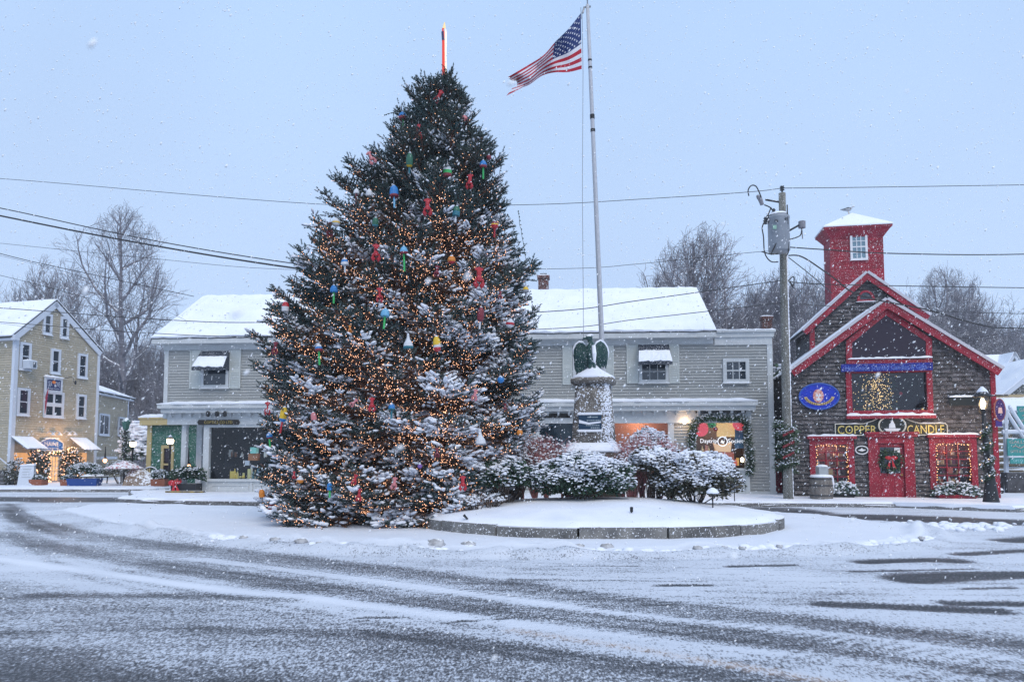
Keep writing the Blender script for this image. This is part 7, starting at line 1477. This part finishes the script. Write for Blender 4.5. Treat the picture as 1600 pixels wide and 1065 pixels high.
for i in range(1, len(BP), 1):
    if i % 4 == 0 and (BP[i]-BP[i-1]).length < .5: wire_.tube([BP[i], BP[i].lerp(BP[i-1], .5)-UPZ*.04, BP[i-1]], .004, 3, .5, False)
wire_.build('wire', mat('green_wire', (.02, .035, .02), .6), ls, world=True)
m0 = MB().ell((0, 0, 0), .0066, .0066, .0085, 6, 4).build('bulb', M_bulb, ls); m0.location = BP[0]-ls.location
for p in BP[1:100]: c = m0.copy(); COL.objects.link(c); c.parent = ls; c.location = p-ls.location
B4 = np.array([tuple(p) for p in BP[100:]])-org; v4 = np.array(ov.v)*np.array([.0066, .0066, .0085]); f4 = np.array(ov.f)
o = npmesh('bulb', (B4[:, None, :]+v4[None]).reshape(-1, 3), (np.arange(len(B4))[:, None, None]*len(v4)+f4[None]).reshape(-1, 3), M_bulb, ls); o['kind'] = 'stuff'
# tree topper: red and white painted spar
tp_ = at(695, 108, TY); t = thing('tree_topper', 'red and white painted spar standing on the very top of the spruce', 'tree topper', (tp_.x, TY, tp_.z-.3)); zt1 = at(693, 40, TY).z; H_ = zt1-tp_.z+.3; dx = at(694.5, 40, TY).x-tp_.x
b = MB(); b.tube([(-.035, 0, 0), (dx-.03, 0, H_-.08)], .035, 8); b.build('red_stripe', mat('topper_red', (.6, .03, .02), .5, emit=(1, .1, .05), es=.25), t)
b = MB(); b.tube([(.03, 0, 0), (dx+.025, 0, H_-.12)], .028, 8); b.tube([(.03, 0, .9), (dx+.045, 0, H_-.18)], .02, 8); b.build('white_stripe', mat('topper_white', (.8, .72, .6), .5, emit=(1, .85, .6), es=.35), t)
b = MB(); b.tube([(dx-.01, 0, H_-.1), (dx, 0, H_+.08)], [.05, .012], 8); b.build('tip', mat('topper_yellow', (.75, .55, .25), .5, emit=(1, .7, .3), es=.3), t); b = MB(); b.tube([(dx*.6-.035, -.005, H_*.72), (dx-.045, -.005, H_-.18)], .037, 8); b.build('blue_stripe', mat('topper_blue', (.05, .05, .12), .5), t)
# ---------------------------------------------------------------- buoys and lobsters
PAL = dict(blue=(.01, .20, .55), light=(.16, .46, .72), red=(.50, .015, .03), dred=(.22, .012, .03), white=(.70, .73, .78), green=(.02, .14, .08), bgreen=(.04, .50, .12), yellow=(.80, .52, .02), orange=(.75, .25, .02), pink=(.65, .22, .24), teal=(.01, .16, .22), black=(.02, .02, .02), purple=(.22, .10, .40), gray=(.30, .32, .36))
def cm(k): return mat('painted_'+k, tuple(.8*q+.012 for q in PAL[k]), .45, snow=.05, speck=.03, spec=.4)
def surf(px, py):
    z = at(px, py, TY).z; 
    for _ in range(4):
        x = at(px, py, TY-1).x; dx = x-axx(z); l = axx(z)-np.interp(z, zt_, xl_); r_ = np.interp(z, zt_, xr_)-axx(z); sd = r_ if dx > 0 else l; f = (l+r_)/2*.97; q = max(0.04, 1-(dx/max(.1, sd))**2); Yf = TY-f*math.sqrt(q)*1.0-.22
    return at(px, py, Yf)
def cols_(bands, prof, parent, n=14, nm='band'):
    Hh = prof[-1][1]; z = 0
    for (fr, c) in bands:
        z1 = z+fr*Hh; pr = [p for p in prof if z < p[1] < z1]; rr = lambda q: np.interp(q, [p[1] for p in prof], [p[0] for p in prof]); pr = [(rr(z), z)]+pr+[(rr(z1), z1)]; MB().lathe(pr, (0, 0, 0), n).build(nm, cm(c), parent, smooth=False); z = z1
def buoy(px, py, kind, bands, stick, label, h=24, group=None):
    h *= .88; p = surf(px, py); s = h/1150*p.y; t = thing('buoy', label, 'buoy', p)
    shapes = {'bullet': [(.30, 0), (.36, .05), (.36, .55), (.30, .8), (.16, .97), (.05, 1)], 'round': [(.12, 0), (.40, .16), (.52, .45), (.46, .75), (.25, .95), (.06, 1)], 'slim': [(.10, 0), (.22, .12), (.25, .45), (.22, .75), (.12, .95), (.04, 1)], 'bell': [(.34, 0), (.36, .06), (.30, .35), (.14, .62), (.09, .8), (.08, 1)], 'dome': [(.50, 0), (.54, .12), (.50, .5), (.34, .82), (.14, .98), (.05, 1)]}
    pr = [(r_*s, z*s) for r_, z in shapes[kind]]; cols_(bands, pr, t)
    for o in t.children: o.location.z = -s/2
    b = MB(); b.tube([(0, 0, s*.5), (0, 0, s*.95)], .008, 5); b.build('rope', mat('rope_gray', (0,0,0)), t)
    if stick: MB().tube([(0, 0, -s*.5), (0, 0, -s*.5-stick[1]/1150*p.y)], .022, 7).build('stick', cm(stick[0]), t)
    MB().ell((0, 0, s*.49), pr[-2][0]*.9, pr[-2][0]*.9, .02, 7, 4, .5, .2).build('snow', M_snow, t)
    t.rotation_euler = (rng.uniform(-.12, .12), rng.uniform(-.12, .12), rng.uniform(0, 6)); return t
def lobster(px, py, label, h=32, tilt=0.0, c='red', w=1.0):
    h *= .92; p = surf(px, py); s = h/1150*p.y; t = thing('lobster', label, 'lobster decoration', p); m = cm(c); b = MB()
    b.tube([(0, 0, .36*s), (0, 0, .30*s), (0, 0, .2*s), (0, 0, .08*s), (0, -.01, -.04*s), (0, -.01, -.14*s), (0, 0, -.2*s)], [.09*s, .12*s, .12*s*w, .11*s*w, .15*s*w, .14*s*w, .06*s], 9); b.build('body', m, t)
    b = MB(); [b.prism([(0, .30*s), (.24*s*math.sin(a-.38), .30*s+.21*s*math.cos(a-.38)), (.27*s*math.sin(a), .30*s+.24*s*math.cos(a)), (.24*s*math.sin(a+.38), .30*s+.21*s*math.cos(a+.38))], -.03*s, .05*s) for a in (-.75, 0, .75)]; b.build('tail', m, t)
    for g in (-1, 1):
        b = MB(); b.tube([(g*.10*s, 0, -.02*s), (g*.20*s, -.02, -.14*s), (g*.15*s, -.02, -.24*s)], .05*s, 6); b.tube([(g*.16*s, 0, -.18*s), (g*.19*s, 0, -.28*s), (g*.16*s, 0, -.4*s), (g*.12*s, 0, -.52*s)], [.05*s, .11*s*w, .09*s*w, .02*s], 7); b.tube([(g*.08*s, -.01, -.3*s), (g*.05*s, -.01, -.44*s)], [.05*s, .012*s], 5); b.build('claw', m, t)
    b = MB(); b.tube([(0, 0, .5*s), (0, 0, .75*s)], .007, 4); b.build('rope', mat('rope_gray', (0,0,0)), t); t.rotation_euler = (0, tilt, rng.uniform(-.5, .5)); return t
W, BL, LB, RD, DR, GR, BG, YE, ORG, PK = 'white', 'blue', 'light', 'red', 'dred', 'green', 'bgreen', 'yellow', 'orange', 'pink'
buoy(629, 181, 'dome', [(.35, DR), (.65, BL)], (BG, 12), 'blue over dark red buoy with short green stick, highest buoy on the left', 15)
buoy(726, 187, 'bullet', [(.5, DR), (.5, PK)], None, 'faded red and pink buoy near the top right of the spruce', 16)
buoy(640, 250, 'slim', [(.12, YE), (.88, GR)], ('teal', 10), 'slim dark green buoy with yellow foot below the topmost upright lobster', 26)
buoy(699, 267, 'bullet', [(.28, DR), (.27, BG), (.45, W)], None, 'white, bright green and dark red buoy high in the middle of the spruce', 22)
buoy(755, 256, 'dome', [(.3, DR), (.7, BL)], (BG, 18), 'blue buoy over bright green stick at the upper right edge of the spruce', 13)
buoy(557, 299, 'dome', [(1, W)], (DR, 18), 'white buoy with a dark red stick on the upper left, left of its plain neighbour', 10)
buoy(577, 301, 'dome', [(1, W)], None, 'plain snowy white buoy left of the tall blue bullet buoy', 12)
buoy(615.6, 299, 'bullet', [(.18, DR), (.82, BL)], ('light', 18), 'tall bright blue bullet buoy with dark red base in the upper left', 22)
buoy(764, 246, 'round', [(1, DR)], None, 'small dark red ball buoy beside the blue one at the upper right edge', 9)
buoy(713, 330, 'bullet', [(.45, 'teal'), (.55, GR)], (W, 10), 'green over teal buoy right of the lobster in the upper middle', 19)
buoy(525, 348, 'round', [(.4, W), (.18, YE), (.42, W)], None, 'round white buoy with a yellow band at the upper left edge', 15)
buoy(586.6, 347, 'bullet', [(.2, 'teal'), (.8, GR)], None, 'dark green buoy half hidden among boughs on the upper left', 16)
buoy(773, 352, 'round', [(.55, RD), (.15, YE), (.3, DR)], (RD, 13), 'round red buoy with yellow band and red stick at the right edge', 14)
buoy(631, 390.6, 'dome', [(.25, DR), (.75, LB)], (BG, 28), 'light blue dome buoy with dark red rim and long green stick, centre left', 14)
buoy(538.6, 408.7, 'dome', [(.4, W), (.35, BL), (.25, W)], (W, 12), 'white buoy with a blue band half snowed over on the left side', 13)
buoy(705.6, 406, 'round', [(.3, RD), (.7, ORG)], None, 'round orange-yellow buoy with red bottom in the middle of the spruce', 14)
buoy(521.6, 451, 'dome', [(.2, BL), (.8, BL)], (BG, 18), 'plain blue dome buoy with green stick on the left side at mid height', 13)
buoy(446, 479, 'bullet', [(.5, W), (.5, RD)], None, 'red over white buoy at the far left edge against the snowy shop roof', 18)
buoy(821.5, 452, 'dome', [(.4, 'gray'), (.6, YE)], ('gray', 13), 'yellow buoy hanging off the far right bough tip beside the brick chimney', 11)
buoy(602, 488, 'dome', [(.25, LB), (.75, LB)], (BG, 20), 'pale blue dome buoy with green stick in the centre of the spruce', 15)
buoy(751, 491, 'slim', [(1, DR)], (W, 12), 'slim dusky red buoy right of centre below the long red lobster', 26)
buoy(797, 505.6, 'round', [(.35, W), (.3, RD), (.35, W)], None, 'white buoy with a red band at the right edge of the spruce', 15)
buoy(637.8, 533, 'bell', [(.15, 'teal'), (.85, W)], None, 'white bottle-shaped buoy with dark foot left of the yellow one', 26)
buoy(682.6, 537, 'slim', [(.25, RD), (.15, W), (.6, YE)], None, 'bright yellow buoy with red foot right of the white bottle buoy', 28)
buoy(498, 543, 'dome', [(.3, DR), (.3, BL), (.4, W)], (BG, 22), 'blue and white buoy with bright green stick on the lower left', 13)
buoy(782.4, 593, 'round', [(1, BL)], None, 'blue ball buoy in the snowy boughs at the lower right', 12)
buoy(443, 647, 'slim', [(.2, BL), (.8, YE)], (RD, 18), 'yellow buoy with blue foot and red stick at the lower left edge', 27)
buoy(490, 650, 'bullet', [(1, PK)], None, 'pale pink buoy on the lower left right of the yellow and blue one', 14)
buoy(612, 635, 'dome', [(.2, 'teal'), (.8, BL)], ('teal', 14), 'blue dome buoy low in the centre of the spruce', 11)
buoy(421, 680.6, 'round', [(.25, DR), (.75, BL)], (BG, 18), 'round blue buoy with green stick at the left edge in front of the shop window', 11)
buoy(750.5, 683, 'bell', [(.1, 'gray'), (.9, W)], None, 'large white bottle buoy on the lower right among snowy boughs', 27)
buoy(812, 675.5, 'round', [(1, ORG)], None, 'dull orange ball buoy at the lower right edge of the spruce', 11)
buoy(469, 749.6, 'round', [(.5, ORG), (.5, W)], None, 'orange and white ball near the bottom left of the spruce', 12)
buoy(515, 759.5, 'bullet', [(1, BL)], (BG, 12), 'small blue buoy with green stick near the bottom left', 13)
buoy(409, 770, 'bullet', [(1, ORG)], ('gray', 8), 'yellow-orange buoy hanging at the lowest left bough tip', 14)
buoy(424, 791, 'bullet', [(.2, W), (.2, DR), (.2, W), (.2, DR), (.2, W)], None, 'striped red and white buoy nearly touching the snow at the bottom left', 17)
buoy(656, 728, 'round', [(1, 'purple')], None, 'small purple ball low in the middle of the spruce', 8)
lobster(684.6, 152, 'red lobster slanting near the very top of the spruce', 25, .6)
lobster(654, 207, 'bright red lobster hanging upright high on the spruce below the slanting one', 28)
lobster(580, 247, 'faded pink-red lobster tilted on the upper left edge', 24, -.5, PK)
lobster(734, 284, 'pink-red lobster on the upper right of the spruce', 26, .1, RD)
lobster(668, 324, 'bright red lobster in the upper centre between blue and green buoys', 30)
lobster(515.6, 359, 'narrow dark red lobster seen edge-on under the yellow banded buoy', 26, 0, DR, .6)
lobster(587.5, 395, 'bright red lobster left of the blue dome buoy with long green stick', 30)
lobster(682.6, 424, 'dark red lobster deep in the boughs at the centre', 20, .1, DR)
lobster(748.5, 434, 'long red lobster at the right side at mid height', 36)
lobster(593, 461, 'thin red lobster above the pale blue dome buoy', 25, 0, RD, .6)
lobster(781.5, 461, 'small dark red lobster near the right edge above the banded white buoy', 14, .1, DR)
lobster(430, 544, 'dusky red lobster dangling at the left edge against the grey clapboards', 22, .1, DR)
lobster(546.6, 514, 'small orange-red lobster in the gap of the left boughs', 13, 0, ORG)
lobster(418, 638, 'slim red lobster hanging from the far left bough beside the canopy', 22, 0, RD, .5)
lobster(581, 632, 'red lobster with a snow rim in the lower centre', 24)
lobster(552.5, 629, 'pink-red lobster left of the snow-rimmed one in the lower centre', 16, .8, PK)
lobster(683, 707, 'dark red lobster low right of centre', 16, 0, DR)
lobster(459.5, 742, 'tiny red lobster above the orange and white ball', 13)
lobster(554, 749, 'upper of two red lobsters near the bottom centre', 18, .3)
lobster(561, 773, 'lower of two red lobsters near the bottom centre', 21, .1)
lobster(616, 755, 'pale pink lobster near the bottom right of centre', 21, .15, PK)
lobster(723, 755, 'bright red lobster low on the right above the granite wall', 25)
lobster(742, 617, 'pale pinkish lobster among snowy boughs on the lower right', 20, .2, PK)
lobster(789.5, 635, 'tiny dark red lobster at the lower right edge', 11, 0, DR)
# ================================================================ FALLING SNOW
n = 26000; nrf = np.random.default_rng(8); Yf = 3.5+nrf.random(n)**.62*25; Xf = (nrf.random(n)-.5)*1.75*Yf; Zf = nrf.random(n)*np.minimum(14, .6+Yf*.85)+.05
e = MB().ell((0, 0, 0), 1, 1, 1, 5, 3); ev = np.array(e.v); ef = []
for f in e.f: ef += [(f[0], f[i], f[i+1]) for i in range(1, len(f)-1)]
ef = np.array(ef); sz = nrf.uniform(.0035, .0088, n); sz = np.where(Yf < 8, sz*.65, sz); dirs = np.stack([.75+nrf.normal(0, .25, n), nrf.normal(0, .3, n), 1.0+nrf.normal(0, .3, n)], 1)
c = np.stack([Xf, Yf, Zf], 1)
for k in range(20):   # a few flakes drifting close to the lens
    yy = nrf.uniform(.7, 2.2); c[k] = ((nrf.random()-.5)*1.35*yy, yy, EYE+yy*nrf.uniform(-.28, .60)); sz[k] = nrf.uniform(.0022, .0042); dirs[k] = (.9+nrf.normal(0, .2), .2, 1.0+nrf.normal(0, .3))
S, D, U_ = frames(dirs)
V = c[:, None, :]+(S[:, None, :]*ev[None, :, 0:1]+D[:, None, :]*ev[None, :, 1:2]*2.4+U_[:, None, :]*ev[None, :, 2:3])*sz[:, None, None]
m_fl = mat('snowflake', (.9, .92, .95), .9); fl = npmesh('falling_snow', V.reshape(-1, 3), (np.arange(n)[:, None, None]*len(ev)+ef[None]).reshape(-1, 3), m_fl); fl['kind'] = 'stuff'
# ================================================================ HAZE
hb = MB().box(-110, 110, -12, 110, -1.2, 32).build('haze', bpy.data.materials.new('haze_air')); hb['kind'] = 'stuff'
hm = hb.data.materials[0]; hm.use_nodes = True; ht = hm.node_tree; ht.nodes.clear(); ho = ht.nodes.new('ShaderNodeOutputMaterial'); hv = ht.nodes.new('ShaderNodeVolumePrincipled')
hv.inputs['Density'].default_value = 0.0008; hv.inputs['Color'].default_value = (.94, .97, 1.0, 1); hv.inputs['Anisotropy'].default_value = 0.2; ht.links.new(hv.outputs[0], ho.inputs['Volume'])

for o_ in list(SC.objects):
    if o_.parent is not None and o_.name.split('.')[0] in ('snow', 'blown_snow', 'wire', 'dry_foliage'): o_['kind'] = 'stuff'
